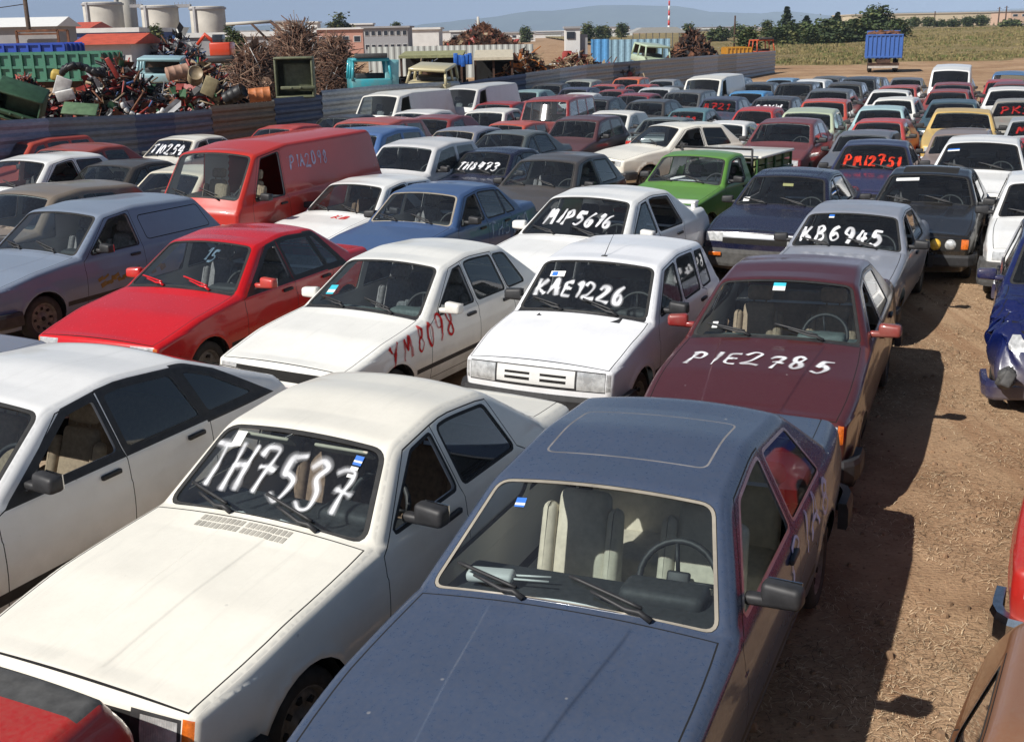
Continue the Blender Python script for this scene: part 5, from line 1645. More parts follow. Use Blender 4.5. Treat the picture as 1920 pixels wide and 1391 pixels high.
sticker(c, 'ws', -.60, .08, .10, .10, [(M_PAPER, 1)], 'windshield_paper')
for sg in (1, -1):
    mb = MB(); mb.rbox((0, 0, 0), (.02, .19, .055), .008); mb.build('indicator', [M_AMBER], c['root'], (-.022, sg * .58, .44))
c = C('quadlamp', (5.67, 15.87, 24.7, .921), P_['black'], 'black saloon with round headlights, one yellow, and an open sunroof', seats='dark')
for yl, mt in ((-.55, M_LAMP), (-.34, M_YELLOWLAMP), (.34, M_LAMP), (.55, M_LAMP)):
    mb = MB(); mb.lathe([(0, .045), (.05, .04), (.075, .02), (.085, 0), (.09, -.05)], 20, 0, Matrix.Rotation(-math.pi / 2, 4, 'Y'))
    mb.build('headlight', [mt], c['root'], (.01 + .05 * (yl / .7) ** 2, yl, .615))
sticker(c, 'ws', -.50, .52, .36, .07, [(M_PAPER, 1)], 'windshield_paper')
c = C('hatch', (8.05, 20.04, 24.6, .971), WHITE, 'white hatchback behind the black saloon with round headlights', seats='dark')
sticker(c, 'ws', -.56, .50, .2, .07, [(M_BLUEPAPER, .5), (M_PAPER, .5)], 'windshield_paper')

def pickup_bed(c, kind, pm):
    root = c['root']
    mb = MB()
    x0, x1, hw, z0, z1 = 2.80, 4.62, .80, .62, 1.02
    mb.box(((x0 + x1) / 2, 0, z0 + .03), (x1 - x0, 2 * hw, .06), 0)
    for sg in (1, -1): mb.box(((x0 + x1) / 2, sg * (hw - .02), (z0 + z1) / 2 + .03), (x1 - x0, .04, z1 - z0 - .06), 0)
    mb.box((x0 + .02, 0, (z0 + z1) / 2 + .03), (.04, 2 * hw - .08, z1 - z0 - .06), 0)
    mb.box((x1 - .02, 0, (z0 + z1) / 2 + .03), (.04, 2 * hw - .08, z1 - z0 - .06), 0)
    for sg in (1, -1):
        for j in range(6): mb.box((x0 + .15 + j * .31, sg * (hw + .012), (z0 + z1) / 2 + .02), (.04, .022, z1 - z0 - .08), 0)
        mb.rbox(((x0 + x1) / 2, sg * hw, z1), (x1 - x0 + .04, .06, .05), .012, 0)
    mb.build('load_bed', [M_TRIM if kind == 'cover' else paint('#2f5a24', .3, .5)], root)
    if kind == 'stakes':
        sb = MB()
        for sg in (1, -1):
            for j in range(5): sb.box((x0 + .06 + j * .43, sg * (hw - .01), z1 + .12), (.05, .035, .30), 1)
            for q in range(2): sb.box(((x0 + x1) / 2, sg * (hw - .045), z1 + .08 + q * .13), (x1 - x0, .025, .085), 0)
        for q in range(2): sb.box((x1 - .045, 0, z1 + .08 + q * .13), (.025, 2 * hw - .12, .085), 0)
        sb.build('stake_side', [plain('weathered_board', (.24, .25, .11), .8, var=.35), paint('#2f5a24', .3, .5)], root)
        mb = MB(); mb.rbox(((x0 + x1) / 2 + .1, 0, z1 + .30), (x1 - x0 - .1, 2 * hw + .06, .05), .02, 0)
        mb.build('bed_cover', [CREAMW], root)
        mb = MB()
        for sg in (1, -1): mb.tube([(x0 + .02, sg * .7, z1), (x0 + .02, sg * .7, z1 + .46)], .022, 6)
        mb.tube([(x0 + .02, -.7, z1 + .46), (x0 + .02, .7, z1 + .46)], .022, 6)
        mb.build('rack_hoop', [M_TRIM], root)

c = C('pickup', (2.41, 18.53, 33.9, .970), P_['green'], 'green pickup truck with slatted stake sides and a white board over its bed', cat='pickup truck', seats='dark', name='parked_pickup')
pickup_bed(c, 'stakes', P_['green'])
_a = math.radians(58); _q = at_z(1212, 334, .29)
_p = _q - Vector((math.sin(_a), math.cos(_a), 0)) * .78 + Vector((-math.cos(_a), math.sin(_a), 0)) * .69
c = C('smallhatch', (_p.x, _p.y, 58.0, .98), CREAMW, 'cream white two-door car seen nearly side on behind the green pickup', seats='dark')
c = C('boxsedan', (-2.08, 14.92, 27.3, .972), P_['bsedan'], 'mid blue boxy saloon with pale lettering sprayed along its flank', seats='grey')
spray(c, 'TH5420', on_side(c['m'], 2.45, .62), (.30, .42, .60), .20, width=1.35, stroke=.022, soft=.014, seed=19)
c = C('smallhatch', (-3.48, 16.43, 29.7, .924), WHITE, 'white three-door hatchback between red panel van and blue boxy saloon', seats='brown')
spray(c, 'KB', on_hood(c['m'], .10, .95), R_, .16, width=.34, stroke=.03, soft=.012, seed=20)
c = C('smallhatch', (-.17, 18.49, 27.7, .985), P_['dark'], 'dusty charcoal three-door hatchback behind the MIP5616 saloon', seats='grey')
c = C('roundsedan', (-1.66, 21.11, 27.9, .902), P_['navy'], 'navy saloon sprayed TH8473 in white on the windscreen', seats='dark')
spray(c, 'TH8473', on_windshield(c['m'], -.50, .14), W_, .24, width=1.0, stroke=.036, soft=.012, seed=21, slant=.1)
c = C('boxsedan', (-2.45, 25.49, 31.7, .983), P_['silverblue'], 'grey-blue saloon with a white bonnet behind the navy TH8473 saloon', seats='brown')
o = c['parts']['hood']; o['label'] = 'white bonnet'; set_paint(o, c['m'].meshes['hood'][1], WHITE)
c = C('roundsedan', (-.86, 23.32, 28.7, 1.025), P_['grey'], 'grey-green saloon behind the charcoal three-door hatchback', seats='grey', mirrors='paint')
c = C('roundsedan', (6.23, 20.05, 21.5, .961), paint('#141f4c', .2, .25), 'deep blue saloon sprayed in red figures on its dark windscreen', seats='dark')
spray(c, 'PMI2751', on_windshield(c['m'], -.52, .12), (.75, .06, .03), .28, width=1.06, stroke=.040, soft=.012, seed=23)
c = C('roundsedan', (-8.47, 19.19, 23.2, .944), paint('#191a1e', .35, .3, fade=.4), 'black saloon beyond the blue-grey estate van at the left', seats='grey')
c = C('smallhatch', (-9.80, 20.39, 23.1, .960), WHITE, 'white hatchback at the left edge beside the black saloon', seats='dark')
c = C('boxsedan', (-8.28, 24.79, 25.1, .973), CREAMW, 'cream saloon sprayed TI0254 on its windscreen near the sheet fence', seats='dark')
spray(c, 'TI0254', on_windshield(c['m'], -.52, .10), W_, .30, width=1.05, stroke=.04, soft=.014, seed=25)

# cars cut by the frame
HM['spoiler_coupe'] = CarModel(L=4.25, W=1.66, prof=sedan_prof(4.25, .72, 1.40, .93, 1.90, 1.26, 2.1, 1.28, 2.35, 1.24, 2.95, 1.0, 4.10, 1.0), h=0.05, tum=.38,
    doors=[], trunk=False, frontlamps=STD_FRONT(1.66, .72), rearlamps=STD_REAR(1.66, 1.0), rib_regions=[(lambda s: [(s.st['tail'] - .15, -.9), (s.st['tail'] + .03, -.9), (s.st['tail'] + .03, .9), (s.st['tail'] - .15, .9)], 'tail_spoiler', 'grey')])
_q = at_z(200, 1308, .99)
_a = math.radians(24)
_b = Vector((math.sin(_a), math.cos(_a), 0)); _l = Vector((-math.cos(_a), math.sin(_a), 0))
_p = _q - _b * 4.12 + _l * .70
c = C('spoiler_coupe', (_p.x, _p.y, 24), P_['rust'], 'faded red car with a dark rubber tail spoiler in the bottom left corner')
_q = at_z(1852, 505, .45)
_a = math.radians(24); _b = Vector((math.sin(_a), math.cos(_a), 0)); _l = Vector((-math.cos(_a), math.sin(_a), 0))
_p = _q - _b * .10 - _l * .74
HM['edge_hatch'] = CarModel(L=4.05, W=1.66, prof=hatch_prof(4.05, .72, 1.32, .94, 1.88, 1.34, 2.4, 1.40, 3.22, 1.36, 3.84, .92), h=0.055, tum=.34,
    doors=[(1.36, 2.36, (1.58, 2.06, 2.31, 2.29, .03)), (2.36, 3.12, (2.41, 2.38, 3.02, 2.94))], frontlamps=STD_FRONT(1.66, .72), rearlamps=STD_REAR(1.66, .88), bumper='grey', bump_f=(.24, .56))
c = C('edge_hatch', (_p.x, _p.y, 24), WHITE, 'white hatchback with a grey plastic bumper behind the crashed blue car')

_q = at_z(93, 640, .95)
_p = _q - _b * 4.16 + _l * .70
c = C('silver', (_p.x, _p.y, 24), P_['silverblue'], 'silver-blue saloon at the left edge, only its boot in view')

# the crashed blue car: its front corner is pushed in and the bumper hangs loose
import copy
m = CarModel(L=4.1, W=1.70, prof=hatch_prof(4.1, .76, 1.36, .96, 1.96, 1.36, 2.5, 1.42, 3.28, 1.38, 3.9, .95, nr=.1), h=0.045, tum=.36,
    doors=[(1.42, 2.42, (1.62, 2.14, 2.37, 2.35, .03)), (2.42, 3.15, (2.47, 2.45, 3.05, 2.98))], frontlamps=[(.46, .66, .61, .70, 'headlamp@', 'lamp'), (-.3, .3, .56, .70, 'grille', 'dark')], rearlamps=STD_REAR(1.70, .9), bumper='paint')
_sp0, _rp0 = m.side_pos, m.rib_pos
def crumple(P, sgn_y=1.0):
    P = P.copy()
    w = np.exp(-((P[:, 0] - .25) / .55) ** 2) * smoothstep(.25, .8, P[:, 2]) * smoothstep(1.25, .9, P[:, 2])
    q = np.sin(P[:, 0] * 17 + P[:, 1] * 9) * .5 + np.sin(P[:, 0] * 31 - P[:, 1] * 23 + P[:, 2] * 19) * .35
    lf = smoothstep(-.3, .75, P[:, 1]) * .7 + .3
    P[:, 2] += w * lf * (q * .085 + .04 * np.sin(P[:, 0] * 7 + 1) - .05)
    P[:, 0] += w * lf * (.28 + .10 * q) * smoothstep(1.4, .2, P[:, 0])
    P[:, 1] -= w * lf * .10 * q
    return P
m.side_pos = lambda x, z: crumple(_sp0(x, z))
m.rib_pos = lambda S_, y, off=0.0: crumple(_rp0(S_, y, off))
HM['crashed'] = m
_q = at_z(1876, 640, .62)
_p = _q - _b * .35 - _l * .74
c = C('crashed', (_p.x, _p.y, 24), P_['cobalt'], 'crashed cobalt blue car with a crumpled nose and torn bumper at right', mirrors='paint')
for ch in list(c['root'].children):
    if ch.name.startswith('bumper') and ch.data == m.bf:
        ch.location = (.14, -.08, -.08); ch.rotation_euler = (-.13, -.10, .10); ch['label'] = 'torn loose front bumper'
mb = MB()
rnd = random.Random(5)
for j in range(7):
    mb.rbox((-.05 + .05 * j, .62 + .05 * rnd.random(), .34 + .03 * rnd.random()), (.16, .10, .16), .02, 0, Matrix.Rotation(rnd.uniform(-.7, .7), 3, 'X') @ Matrix.Rotation(rnd.uniform(-.5, .5), 3, 'Y'))
mb.build('torn_liner', [M_GREYTRIM], c['root'])

_q = at_z(1884, 1150, .50)
_p = _q - _b * 0.10 - _l * .78
HM['edge_sedan'] = CarModel(L=4.3, W=1.66, prof=sedan_prof(4.3), h=0.055, tum=.42, doors=[(1.46, 2.40, (1.66, 2.10, 2.36, 2.33)), (2.40, 3.2, (2.44, 2.41, 3.14, 2.94))], frontlamps=STD_FRONT(1.65, .74), rearlamps=STD_REAR(1.65, .92), bumper='chrome')
c = C('edge_sedan', (_p.x, _p.y, 29), P_['rust'], 'red saloon with a chrome bumper cut by the right edge of the frame', mirrors=False)
_a = math.radians(30); _b = Vector((math.sin(_a), math.cos(_a), 0)); _l = Vector((-math.cos(_a), math.sin(_a), 0))
_q = at_z(1886, 1195, .86)
_p = _q - _b * 4.0 - _l * .72
c = C('edge_hatch', (_p.x, _p.y, 30), P_['brown'], 'brown hatchback in the bottom right corner, dark side glass')
# ------------------------------------------------------------------ the middle and far rows: (px, py) is the middle of the front edge of the roof
FAR = [
 (716, 178, 'van', '#e9e8e0', 'white panel van with a grey side nearest the sheet fence'),
 (872, 166, 'van', '#d8d9d6', 'pale grey van with a raised roof behind the white panel van'),
 (640, 219, 'sedan', '#1a1f2e', 'dark saloon against the sheet fence left of the white van'),
 (528, 240, 'hatch', '#c01c1c', 'bright red hatchback by the fence behind the red panel van'),
 (714, 230, 'box', '#b03024', 'faded red hatchback in front of the white panel van'),
 (802, 211, 'sedan', '#e8e8e4', 'small white saloon beside the white panel van'),
 (824, 222, 'sedan', '#7d1c26', 'wine red saloon two places right of the white panel van'),
 (926, 231, 'box', '#c23a22', 'orange-red hatchback behind the grey-green saloon'),
 (918, 195, 'sedan', '#9c1d1e', 'dull red saloon right of the grey raised van'),
 (912, 210, 'sedan', '#ecebe4', 'white saloon in front of the dull red one'),
 (1030, 188, 'jeep', '#8a1420', 'tall dark red off-roader in the middle rows'),
 (985, 192, 'sedan', '#c4442c', 'orange saloon left of the tall red off-roader'),
 (692, 250, 'box', '#2c64a4', 'light blue hatchback behind the red panel van'),
 (718, 277, 'box', '#d9dadb', 'pale silver small car half hidden by the rear of the red panel van'),
 (1036, 226, 'box', '#4a1a2c', 'plum coloured hatchback behind the grey-green saloon, dark glass'),
 (1144, 211, 'hatch', '#ebebe6', 'white hatchback with a light patch on its windscreen'),
 (1290, 207, 'sedan', '#4f7d88', 'teal saloon with red marks on its windscreen'),
 (1236, 190, 'sedan', '#3a3a3c', 'dark grey saloon behind the white hatchback with a light patch'),
 (1005, 173, 'sedan', '#86a5a6', 'pale teal saloon near the middle of the fence'),
 (1055, 159, 'sedan', '#23262e', 'black saloon close under the middle of the fence'),
 (1066, 167, 'hatch', '#20305a', 'dark blue hatchback under the middle of the fence'),
 (1098, 152, 'sedan', '#9aa19a', 'grey-green saloon with a red neighbour under the fence'),
 (1126, 160, 'sedan', '#b73a2c', 'brick red saloon in the far fence row'),
 (1163, 149, 'box', '#d2602a', 'orange boxy hatchback in the far fence row'),
 (1136, 170, 'hatch', '#8c2030', 'crimson hatchback in the far rows, open side'),
 (1085, 178, 'sedan', '#e6e6e2', 'white saloon behind the tall red off-roader'),
 (1126, 188, 'sedan', '#30323c', 'charcoal saloon with red marks right of the tall off-roader'),
 (1196, 160, 'hatch', '#bb3a30', 'tomato red hatchback in the far fence row'),
 (1196, 178, 'sedan', '#8d2434', 'ruby red saloon in front of the tomato red hatchback'),
 (1236, 152, 'sedan', '#8b9096', 'grey saloon left of the white box van'),
 (1228, 167, 'hatch', '#c9ced2', 'light grey hatchback left of the white box van'),
 (1313, 148, 'van', '#eeece2', 'white box van standing alone before the fence end'),
 (1277, 175, 'estate', '#55575a', 'grey estate in front of the white box van'),
 (1393, 150, 'sedan', '#5c7286', 'slate blue saloon right of the white box van'),
 (1457, 150, 'hatch', '#6d9cc4', 'sky blue hatchback in the last row before bare soil'),
 (1384, 174, 'hatch', '#1f8fd0', 'vivid light blue hatchback right of the white box van'),
 (1440, 158, 'sedan', '#3a4450', 'dark slate saloon behind the vivid blue hatchback'),
 (1517, 152, 'hatch', '#e6e8e8', 'white hatchback in the last row by bare soil'),
 (1546, 147, 'estate', '#3a4048', 'dark grey estate in the last row by bare soil'),
 (1492, 158, 'box', '#2e2a2a', 'dark brown hatchback left of the last white hatchback'),
 (1444, 187, 'sedan', '#152238', 'midnight blue saloon with white figures on its windscreen'),
 (1346, 186, 'sedan', '#2b3a58', 'steel blue saloon with red marks before the vivid blue hatchback'),
 (1385, 207, 'hatch', '#b81c20', 'red hatchback with a rounded tail behind a white saloon'),
 (1547, 190, 'box', '#bf3d28', 'orange-red boxy hatchback in the sixth column'),
 (1577, 172, 'sedan', '#44505e', 'dark blue-grey saloon behind the orange-red box'),
 (1514, 212, 'sedan', '#b9c8a8', 'pale green saloon in the middle rows'),
 (1491, 231, 'sedan', '#6c1626', 'maroon saloon with a silver sunshade behind the green pickup'),
 (1351, 229, 'sedan', '#f0f0ee', 'white saloon with a sunshade beside the white pickup'),
 (1606, 150, 'estate', '#232833', 'black estate at the head of the sixth column'),
 (1690, 149, 'sedan', '#5d6470', 'grey rounded saloon at the head of the seventh column'),
 (1686, 164, 'sedan', '#b02c2a', 'red saloon behind two white hatchbacks'),
 (1667, 172, 'hatch', '#e9e9e6', 'white hatchback, farther of two in line'),
 (1670, 187, 'hatch', '#f1efe8', 'white hatchback, nearer of two in line, amber corner lamp'),
 (1652, 205, 'sedan', '#a9cdd2', 'pale ice blue saloon in the seventh column'),
 (1636, 227, 'sedan', '#c0141e', 'scarlet saloon behind the grey one in the seventh column'),
 (1625, 251, 'hatch', '#5a6270', 'steel grey hatchback right behind the deep blue saloon'),
 (1766, 132, 'van', '#f2f2f0', 'white van at the far end of the eighth column'),
 (1795, 149, 'hatch', '#f0f0ea', 'white hatchback in front of the far white van'),
 (1782, 159, 'sedan', '#8a3a44', 'dusty rose saloon in the eighth column'),
 (1781, 173, 'sedan', '#8c242c', 'dark red saloon in the eighth column'),
 (1780, 193, 'sedan', '#13495c', 'dark teal saloon behind the yellow car'),
 (1786, 212, 'sedan', '#d6b468', 'yellow saloon in the eighth column'),
 (1811, 249, 'estate', '#8a7a74', 'dusty taupe estate with red seats in front of the yellow saloon'),
 (1861, 154, 'box', '#a81c24', 'small red car at the far end of the right column'),
 (1894, 139, 'jeep', '#3f6c9c', 'blue off-roader at the far end of the right column'),
 (1897, 160, 'sedan', '#6a3238', 'brown-red saloon behind the white one at right edge'),
 (1897, 171, 'hatch', '#efefec', 'white hatchback at right edge of the far rows'),
 (1903, 190, 'sedan', '#9a9890', 'beige-grey saloon with red marks at right edge'),
 (1922, 224, 'sedan', '#a8aeb4', 'silver saloon with red marks cut by the right edge'),
 (1935, 262, 'hatch', '#b01c22', 'red hatchback cut by the right edge, below the silver one'),
 (1632, 147, 'sedan', '#2e3440', 'dark saloon beside the black estate heading the sixth column'),
 (1716, 160, 'hatch', '#7a2026', 'dark red hatchback between grey rounded saloon and white van'),
 (1562, 160, 'hatch', '#23262c', 'black hatchback in front of the dark grey estate'),
 (1266, 163, 'hatch', '#2a2c30', 'small black hatchback left of the white box van, farther row'),
 (285, 325, 'sedan', '#e9e2cc', 'cream saloon squeezed between black saloon and red van'),
 (18, 268, 'estate', '#b0341f', 'rust red estate cut by the left edge near the fence'),
 (172, 279, 'sedan', '#9a2c1c', 'brown-red saloon behind the white hatchback at left'),
 (20, 362, 'hatch', '#7c6f60', 'dusty brown hatchback at left edge behind the estate van'),
 ]
R2_ = (.40, .03, .03)
SPRAYED = {1290: (R2_, '2A38'), 1126: None, 1444: ((.85, .86, .88), '09XW'), 1346: (R2_, 'B721'), 1903: (R2_, 'PK31'), 1922: (R2_, 'MA7')}
FSEAT = ['dark', 'grey', 'brown', 'tan']
def far_pose(px, py, m, yaw):
    T = m.st
    p = m.rib_pos(np.array([T['rf']]), np.array([0.0]))[0]
    q = at_z(px, py, p[2])
    a = math.radians(yaw)
    return q.x - p[0] * math.sin(a), q.y - p[0] * math.cos(a)
_frnd = random.Random(12)
for i, (px, py, kind, hx, lab) in enumerate(FAR):
    m = VARS.get((kind, (i * 7 + 3) % (6 if kind == 'sedan' else 5)), FM[kind])
    yaw = 25 + _frnd.uniform(-3.0, 3.0)
    finish(m)
    x, y = far_pose(px, py, m, yaw)
    pm = paint(hx, _frnd.uniform(.15, .4), .34, fade=_frnd.uniform(0, .3))
    van = kind == 'van'
    c = place_car(m, x, y, yaw, pm, lab, cat='van' if van else ('off-roader' if kind == 'jeep' else 'car'), name='parked_van' if van else 'parked_car', seats=_frnd.choice(FSEAT), lod=1, roll=_frnd.uniform(-.02, .02), pitch=_frnd.uniform(-.012, .012), mirrors=(y < 45), rim=_frnd.choice([0, 1]))
    if px in SPRAYED and SPRAYED[px]:
        rgb, tx = SPRAYED[px]
        spray(c, tx, on_windshield(m, -.45, .12), rgb, .24, width=.9, stroke=.026, soft=.024, seed=px)
# the one saloon parked tail first
m = CarModel(L=4.3, W=1.66, prof=sedan_prof(4.3, .72, 1.42, .93, 2.0, 1.33, 2.55, 1.39, 3.12, 1.35, 3.70, 1.0, 4.18, .97), h=.08, tum=.38, doors=[(1.46, 2.40, (1.66, 2.14, 2.36, 2.33)), (2.40, 3.2, (2.44, 2.41, 3.14, 2.94))],
    frontlamps=STD_FRONT(1.66, .72), rearlamps=[(.40, .76, .74, .86, 'taillamp@', 'red'), (-.74, .74, .62, .70, 'tail_panel', 'trim')], sideseal='trim')
q = at_z(1205, 229, 1.35)
a = math.radians(24 + 180)
c = place_car(m, q.x - 3.12 * math.sin(a), q.y - 3.12 * math.cos(a), 204, paint('#54666a', .3, .34, fade=.3), 'grey-green saloon parked tail first with a black tail spoiler', mirrors=True)
mb = MB(); mb.rbox((0, 0, 0), (.14, 1.3, .035), .014)
for sg in (1, -1): mb.rbox((0, sg * .6, -.04), (.12, .05, .09), .012)
mb.build('tail_spoiler', [M_TRIM], c['root'], (4.05, 0, 1.06))
# ------------------------------------------------------------------ where each car finally stands: label: (x, y, size)
SETTLE = {
    'navy saloon with a chrome grille bar between green pickup and silver saloon': (3.44, 15.86, 0.959),
    'black saloon with round headlights, one yellow, and an open sunroof': (5.61, 15.73, 0.937),
    'white hatchback behind the black saloon with round headlights': (7.88, 19.35, 1.026),
    'mid blue boxy saloon with pale lettering sprayed along its flank': (-2.07, 14.87, 0.977),
    'white three-door hatchback between red panel van and blue boxy saloon': (-3.26, 16.48, 0.924),
    'dusty charcoal three-door hatchback behind the MIP5616 saloon': (-0.17, 18.54, 0.981),
    'navy saloon sprayed TH8473 in white on the windscreen': (-1.26, 21.1, 0.906),
    'grey-blue saloon with a white bonnet behind the navy TH8473 saloon': (-2.2, 25.77, 0.966),
    'grey-green saloon behind the charcoal three-door hatchback': (-1.01, 24.49, 0.944),
    'deep blue saloon sprayed in red figures on its dark windscreen': (6.2, 19.88, 0.975),
    'black saloon beyond the blue-grey estate van at the left': (-8.1, 19.35, 0.944),
    'white hatchback at the left edge beside the black saloon': (-9.63, 19.14, 1.049),
    'cream saloon sprayed TI0254 on its windscreen near the sheet fence': (-8.5, 25.43, 0.929),
    'white hatchback with a grey plastic bumper behind the crashed blue car': (6.84, 14.11, 1),
    'dark saloon against the sheet fence left of the white van': (-5.63, 31.79, 0.972),
    'bright red hatchback by the fence behind the red panel van': (-6.71, 28.68, 0.908),
    'faded red hatchback in front of the white panel van': (-4.09, 25.14, 1.148),
    'small white saloon beside the white panel van': (-3.51, 31.7, 1.002),
    'wine red saloon two places right of the white panel van': (-2.78, 28.73, 1.031),
    'orange-red hatchback behind the grey-green saloon': (-0.68, 29.4, 0.856),
    'dull red saloon right of the grey raised van': (-1.15, 35.79, 1.003),
    'white saloon in front of the dull red one': (-1.24, 32.03, 0.963),
    'tall dark red off-roader in the middle rows': (0.58, 32.11, 0.965),
    'orange saloon left of the tall red off-roader': (0.24, 39.1, 0.847),
    'light blue hatchback behind the red panel van': (-3.97, 21.99, 1.168),
    'pale silver small car half hidden by the rear of the red panel van': (-2.71, 21.18, 1.009),
    'plum coloured hatchback behind the grey-green saloon, dark glass': (1.05, 28.02, 0.967),
    'white hatchback with a light patch on its windscreen': (2.11, 31.48, 0.942),
    'teal saloon with red marks on its windscreen': (4.68, 33.04, 0.867),
    'dark grey saloon behind the white hatchback with a light patch': (3.57, 34.93, 1.003),
    'pale teal saloon near the middle of the fence': (-0.05, 42.55, 0.975),
    'black saloon close under the middle of the fence': (1, 47.35, 1.024),
    'dark blue hatchback under the middle of the fence': (2, 45.69, 0.934),
    'grey-green saloon with a red neighbour under the fence': (2.46, 51.26, 0.977),
    'brick red saloon in the far fence row': (3.47, 48.84, 0.914),
    'orange boxy hatchback in the far fence row': (4.83, 52.2, 0.961),
    'crimson hatchback in the far rows, open side': (3.47, 45.33, 0.872),
    'white saloon behind the tall red off-roader': (1.94, 42.04, 0.915),
    'charcoal saloon with red marks right of the tall off-roader': (1.88, 35.81, 1.041),
    'tomato red hatchback in the far fence row': (4.86, 48.31, 0.902),
    'ruby red saloon in front of the tomato red hatchback': (3.61, 39.51, 0.969),
    'grey saloon left of the white box van': (6.4, 51.51, 0.928),
    'light grey hatchback left of the white box van': (4.92, 43.16, 0.98),
    'grey estate in front of the white box van': (5.2, 38.59, 0.987),
    'slate blue saloon right of the white box van': (8.95, 48.75, 0.996),
    'sky blue hatchback in the last row before bare soil': (11.07, 49.3, 0.959),
    'vivid light blue hatchback right of the white box van': (7.68, 39.72, 0.968),
    'dark slate saloon behind the vivid blue hatchback': (9.51, 45.91, 0.955),
    'white hatchback in the last row by bare soil': (11.53, 46.13, 1.009),
    'dark grey estate in the last row by bare soil': (13.12, 49.78, 0.93),
    'dark brown hatchback left of the last white hatchback': (10.15, 42.59, 1.035),
    'midnight blue saloon with white figures on its windscreen': (7.56, 35.22, 0.972),
    'steel blue saloon with red marks before the vivid blue hatchback': (6.15, 36.12, 0.969),
    'red hatchback with a rounded tail behind a white saloon': (6.41, 31.87, 0.893),
    'orange-red boxy hatchback in the sixth column': (8.73, 32.86, 1),
    'dark blue-grey saloon behind the orange-red box': (10.22, 38.25, 1.036),
    'pale green saloon in the middle rows': (7.21, 28.94, 0.977),
    'maroon saloon with a silver sunshade behind the green pickup': (5.63, 25.13, 1.026),
    'white saloon with a sunshade beside the white pickup': (4.98, 28.74, 0.848),
    'black estate at the head of the sixth column': (13.51, 45.64, 0.998),
    'grey rounded saloon at the head of the seventh column': (16.13, 47.63, 0.975),
    'red saloon behind two white hatchbacks': (13.43, 40.91, 1.007),
    'white hatchback, farther of two in line': (12.11, 37.41, 1.001),
    'white hatchback, nearer of two in line, amber corner lamp': (10.94, 33.71, 0.979),
    'pale ice blue saloon in the seventh column': (9.54, 30.18, 0.963),
    'scarlet saloon behind the grey one in the seventh column': (8.36, 26.9, 0.925),
    'steel grey hatchback right behind the deep blue saloon': (7.09, 23.99, 0.895),
    'white hatchback in front of the far white van': (18.39, 48.44, 0.89),
    'dusty rose saloon in the eighth column': (15.31, 40.35, 1.042),
    'dark red saloon in the eighth column': (13.71, 36.61, 1.008),
    'dark teal saloon behind the yellow car': (11.85, 31.16, 1.018),
    'yellow saloon in the eighth column': (10.46, 26.84, 1.061),
    'dusty taupe estate with red seats in front of the yellow saloon': (9.05, 23.41, 0.869),
    'small red car at the far end of the right column': (17.87, 42.01, 1.002),
    'blue off-roader at the far end of the right column': (19.34, 45.29, 0.917),
    'brown-red saloon behind the white one at right edge': (16.33, 37.91, 1.096),
    'white hatchback at right edge of the far rows': (14.81, 34.19, 1.097),
    'beige-grey saloon with red marks at right edge': (13.31, 30.15, 1.091),
    'silver saloon with red marks cut by the right edge': (11.98, 26.14, 0.971),
    'red hatchback cut by the right edge, below the silver one': (10.37, 22.83, 0.818),
    'dark saloon beside the black estate heading the sixth column': (15.07, 49.68, 0.943),
    'dark red hatchback between grey rounded saloon and white van': (15.09, 44.54, 0.876),
    'black hatchback in front of the dark grey estate': (11.89, 42, 1.014),
    'small black hatchback left of the white box van, farther row': (6.19, 46.64, 0.903),
    'cream saloon squeezed between black saloon and red van': (-6.57, 18.87, 0.945),
    'rust red estate cut by the left edge near the fence': (-11.65, 23.53, 1),
    'brown-red saloon behind the white hatchback at left': (-9.83, 21.81, 1.024),
    'dusty brown hatchback at left edge behind the estate van': (-7.91, 14.83, 1.06),
    'grey-green saloon parked tail first with a black tail spoiler': (5.2, 32.87, 0.906),
    'green pickup truck with slatted stake sides and a white board over its bed': (2.25, 18.55, 0.97),
    'white panel van with a grey side nearest the sheet fence': (-4.15, 35.2, 0.942),
    'pale grey van with a raised roof behind the white panel van': (-1.82, 38.76, 0.931),
    'white box van standing alone before the fence end': (6.95, 42.4, 0.939),
    'white van at the far end of the eighth column': (16.72, 44.25, 0.975),
}
for o in list(bpy.data.objects):
    if o.parent is None and o.type == 'EMPTY' and o.get('label') in SETTLE:
        x, y, k = SETTLE[o['label']]
        o.location.x, o.location.y = x, y
        o.scale = (k, k, k)
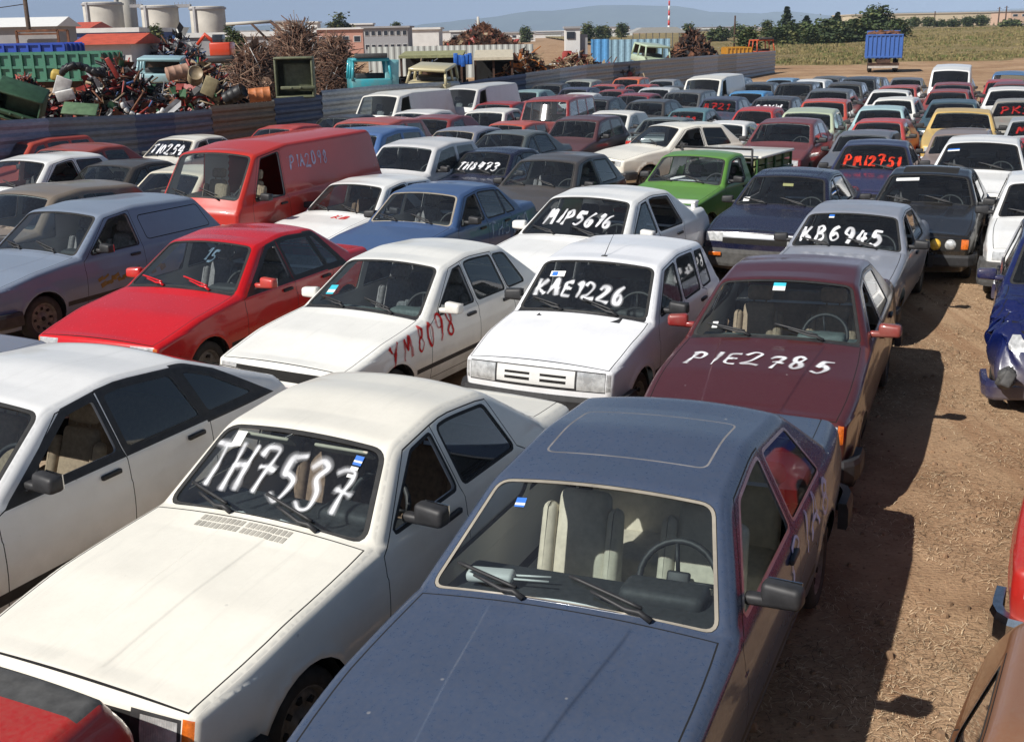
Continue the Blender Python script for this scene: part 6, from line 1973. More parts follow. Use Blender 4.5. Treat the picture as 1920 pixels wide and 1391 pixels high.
# ------------------------------------------------------------------ the sheet-metal fence
FA, FB = Vector((-11.5, 23.5)), Vector((21.6, 94.0))
FD = (FB - FA).normalized()
def fence_at(px):
    d = px_ray(px, 150)
    r = d.x / d.y
    # point on the fence line where x = r*y
    t = (r * FA.y - FA.x) / (FD.x - r * FD.y)
    return FA + FD * t
TOPS = [(-60, 229), (0, 226), (80, 222), (240, 216), (390, 207), (392, 198), (510, 192), (512, 184), (600, 180), (602, 168), (700, 161), (860, 151), (862, 158), (890, 151), (985, 139), (987, 137), (1100, 122), (1250, 110), (1350, 103), (1450, 96)]
def fence_mat(nm, c, rust=.3):
    m, nt, out = new_mat(nm)
    b = N(nt, 'ShaderNodeBsdfPrincipled')
    mp = N(nt, 'ShaderNodeMapping'); tc = N(nt, 'ShaderNodeTexCoord'); nt.links.new(tc.outputs['Object'], mp.inputs[0]); mp.inputs['Scale'].default_value = (.6, .6, 1.6)
    n = noise(nt, 1.6, 6, .7, vec=mp.outputs[0]); n2 = noise(nt, 9, 4, .7, vec=mp.outputs[0])
    cc = mixc(nt, ramp(nt, n2.outputs['Fac'], .35, .7).outputs[0], c + (1,), tuple(k * .7 for k in c) + (1,))
    cc = mixc(nt, ramp(nt, n.outputs['Fac'], .72 - rust * .4, .80).outputs[0], cc, (.15, .085, .045, 1))
    nt.links.new(cc, b.inputs['Base Color']); setin(b, Roughness=.55, Metallic=.35)
    nt.links.new(b.outputs[0], out.inputs[0])
    return m
FM_ = [fence_mat('sheet_blue_grey', (.31, .33, .42), .15), fence_mat('sheet_grey', (.42, .42, .41), .15), fence_mat('sheet_slate', (.20, .215, .25), .3), fence_mat('sheet_brown', (.29, .22, .15), .5), fence_mat('sheet_navy', (.11, .135, .21), .15), fence_mat('sheet_pale', (.52, .54, .56), .1)]
SEGS = [(-60, 80, 0, 'blue-grey sheet panel of the fence at the left edge of the photo'), (80, 160, 2, 'slate sheet panel of the fence, second from the left edge'), (160, 245, 2, 'slate sheet panel of the fence below the red scrap'), (245, 320, 4, 'dark panel of the fence left of centre scrap, rust streaked'),
        (320, 391, 2, 'slate sheet panel of the fence left of the brown one'), (391, 511, 3, 'rusty brown sheet panel of the fence'), (511, 601, 4, 'navy sheet panel of the fence under the olive skip'), (601, 720, 5, 'pale grey sheet panel of the fence below the turquoise cab'),
        (720, 861, 5, 'pale grey sheet panel of the fence behind the white panel van'), (861, 905, 4, 'dark panel of the fence right of the raised grey van'), (905, 986, 4, 'dark panel of the fence beside the first mid-grey one'), (986, 1050, 1, 'mid-grey sheet panel of the fence next to the dark pair'),
        (1050, 1100, 5, 'pale sheet panel of the fence under the white cabin tower'), (1100, 1150, 1, 'mid-grey sheet panel of the fence under the light blue wall'), (1150, 1200, 2, 'slate panel of the fence behind the orange van'), (1200, 1250, 1, 'mid-grey sheet panel of the fence under the pale green cab'), (1250, 1300, 1, 'mid-grey sheet panel of the fence under the tyre heap'),
        (1300, 1345, 5, 'pale sheet panel of the fence above the white box van'), (1345, 1380, 1, 'mid-grey sheet panel of the fence, third from its far end'), (1380, 1415, 5, 'pale sheet panel of the fence, second from its far end'), (1415, 1452, 5, 'pale sheet panel closing the far end of the fence')]
for (pa, pb, mi, lab) in SEGS:
    a, b = fence_at(pa), fence_at(pb)
    za = max(1.2, at_y(pa, np.interp(pa + .6, [t[0] for t in TOPS], [t[1] for t in TOPS]), a.y).z)
    zb_ = max(1.2, at_y(pb, np.interp(pb - .6, [t[0] for t in TOPS], [t[1] for t in TOPS]), b.y).z)
    L_ = (b - a).length
    nz = 26
    mb = MB()
    vs_, fs = [], []
    nrm = Vector((FD.y, -FD.x))
    for side in (0, 1):
        for k in range(nz + 1):
            o = .022 * (1 if (k // 2) % 2 else -1) + (.006 if side else 0)
            for e, zt in ((0, za), (1, zb_)):
                p = Vector((FD.x, FD.y)) * (L_ * e) - nrm * o
                vs_.append((p.x, p.y, zt * k / nz))
    q = 2 * (nz + 1)
    for k in range(nz):
        fs.append((2 * k, 2 * k + 1, 2 * k + 3, 2 * k + 2))
        fs.append((q + 2 * k, q + 2 * k + 2, q + 2 * k + 3, q + 2 * k + 1))
    fs.append((2 * nz, 2 * nz + 1, q + 2 * nz + 1, q + 2 * nz))
    mb.add(vs_, fs)
    o = mb.build('fence_panel', [FM_[mi]], None, (a.x, a.y, 0))
    tag(o, lab, 'fence panel', 'sheet metal fence panels')
    for e in (0.02, .98):
        pb_ = MB(); p = Vector((FD.x, FD.y)) * L_ * e
        pb_.box((p.x - nrm.x * .07, p.y - nrm.y * .07, za * .49), (.07, .07, za * .98)); pb_.build('post', [M_STEEL], o)

# ------------------------------------------------------------------ things behind the fence
M_RUST = plain('rusty_iron', (.15, .065, .035), .9, var=.5, scale=3, bump=.4)
M_RUST2 = plain('dark_rust', (.07, .038, .026), .9, var=.5, scale=3)
M_WHITEW = plain('white_wall', (.70, .70, .68), .8, var=.08, scale=.7)
M_GREYW = plain('grey_wall', (.32, .32, .33), .85, var=.15, scale=.6)
M_TILE = plain('red_roof', (.50, .085, .045), .7, var=.2, scale=2)
M_CONC = plain('concrete', (.50, .475, .42), .85, var=.14, scale=.22)
M_WIN = plain('dark_window', (.03, .035, .045), .15, var=.2)
def gx(px, Y): return at_y(px, 100, Y).x
def gz(px, py, Y): return at_y(px, py, Y).z

def block(name, label, cat, x0p, x1p, ytop, Y, depth, mat, roof=None, roofmat=None, wins=None, group=None, rise=.6, over=.4, z0=0.0):
    xa, xb = gx(x0p, Y), gx(x1p, Y)
    zt = gz((x0p + x1p) / 2, ytop, Y)
    root = empty(name, ((xa + xb) / 2, Y + depth / 2, z0))
    tag(root, label, cat, group)
    w, h = xb - xa, zt - z0
    mb = MB(); mb.box((0, 0, h / 2), (w, depth, h)); mb.build('wall', [mat], root)
    if roof == 'gable':
        mb = MB(); o = over
        mb.add([(-w / 2 - o, -depth / 2 - o, h), (w / 2 + o, -depth / 2 - o, h), (w / 2 + o, 0, h + rise), (-w / 2 - o, 0, h + rise), (-w / 2 - o, depth / 2 + o, h), (w / 2 + o, depth / 2 + o, h)], [(0, 1, 2, 3), (3, 2, 5, 4), (0, 3, 4), (1, 5, 2), (0, 4, 5, 1)])
        mb.build('roof', [roofmat], root)
    elif roof == 'flat':
        mb = MB(); mb.box((0, 0, h + rise / 2), (w + 2 * over, depth + 2 * over, rise)); mb.build('roof', [roofmat], root)
    if wins:
        nx, nz_, ww, wh = wins
        for i in range(nx):
            for j in range(nz_):
                cx = -w / 2 + w * (i + .5) / nx; cz = h * (j + .62) / nz_ if nz_ > 1 else h * .62
                mb = MB(); mb.box((cx, -depth / 2 - .03, cz), (ww, .06, wh)); fr = mb.build('window', [plain('window_frame_white', (.6, .6, .58), .6, var=.05)], root)
                mb = MB(); mb.box((cx, -depth / 2 - .065, cz), (ww * .84, .03, wh * .84)); mb.build('pane', [M_WIN], fr)
    return root

# silos with stair strips and a linking gantry
for (pa, pb, yt, lab) in ((167, 238, 3, 'pale concrete silo, leftmost of the group'), (232, 258, -16, 'shaded silo close behind the leftmost one'), (274, 341, 9, 'pale concrete silo in the middle, with a dark stair strip'), (364, 428, 11, 'pale concrete silo, rightmost of the group')):
    Y = 420 if pa != 232 else 436
    xa, xb = gx(pa, Y), gx(pb, Y)
    r = (xb - xa) / 2
    if pa == 232: r *= 1.5
    zt = gz((pa + pb) / 2, yt, Y)
    root = empty('silo', ((xa + xb) / 2, Y, 0)); tag(root, lab, 'silo', 'concrete silos on the skyline')
    mb = MB(); mb.lathe([(r, 0), (r, zt - .5), (r * .97, zt - .3), (0, zt - .1)], 40); mb.build('barrel', [M_CONC], root)
    mb = MB(); mb.lathe([(r + .02, zt - 1.3), (r + .45, zt - 1.3), (r + .45, zt - .7), (r + .02, zt - .7)], 40, 0, None, False); mb.build('rim_band', [M_GREYW], root)
    mb = MB(); mb.box((-r * .52, -r * .86 - .3, zt / 2), (1.0, .8, zt - 1), 0, Matrix.Rotation(-.55, 3, 'Z')); mb.build('stair_strip', [M_GREYW], root)
for pa, pb in ((254, 276), (338, 366)):
    Y = 420; xa, xb = gx(pa, Y), gx(pb, Y); z = gz(pa, 12, Y)
    mb = MB(); mb.box((0, 0, 0), (xb - xa, 2.2, 1.1))
    for j in range(5): mb.box(((xb - xa) * (j / 4 - .5), -1.1, .8), (.12, .12, .8))
    tag(mb.build('silo_gantry', [M_GREYW], None, ((xa + xb) / 2, Y, z)), 'grey gantry bridging two silos, %s one' % ('left' if pa < 300 else 'right'), 'gantry', 'gantries between silos')

block('warehouse', 'long grey shed with a white roof at the left edge', 'building', -120, 108, 52, 100, 5, M_GREYW, 'gable', plain('white_roof', (.74, .74, .72), .6, var=.06), rise=.8)
block('warehouse', 'long low hall with a white roof below the silos', 'building', 105, 262, 62, 190, 20, plain('blue_wall', (.06, .10, .30), .7, var=.1), 'flat', M_WHITEW, rise=.7)
block('warehouse', 'low pale hall right of the middle silo', 'building', 338, 520, 70, 210, 18, M_GREYW, 'flat', M_WHITEW, rise=.8)
block('factory_building', 'distant hall with a red gable roof beside the leftmost silo', 'building', 132, 172, 54, 330, 20, M_WHITEW, 'gable', M_TILE, rise=1.8)
# guard hut
r_ = block('hut', 'white hut with a red tiled roof behind the scrap heap', 'building', 148, 246, 84, 62, 5.0, M_WHITEW, 'gable', M_TILE, rise=.55, over=.35)
for k in (-.28, .34):
    mb = MB(); mb.box((k * 2.6, -2.53, 1.95), (.22, .06, .95)); mb.build('window', [M_WIN], r_)
block('low_building', 'pink low building with small windows', 'building', 596, 682, 56, 215, 10, plain('pink_plaster', (.50, .27, .21), .85, var=.1), 'flat', M_WHITEW, (4, 1, 1.3, 1.1), rise=.3)
block('low_building', 'grey two-storey building with two rows of windows', 'building', 684, 766, 53, 205, 10, plain('grey_plaster', (.33, .335, .35), .85, var=.1), 'flat', M_GREYW, (7, 2, .75, .85), rise=.3)
block('warehouse', 'white hall right of the grey two-storey building', 'building', 768, 824, 56, 240, 14, M_WHITEW, 'flat', M_WHITEW, rise=.4)
block('factory_building', 'small white block behind the branch heap', 'building', 520, 556, 42, 320, 10, plain('cream_plaster', (.58, .54, .46), .85, var=.1), 'flat', M_GREYW, (2, 1, 1.6, 1.4), rise=.4)
block('factory_building', 'narrow white tower block above the branch heap', 'building', 580, 598, 43, 320, 6, M_WHITEW, 'flat', M_WHITEW, (1, 2, 1.0, .9), rise=.3)
block('factory_building', 'very long beige factory wall on the right skyline', 'building', 1592, 1892, 27, 520, 30, plain('beige_plaster', (.60, .50, .36), .9, var=.06, scale=.08), 'flat', plain('beige_cap', (.50, .42, .32), .9, var=.05), rise=.5, over=.3)
block('factory_building', 'pinkish block with a dark window band at the right skyline', 'building', 1888, 1990, 22, 490, 20, plain('pinkish_plaster', (.58, .40, .30), .9, var=.08), 'flat', M_GREYW, (6, 2, 2.2, 1.0), rise=.5)
for i, (pa, pb, yt, Y, w) in enumerate(((1000, 1052, 64, 600, 6), (1290, 1420, 52, 700, 8), (820, 870, 60, 500, 6), (1420, 1470, 56, 640, 6), (440, 500, 60, 420, 6))):
    block('distant_house', ['pale hall left of the white cabin tower', 'long grey hall behind the thin pole', 'pale hall left of the rusty mound', 'pale house left of the conifers', 'cream house right of the silos'][i], 'building', pa, pb, yt, Y, w, [M_WHITEW, M_GREYW, M_WHITEW, M_GREYW, M_WHITEW][i], 'flat', M_GREYW, rise=.4)

for i, (pa, pb, yt, Y, w, mt) in enumerate(((925, 1004, 63, 420, 10, 'w'), (1000, 1058, 60, 760, 10, 'g'), (1100, 1186, 60, 520, 10, 'w'), (1278, 1352, 56, 520, 10, 'g'), (1140, 1180, 52, 680, 8, 'w'), (1340, 1440, 60, 420, 10, 'w'), (655, 700, 47, 420, 8, 'g'), (846, 930, 60, 380, 9, 'g'))):
    block('distant_hall', ['white hall behind the right end of the rusty mound', 'far grey hall left of the white cabin tower', 'long white hall behind the bright blue sheet wall', 'grey hall behind the tyre heap', 'small white block left of the open-sided shed', 'low white hall behind the thin pole left of the conifers', 'grey block rising behind the pink building', 'grey hall hidden by the rusty mound'][i], 'building', pa, pb, yt, Y, w, M_WHITEW if mt == 'w' else M_GREYW, 'flat', M_GREYW if mt == 'w' else M_WHITEW, (5, 1, 1.5, 1.0), rise=.5)
# open shed on thin posts
Y = 190; xa, xb = gx(1178, Y), gx(1282, Y); z = gz(1230, 52, Y)
root = empty('open_shed', ((xa + xb) / 2, Y, 0)); tag(root, 'open-sided shed with a shallow pale roof on thin posts', 'shed')
mb = MB(); w = xb - xa
mb.add([(-w / 2, -4, z - .8), (w / 2, -4, z - .9), (w / 2 * .6, -4, z), (-w / 2 * .6, -4, z), (-w / 2, 4, z - .8), (w / 2, 4, z - .9), (w / 2 * .6, 4, z), (-w / 2 * .6, 4, z)], [(0, 1, 2, 3), (7, 6, 5, 4), (0, 3, 7, 4), (3, 2, 6, 7), (2, 1, 5, 6), (1, 0, 4, 5)])
mb.build('roof', [plain('dull_roof_sheet', (.36, .36, .35), .6, var=.1)], root)
for i in range(9):
    mb = MB(); mb.box((-w / 2 + w * (i + .3) / 8.6, -3.8, (z - .85) / 2), (.14, .14, z - .85)); mb.build('post', [M_STEEL], root)

def pole(px, yt, yb, Y, label, r=.12, mats=None, bands=0, cross=False, cat='pole'):
    x = gx(px, Y); zt = gz(px, yt, Y)
    root = empty('utility_pole' if not bands else 'radio_mast', (x, Y, 0)); tag(root, label, cat)
    mb = MB()
    if bands:
        for i in range(bands): mb.tube([(0, 0, zt * i / bands), (0, 0, zt * (i + 1) / bands)], r * (1.2 - .5 * i / bands), 8, i % 2)
    else: mb.tube([(0, 0, 0), (0, 0, zt)], [r * 1.3, r], 8)
    mb.build('shaft', mats or [M_RUST2], root)
    if cross:
        mb = MB(); mb.box((0, 0, zt - .5), (1.6, .10, .10)); mb.build('cross_arm', [M_RUST2], root)
    return root, zt
root, zt = pole(60, -30, 50, 90, 'brown wooden utility pole at the top left with a wire', .16, [plain('old_wood', (.09, .062, .045), .9, var=.3)], cross=True)
mb = MB(); z = gz(52, 8, 90); mb.tube([(0, 0, z), (-4, -1, z - .55), (-9, -2, z - .8), (-16, -4, z - .6)], .03, 4); mb.build('wire', [M_RUST2], root)
pole(1376, 30, 75, 150, 'thin dark pole standing left of the conifers', .10)
pole(1747, 22, 60, 350, 'thin pole in front of the beige factory wall', .16)
pole(1866, 14, 48, 420, 'left one of two thin pylons by the pinkish block', .22, cross=True)
pole(1879, 12, 48, 420, 'right one of two thin pylons by the pinkish block', .22, cross=True)
pole(1253, 2, 48, 620, 'red and white banded radio mast on the skyline', .55, [plain('mast_red', (.55, .04, .03), .5, var=.1), plain('mast_white', (.75, .75, .75), .5, var=.05)], 7, cat='mast')
pole(898, 32, 60, 500, 'pale minaret-like mast behind the rusty mound', .5, [M_CONC])

# green tipper body, blue truck bed, steel rack
def tipper(name, label, cat, px0, px1, yt, yb, Y, hexc, nrib, depth=2.4, rows=2, cab=None, wheels=True, yaw=0.0, group=None):
    xa, xb = gx(px0, Y), gx(px1, Y)
    zt, zb2 = gz((px0 + px1) / 2, yt, Y), gz((px0 + px1) / 2, yb, Y)
    root = empty(name, ((xa + xb) / 2, Y + depth / 2, 0), yaw); tag(root, label, cat, group)
    w, h = xb - xa, zt - zb2
    pm = paint(hexc, .4, .5, fade=.2)
    mb = MB(); t = .06
    mb.box((0, 0, zb2 + t / 2), (w, depth, t))
    for sg in (1, -1): mb.box((0, sg * (depth / 2 - t / 2), zb2 + t + (h - t) / 2), (w, t, h - t)); mb.box((sg * (w / 2 - t / 2), 0, zb2 + t + (h - t) / 2), (t, depth - 2 * t, h - t))
    mb.build('load_body', [pm], root)
    mb = MB()
    for sg in (1, -1):
        for i in range(nrib + 1): mb.box((-w / 2 + w * i / nrib, sg * (depth / 2 + .05), zb2 + h / 2), (.10, .10, h))
        for j in range(rows + 1): mb.box((0, sg * (depth / 2 + .04), zb2 + h * j / rows), (w, .08, .10))
    nd = 4
    for sg in (1, -1):
        for i in range(nd + 1): mb.box((sg * (w / 2 + .05), -depth / 2 + depth * i / nd, zb2 + h / 2), (.10, .10, h))
    mb.build('stiffening_ribs', [pm], root)
    mb = MB(); mb.box((0, 0, zb2 - .18), (w * .96, .9, .3)); mb.build('chassis', [M_RUST2], root)
    if wheels:
        for xx in (-w * .33, w * .33):
            for sg in (1, -1):
                mb = MB(); mb.lathe([(.2, -.14), (.46, -.14), (.5, -.08), (.5, .08), (.46, .14), (.2, .14), (.1, .05), (0, .05)], 20, 0, Matrix.Translation((xx, sg * (depth / 2 - .2), .5)) @ Matrix.Rotation(sg * -math.pi / 2, 4, 'X')); mb.build('wheel', [M_TYRE], root)
    return root, w, zb2, zt
tipper('tipper_truck', 'green tipper body with square ribs at the left edge', 'truck', -110, 188, 102, 152, 47, '#3f8068', 14, rows=2)
tipper('truck_bed', 'bright blue truck bed behind the green tipper', 'truck', -60, 122, 84, 104, 56, '#1247b4', 8, rows=1)
Y = 66; xa, xb = gx(36, Y), gx(113, Y); za, zb2 = gz(70, 58, Y), gz(70, 92, Y)
root = empty('steel_rack', ((xa + xb) / 2, Y, 0)); tag(root, 'brown steel frame holding a grey panel above the blue truck bed', 'rack')
mb = MB(); w = xb - xa
for sx in (-1, 1):
    for sy in (0, 1.5): mb.box((sx * w / 2, sy, za / 2), (.12, .12, za))
for zz in (zb2, za): mb.box((0, 0, zz), (w, .12, .12)); mb.box((0, 1.5, zz), (w, .12, .12))
mb.box((0, 0, (za + zb2) / 2 + .3), (w, .10, .10))
mb.build('frame', [M_RUST], root)
mb = MB(); mb.box((0, .4, (za + zb2) / 2), (w * .95, .05, (za - zb2) * .8)); mb.build('panel', [M_GREYW], root)

# blue dump trailer on the open soil
def dump_trailer():
    base = at_z(1655, 137, 0)
    Y = base.y
    root = empty('dump_trailer', (base.x, Y, 0), math.radians(-16)); tag(root, 'blue ribbed dump trailer with a raised bed on the bare soil', 'trailer')
    pm = paint('#3a68b4', .35, .5, fade=.2)
    w, d = 2.5, 4.6
    z0, z1 = 1.05, 2.75
    mb = MB(); t = .06
    mb.box((0, d / 2, z0 + t / 2), (w, d, t))
    mb.box((0, t / 2, (z0 + z1 + t) / 2), (w, t, z1 - z0 - t))
    mb.box((0, d - t / 2, (z0 + z1 + t) / 2 + .15), (w, t, z1 - z0 - t + .3))
    for sg in (1, -1): mb.box((sg * (w / 2 - t / 2), d / 2, (z0 + z1 + t) / 2), (t, d - 2 * t, z1 - z0 - t))
    mb.build('load_body', [pm], root)
    mb = MB()
    for i in range(9): mb.box((-w / 2 + w * i / 8, -.04, (z0 + z1) / 2), (.09, .08, z1 - z0))
    for sg in (1, -1):
        for i in range(8): mb.box((sg * (w / 2 + .04), d * (i + .02) / 7.05, (z0 + z1) / 2), (.08, .09, z1 - z0))
    mb.box((0, -.05, z1), (w + .1, .10, .10)); mb.box((0, -.05, z0 + .12), (w + .1, .10, .12))
    mb.build('stiffening_ribs', [pm], root)
    mb = MB(); mb.box((0, d / 2, z0 - .16), (1.0, d, .30)); mb.box((0, .12, .62), (2.3, .10, .22)); mb.build('chassis', [M_RUST2], root)
    mb = MB(); mb.box((0, .05, .42), (2.2, .08, .16)); mb.build('bumper', [plain('pale_board', (.45, .42, .38), .8, var=.2)], root)
    mb = MB()
    rnd = random.Random(8)
    for i in range(40): mb.rbox((rnd.uniform(-1, 1), rnd.uniform(.4, d - .4), z1 - .05 + rnd.uniform(0, .2)), (rnd.uniform(.2, .7), rnd.uniform(.2, .7), rnd.uniform(.05, .2)), .02, 0, Matrix.Rotation(rnd.uniform(-.6, .6), 3, 'X') @ Matrix.Rotation(rnd.uniform(-3, 3), 3, 'Z'), 1)
    o = mb.build('scrap_load', [M_RUST]); o.location = root.location; o.rotation_euler = root.rotation_euler
    tag(o, 'rusty scrap piled in the blue dump trailer', 'scrap', kind='stuff')
    for yy in (1.0, 2.1, 3.6):
        for sg in (1, -1):
            mb = MB(); mb.lathe([(.2, -.14), (.44, -.14), (.48, -.08), (.48, .08), (.44, .14), (.2, .14), (.1, .05), (0, .05)], 20, 0, Matrix.Translation((sg * .95, yy, .48)) @ Matrix.Rotation(sg * math.pi / 2, 4, 'Y')); mb.build('wheel', [M_TYRE], root)
dump_trailer()

# heaps: tangled scrap nobody could count
def heap(name, label, cx, cy, rx, ry, h, n, pal, seed, size=(.2, .9), rods=.4, z0=0.0, core=M_RUST2, thin=1.0):
    rnd = random.Random(seed)
    mats = [m_ for m_, w in pal]
    cum = np.cumsum([w for m_, w in pal]); cum = cum / cum[-1]
    mb = MB()
    # solid core
    vs_, fs = [], []
    n1, n2 = 22, 8
    for j in range(n2 + 1):
        f = j / n2
        for i in range(n1):
            a = 2 * math.pi * i / n1
            k = (1 - f ** 1.5) * rnd.uniform(.82, 1.0)
            vs_.append((cx + rx * .9 * k * math.cos(a), cy + ry * .9 * k * math.sin(a), z0 + h * .86 * f * rnd.uniform(.9, 1.05)))
    for j in range(n2):
        for i in range(n1): fs.append((j * n1 + i, j * n1 + (i + 1) % n1, (j + 1) * n1 + (i + 1) % n1, (j + 1) * n1 + i))
    mb.add(vs_, fs, len(mats), False)
    for _ in range(n):
        f = rnd.random() ** 1.2
        a = rnd.uniform(0, 2 * math.pi)
        if rnd.random() < .6: a = rnd.uniform(math.pi, 2 * math.pi)
        k = (1 - f ** 1.5) * rnd.uniform(.8, 1.05)
        c = Vector((cx + rx * k * math.cos(a), cy + ry * k * math.sin(a), z0 + h * f + rnd.uniform(-.05, .1)))
        mi = int(np.searchsorted(cum, rnd.random()))
        R = Matrix.Rotation(rnd.uniform(0, 6.28), 3, 'Z') @ Matrix.Rotation(rnd.gauss(0, .8), 3, 'X') @ Matrix.Rotation(rnd.gauss(0, .8), 3, 'Y')
        if rnd.random() < rods:
            l = rnd.uniform(size[0], size[1]) * 1.6
            m_ = R @ Vector((l / 2, 0, 0)); q = R @ Vector((0, l * rnd.uniform(-.2, .2), l * rnd.uniform(-.15, .2)))
            mb.tube([c - m_, c + q, c + m_], rnd.uniform(.012, .04) * thin * (size[1] / .9) ** .6, 4, mi)
        else:
            l = rnd.uniform(*size); w = l * rnd.uniform(.12, .6)
            v = []
            b1, b2 = rnd.gauss(0, .25), rnd.gauss(0, .25)
            for i in range(4):
                for j in range(3):
                    x, y = (i / 3 - .5) * l, (j / 2 - .5) * w
                    v.append(c + R @ Vector((x, y, b1 * x * x / l * 4 + b2 * y * y / w * 4 + rnd.uniform(-.04, .04))))
            mb.add(v, [(i * 3 + j, (i + 1) * 3 + j, (i + 1) * 3 + j + 1, i * 3 + j + 1) for i in range(3) for j in range(2)], mi)
    o = mb.build(name, mats + [core]); tag(o, label, 'heap', kind='stuff')
    return o
S_ = lambda n, c, r=.5: plain('scrap_' + n, c, r, var=.3, scale=4)
sc_bk, sc_rd, sc_wh, sc_gr, sc_tn, sc_gn, sc_bl, sc_br = S_('black', (.015, .015, .017)), S_('red', (.33, .045, .035)), S_('white', (.62, .62, .60)), S_('grey', (.22, .225, .24)), S_('tan', (.30, .23, .14)), S_('green', (.055, .13, .065)), S_('blue', (.05, .11, .26)), M_RUST
MIX = [(sc_bk, 44), (sc_rd, 17), (sc_wh, 8), (sc_gr, 9), (sc_tn, 7), (sc_gn, 2), (sc_bl, 1), (sc_br, 14)]
def hp(name, label, px, yt, Y, rxp, ry, n, pal, seed, **kw):
    x = gx(px, Y); h = gz(px, yt, Y)
    return heap(name, label, x, Y, rxp / CAM_F * Y, ry, h, n, pal, seed, **kw)
hp('scrap_heap', 'mixed car scrap, red and black, behind the slate fence panels', 215, 134, 34, 150, 3.2, 2300, MIX, 1, size=(.2, .85))
hp('scrap_heap', 'low mixed scrap left of the red scrap', 40, 150, 33, 120, 2.6, 1400, MIX, 2, size=(.12, .45))
hp('scrap_heap', 'scrap with drums behind the brown fence panel', 370, 130, 37, 120, 3.0, 1300, [(sc_bk, 25), (sc_rd, 16), (sc_tn, 20), (sc_br, 22), (sc_gr, 10), (sc_gn, 5)], 3, size=(.2, .8))
hp('scrap_heap', 'dark scrap with pale car panels below the silos', 335, 78, 66, 110, 5, 1500, [(sc_bk, 40), (sc_wh, 18), (sc_gr, 18), (sc_bl, 8), (sc_rd, 6), (sc_br, 8)], 4, size=(.25, 1.1))
BR = [(plain('rod_brown', (.16, .085, .055), .9, var=.4), 50), (plain('rod_dark', (.06, .038, .03), .9, var=.4), 30), (plain('rod_tan', (.30, .20, .14), .9, var=.3), 14), (sc_wh, 2)]
hp('rebar_heap', 'tall brown heap of tangled rods and branches', 560, 66, 48, 112, 4.5, 5200, BR, 5, size=(.35, 1.25), rods=.97, thin=.42)
hp('rebar_heap', 'brown rod tangle between the olive skip and turquoise cab', 628, 84, 47, 60, 3.5, 1800, BR, 15, size=(.35, 1.1), rods=.97, thin=.42)
hp('rebar_heap', 'brown tangle spilling left behind the olive skip', 478, 98, 42, 85, 3.2, 2200, BR, 6, size=(.35, 1.1), rods=.97, thin=.42)
hp('scrap_mound', 'rusty brown scrap mound on the skyline', 905, 52, 130, 105, 9, 3600, [(M_RUST, 60), (M_RUST2, 30), (sc_tn, 6), (sc_rd, 6)], 7, size=(.3, 1.2), rods=.55, thin=.6)
hp('scrap_heap', 'low rusty scrap along the inner side of the fence', 1080, 112, 62, 160, 2.6, 1500, [(M_RUST, 45), (M_RUST2, 28), (sc_tn, 12), (sc_rd, 8), (sc_wh, 4)], 9, size=(.2, .9))
hp('tyre_heap', 'dark heap of scrap and tyres right of the pale green cab', 1298, 66, 86, 58, 4.0, 1800, [(M_RUST2, 45), (sc_bk, 30), (M_RUST, 25)], 10, size=(.25, 1.0), rods=.25)
hp('scrap_heap', 'orange and tan machine scrap right of the blue tarpaulin', 985, 103, 58, 75, 2.4, 420, [(M_RUST, 35), (sc_bk, 22), (sc_tn, 20), (plain('scrap_orange', (.50, .16, .03), .6, var=.3), 14), (sc_wh, 8)], 12, size=(.25, .9))
hp('scrap_heap', 'dark junk below the sheds behind the fence', 800, 128, 50, 120, 2.2, 420, [(sc_bk, 45), (M_RUST2, 25), (sc_gr, 15), (sc_tn, 8), (sc_bl, 6)], 13, size=(.3, 1.0))
# single pieces lying on the heaps
def piece(name, label, cat, px, py, Y, build, mats, rot=(0, 0, 0), group=None):
    p = at_y(px, py, Y)
    mb = MB(); build(mb)
    o = mb.build(name, mats, None, (p.x, p.y, p.z), rot); tag(o, label, cat, group)
    return o
def drum(mb):
    mb.lathe([(k_ * .72, z_ * .72) for k_, z_ in ((0, -.44), (.28, -.44), (.295, -.42), (.28, -.40), (.28, -.16), (.295, -.14), (.28, -.12), (.28, .12), (.295, .14), (.28, .16), (.28, .40), (.295, .43), (.27, .44), (.26, .40), (0, .40))], 22)
piece('oil_drum', 'tan drum showing its round lid on the scrap', 'drum', 366, 143, 34.0, drum, [sc_tn], (1.25, .1, .3), 'drums on the scrap')
piece('oil_drum', 'orange drum lying by the foot of the olive skip', 'drum', 487, 178, 34.5, drum, [plain('drum_orange', (.50, .17, .06), .6, var=.3)], (0, 1.5, .2), 'drums on the scrap')
piece('oil_drum', 'black drum tipped beside the orange one', 'drum', 440, 178, 34.0, drum, [sc_bk], (.4, 1.1, .2), 'drums on the scrap')
piece('oil_drum', 'peach coloured drum left of the tan drum lid', 'drum', 333, 136, 34.6, drum, [plain('drum_peach', (.40, .24, .17), .6, var=.2)], (0, 1.4, .5), 'drums on the scrap')
piece('sheet_panel', 'tan sheet leaning on the scrap below the tan drum', 'panel', 393, 163, 33.4, lambda mb: mb.rbox((0, 0, 0), (.38, .05, .55), .02), [plain('sheet_tan', (.33, .28, .16), .7, var=.25)], (.2, .45, .2))
piece('bumper_skin', 'big black bumper skin arching over the scrap', 'bumper', 155, 142, 32.5, lambda mb: [mb.rbox((.55 * math.cos(a), .06 * math.sin(5 * a), .22 * math.sin(a) + .05 * math.cos(3 * a)), (.26, .25, .17), .05, 0, Matrix.Rotation(-a + math.pi / 2, 3, 'Y')) for a in np.linspace(.3, 2.7, 9)], [sc_bk], (.2, .1, .3))
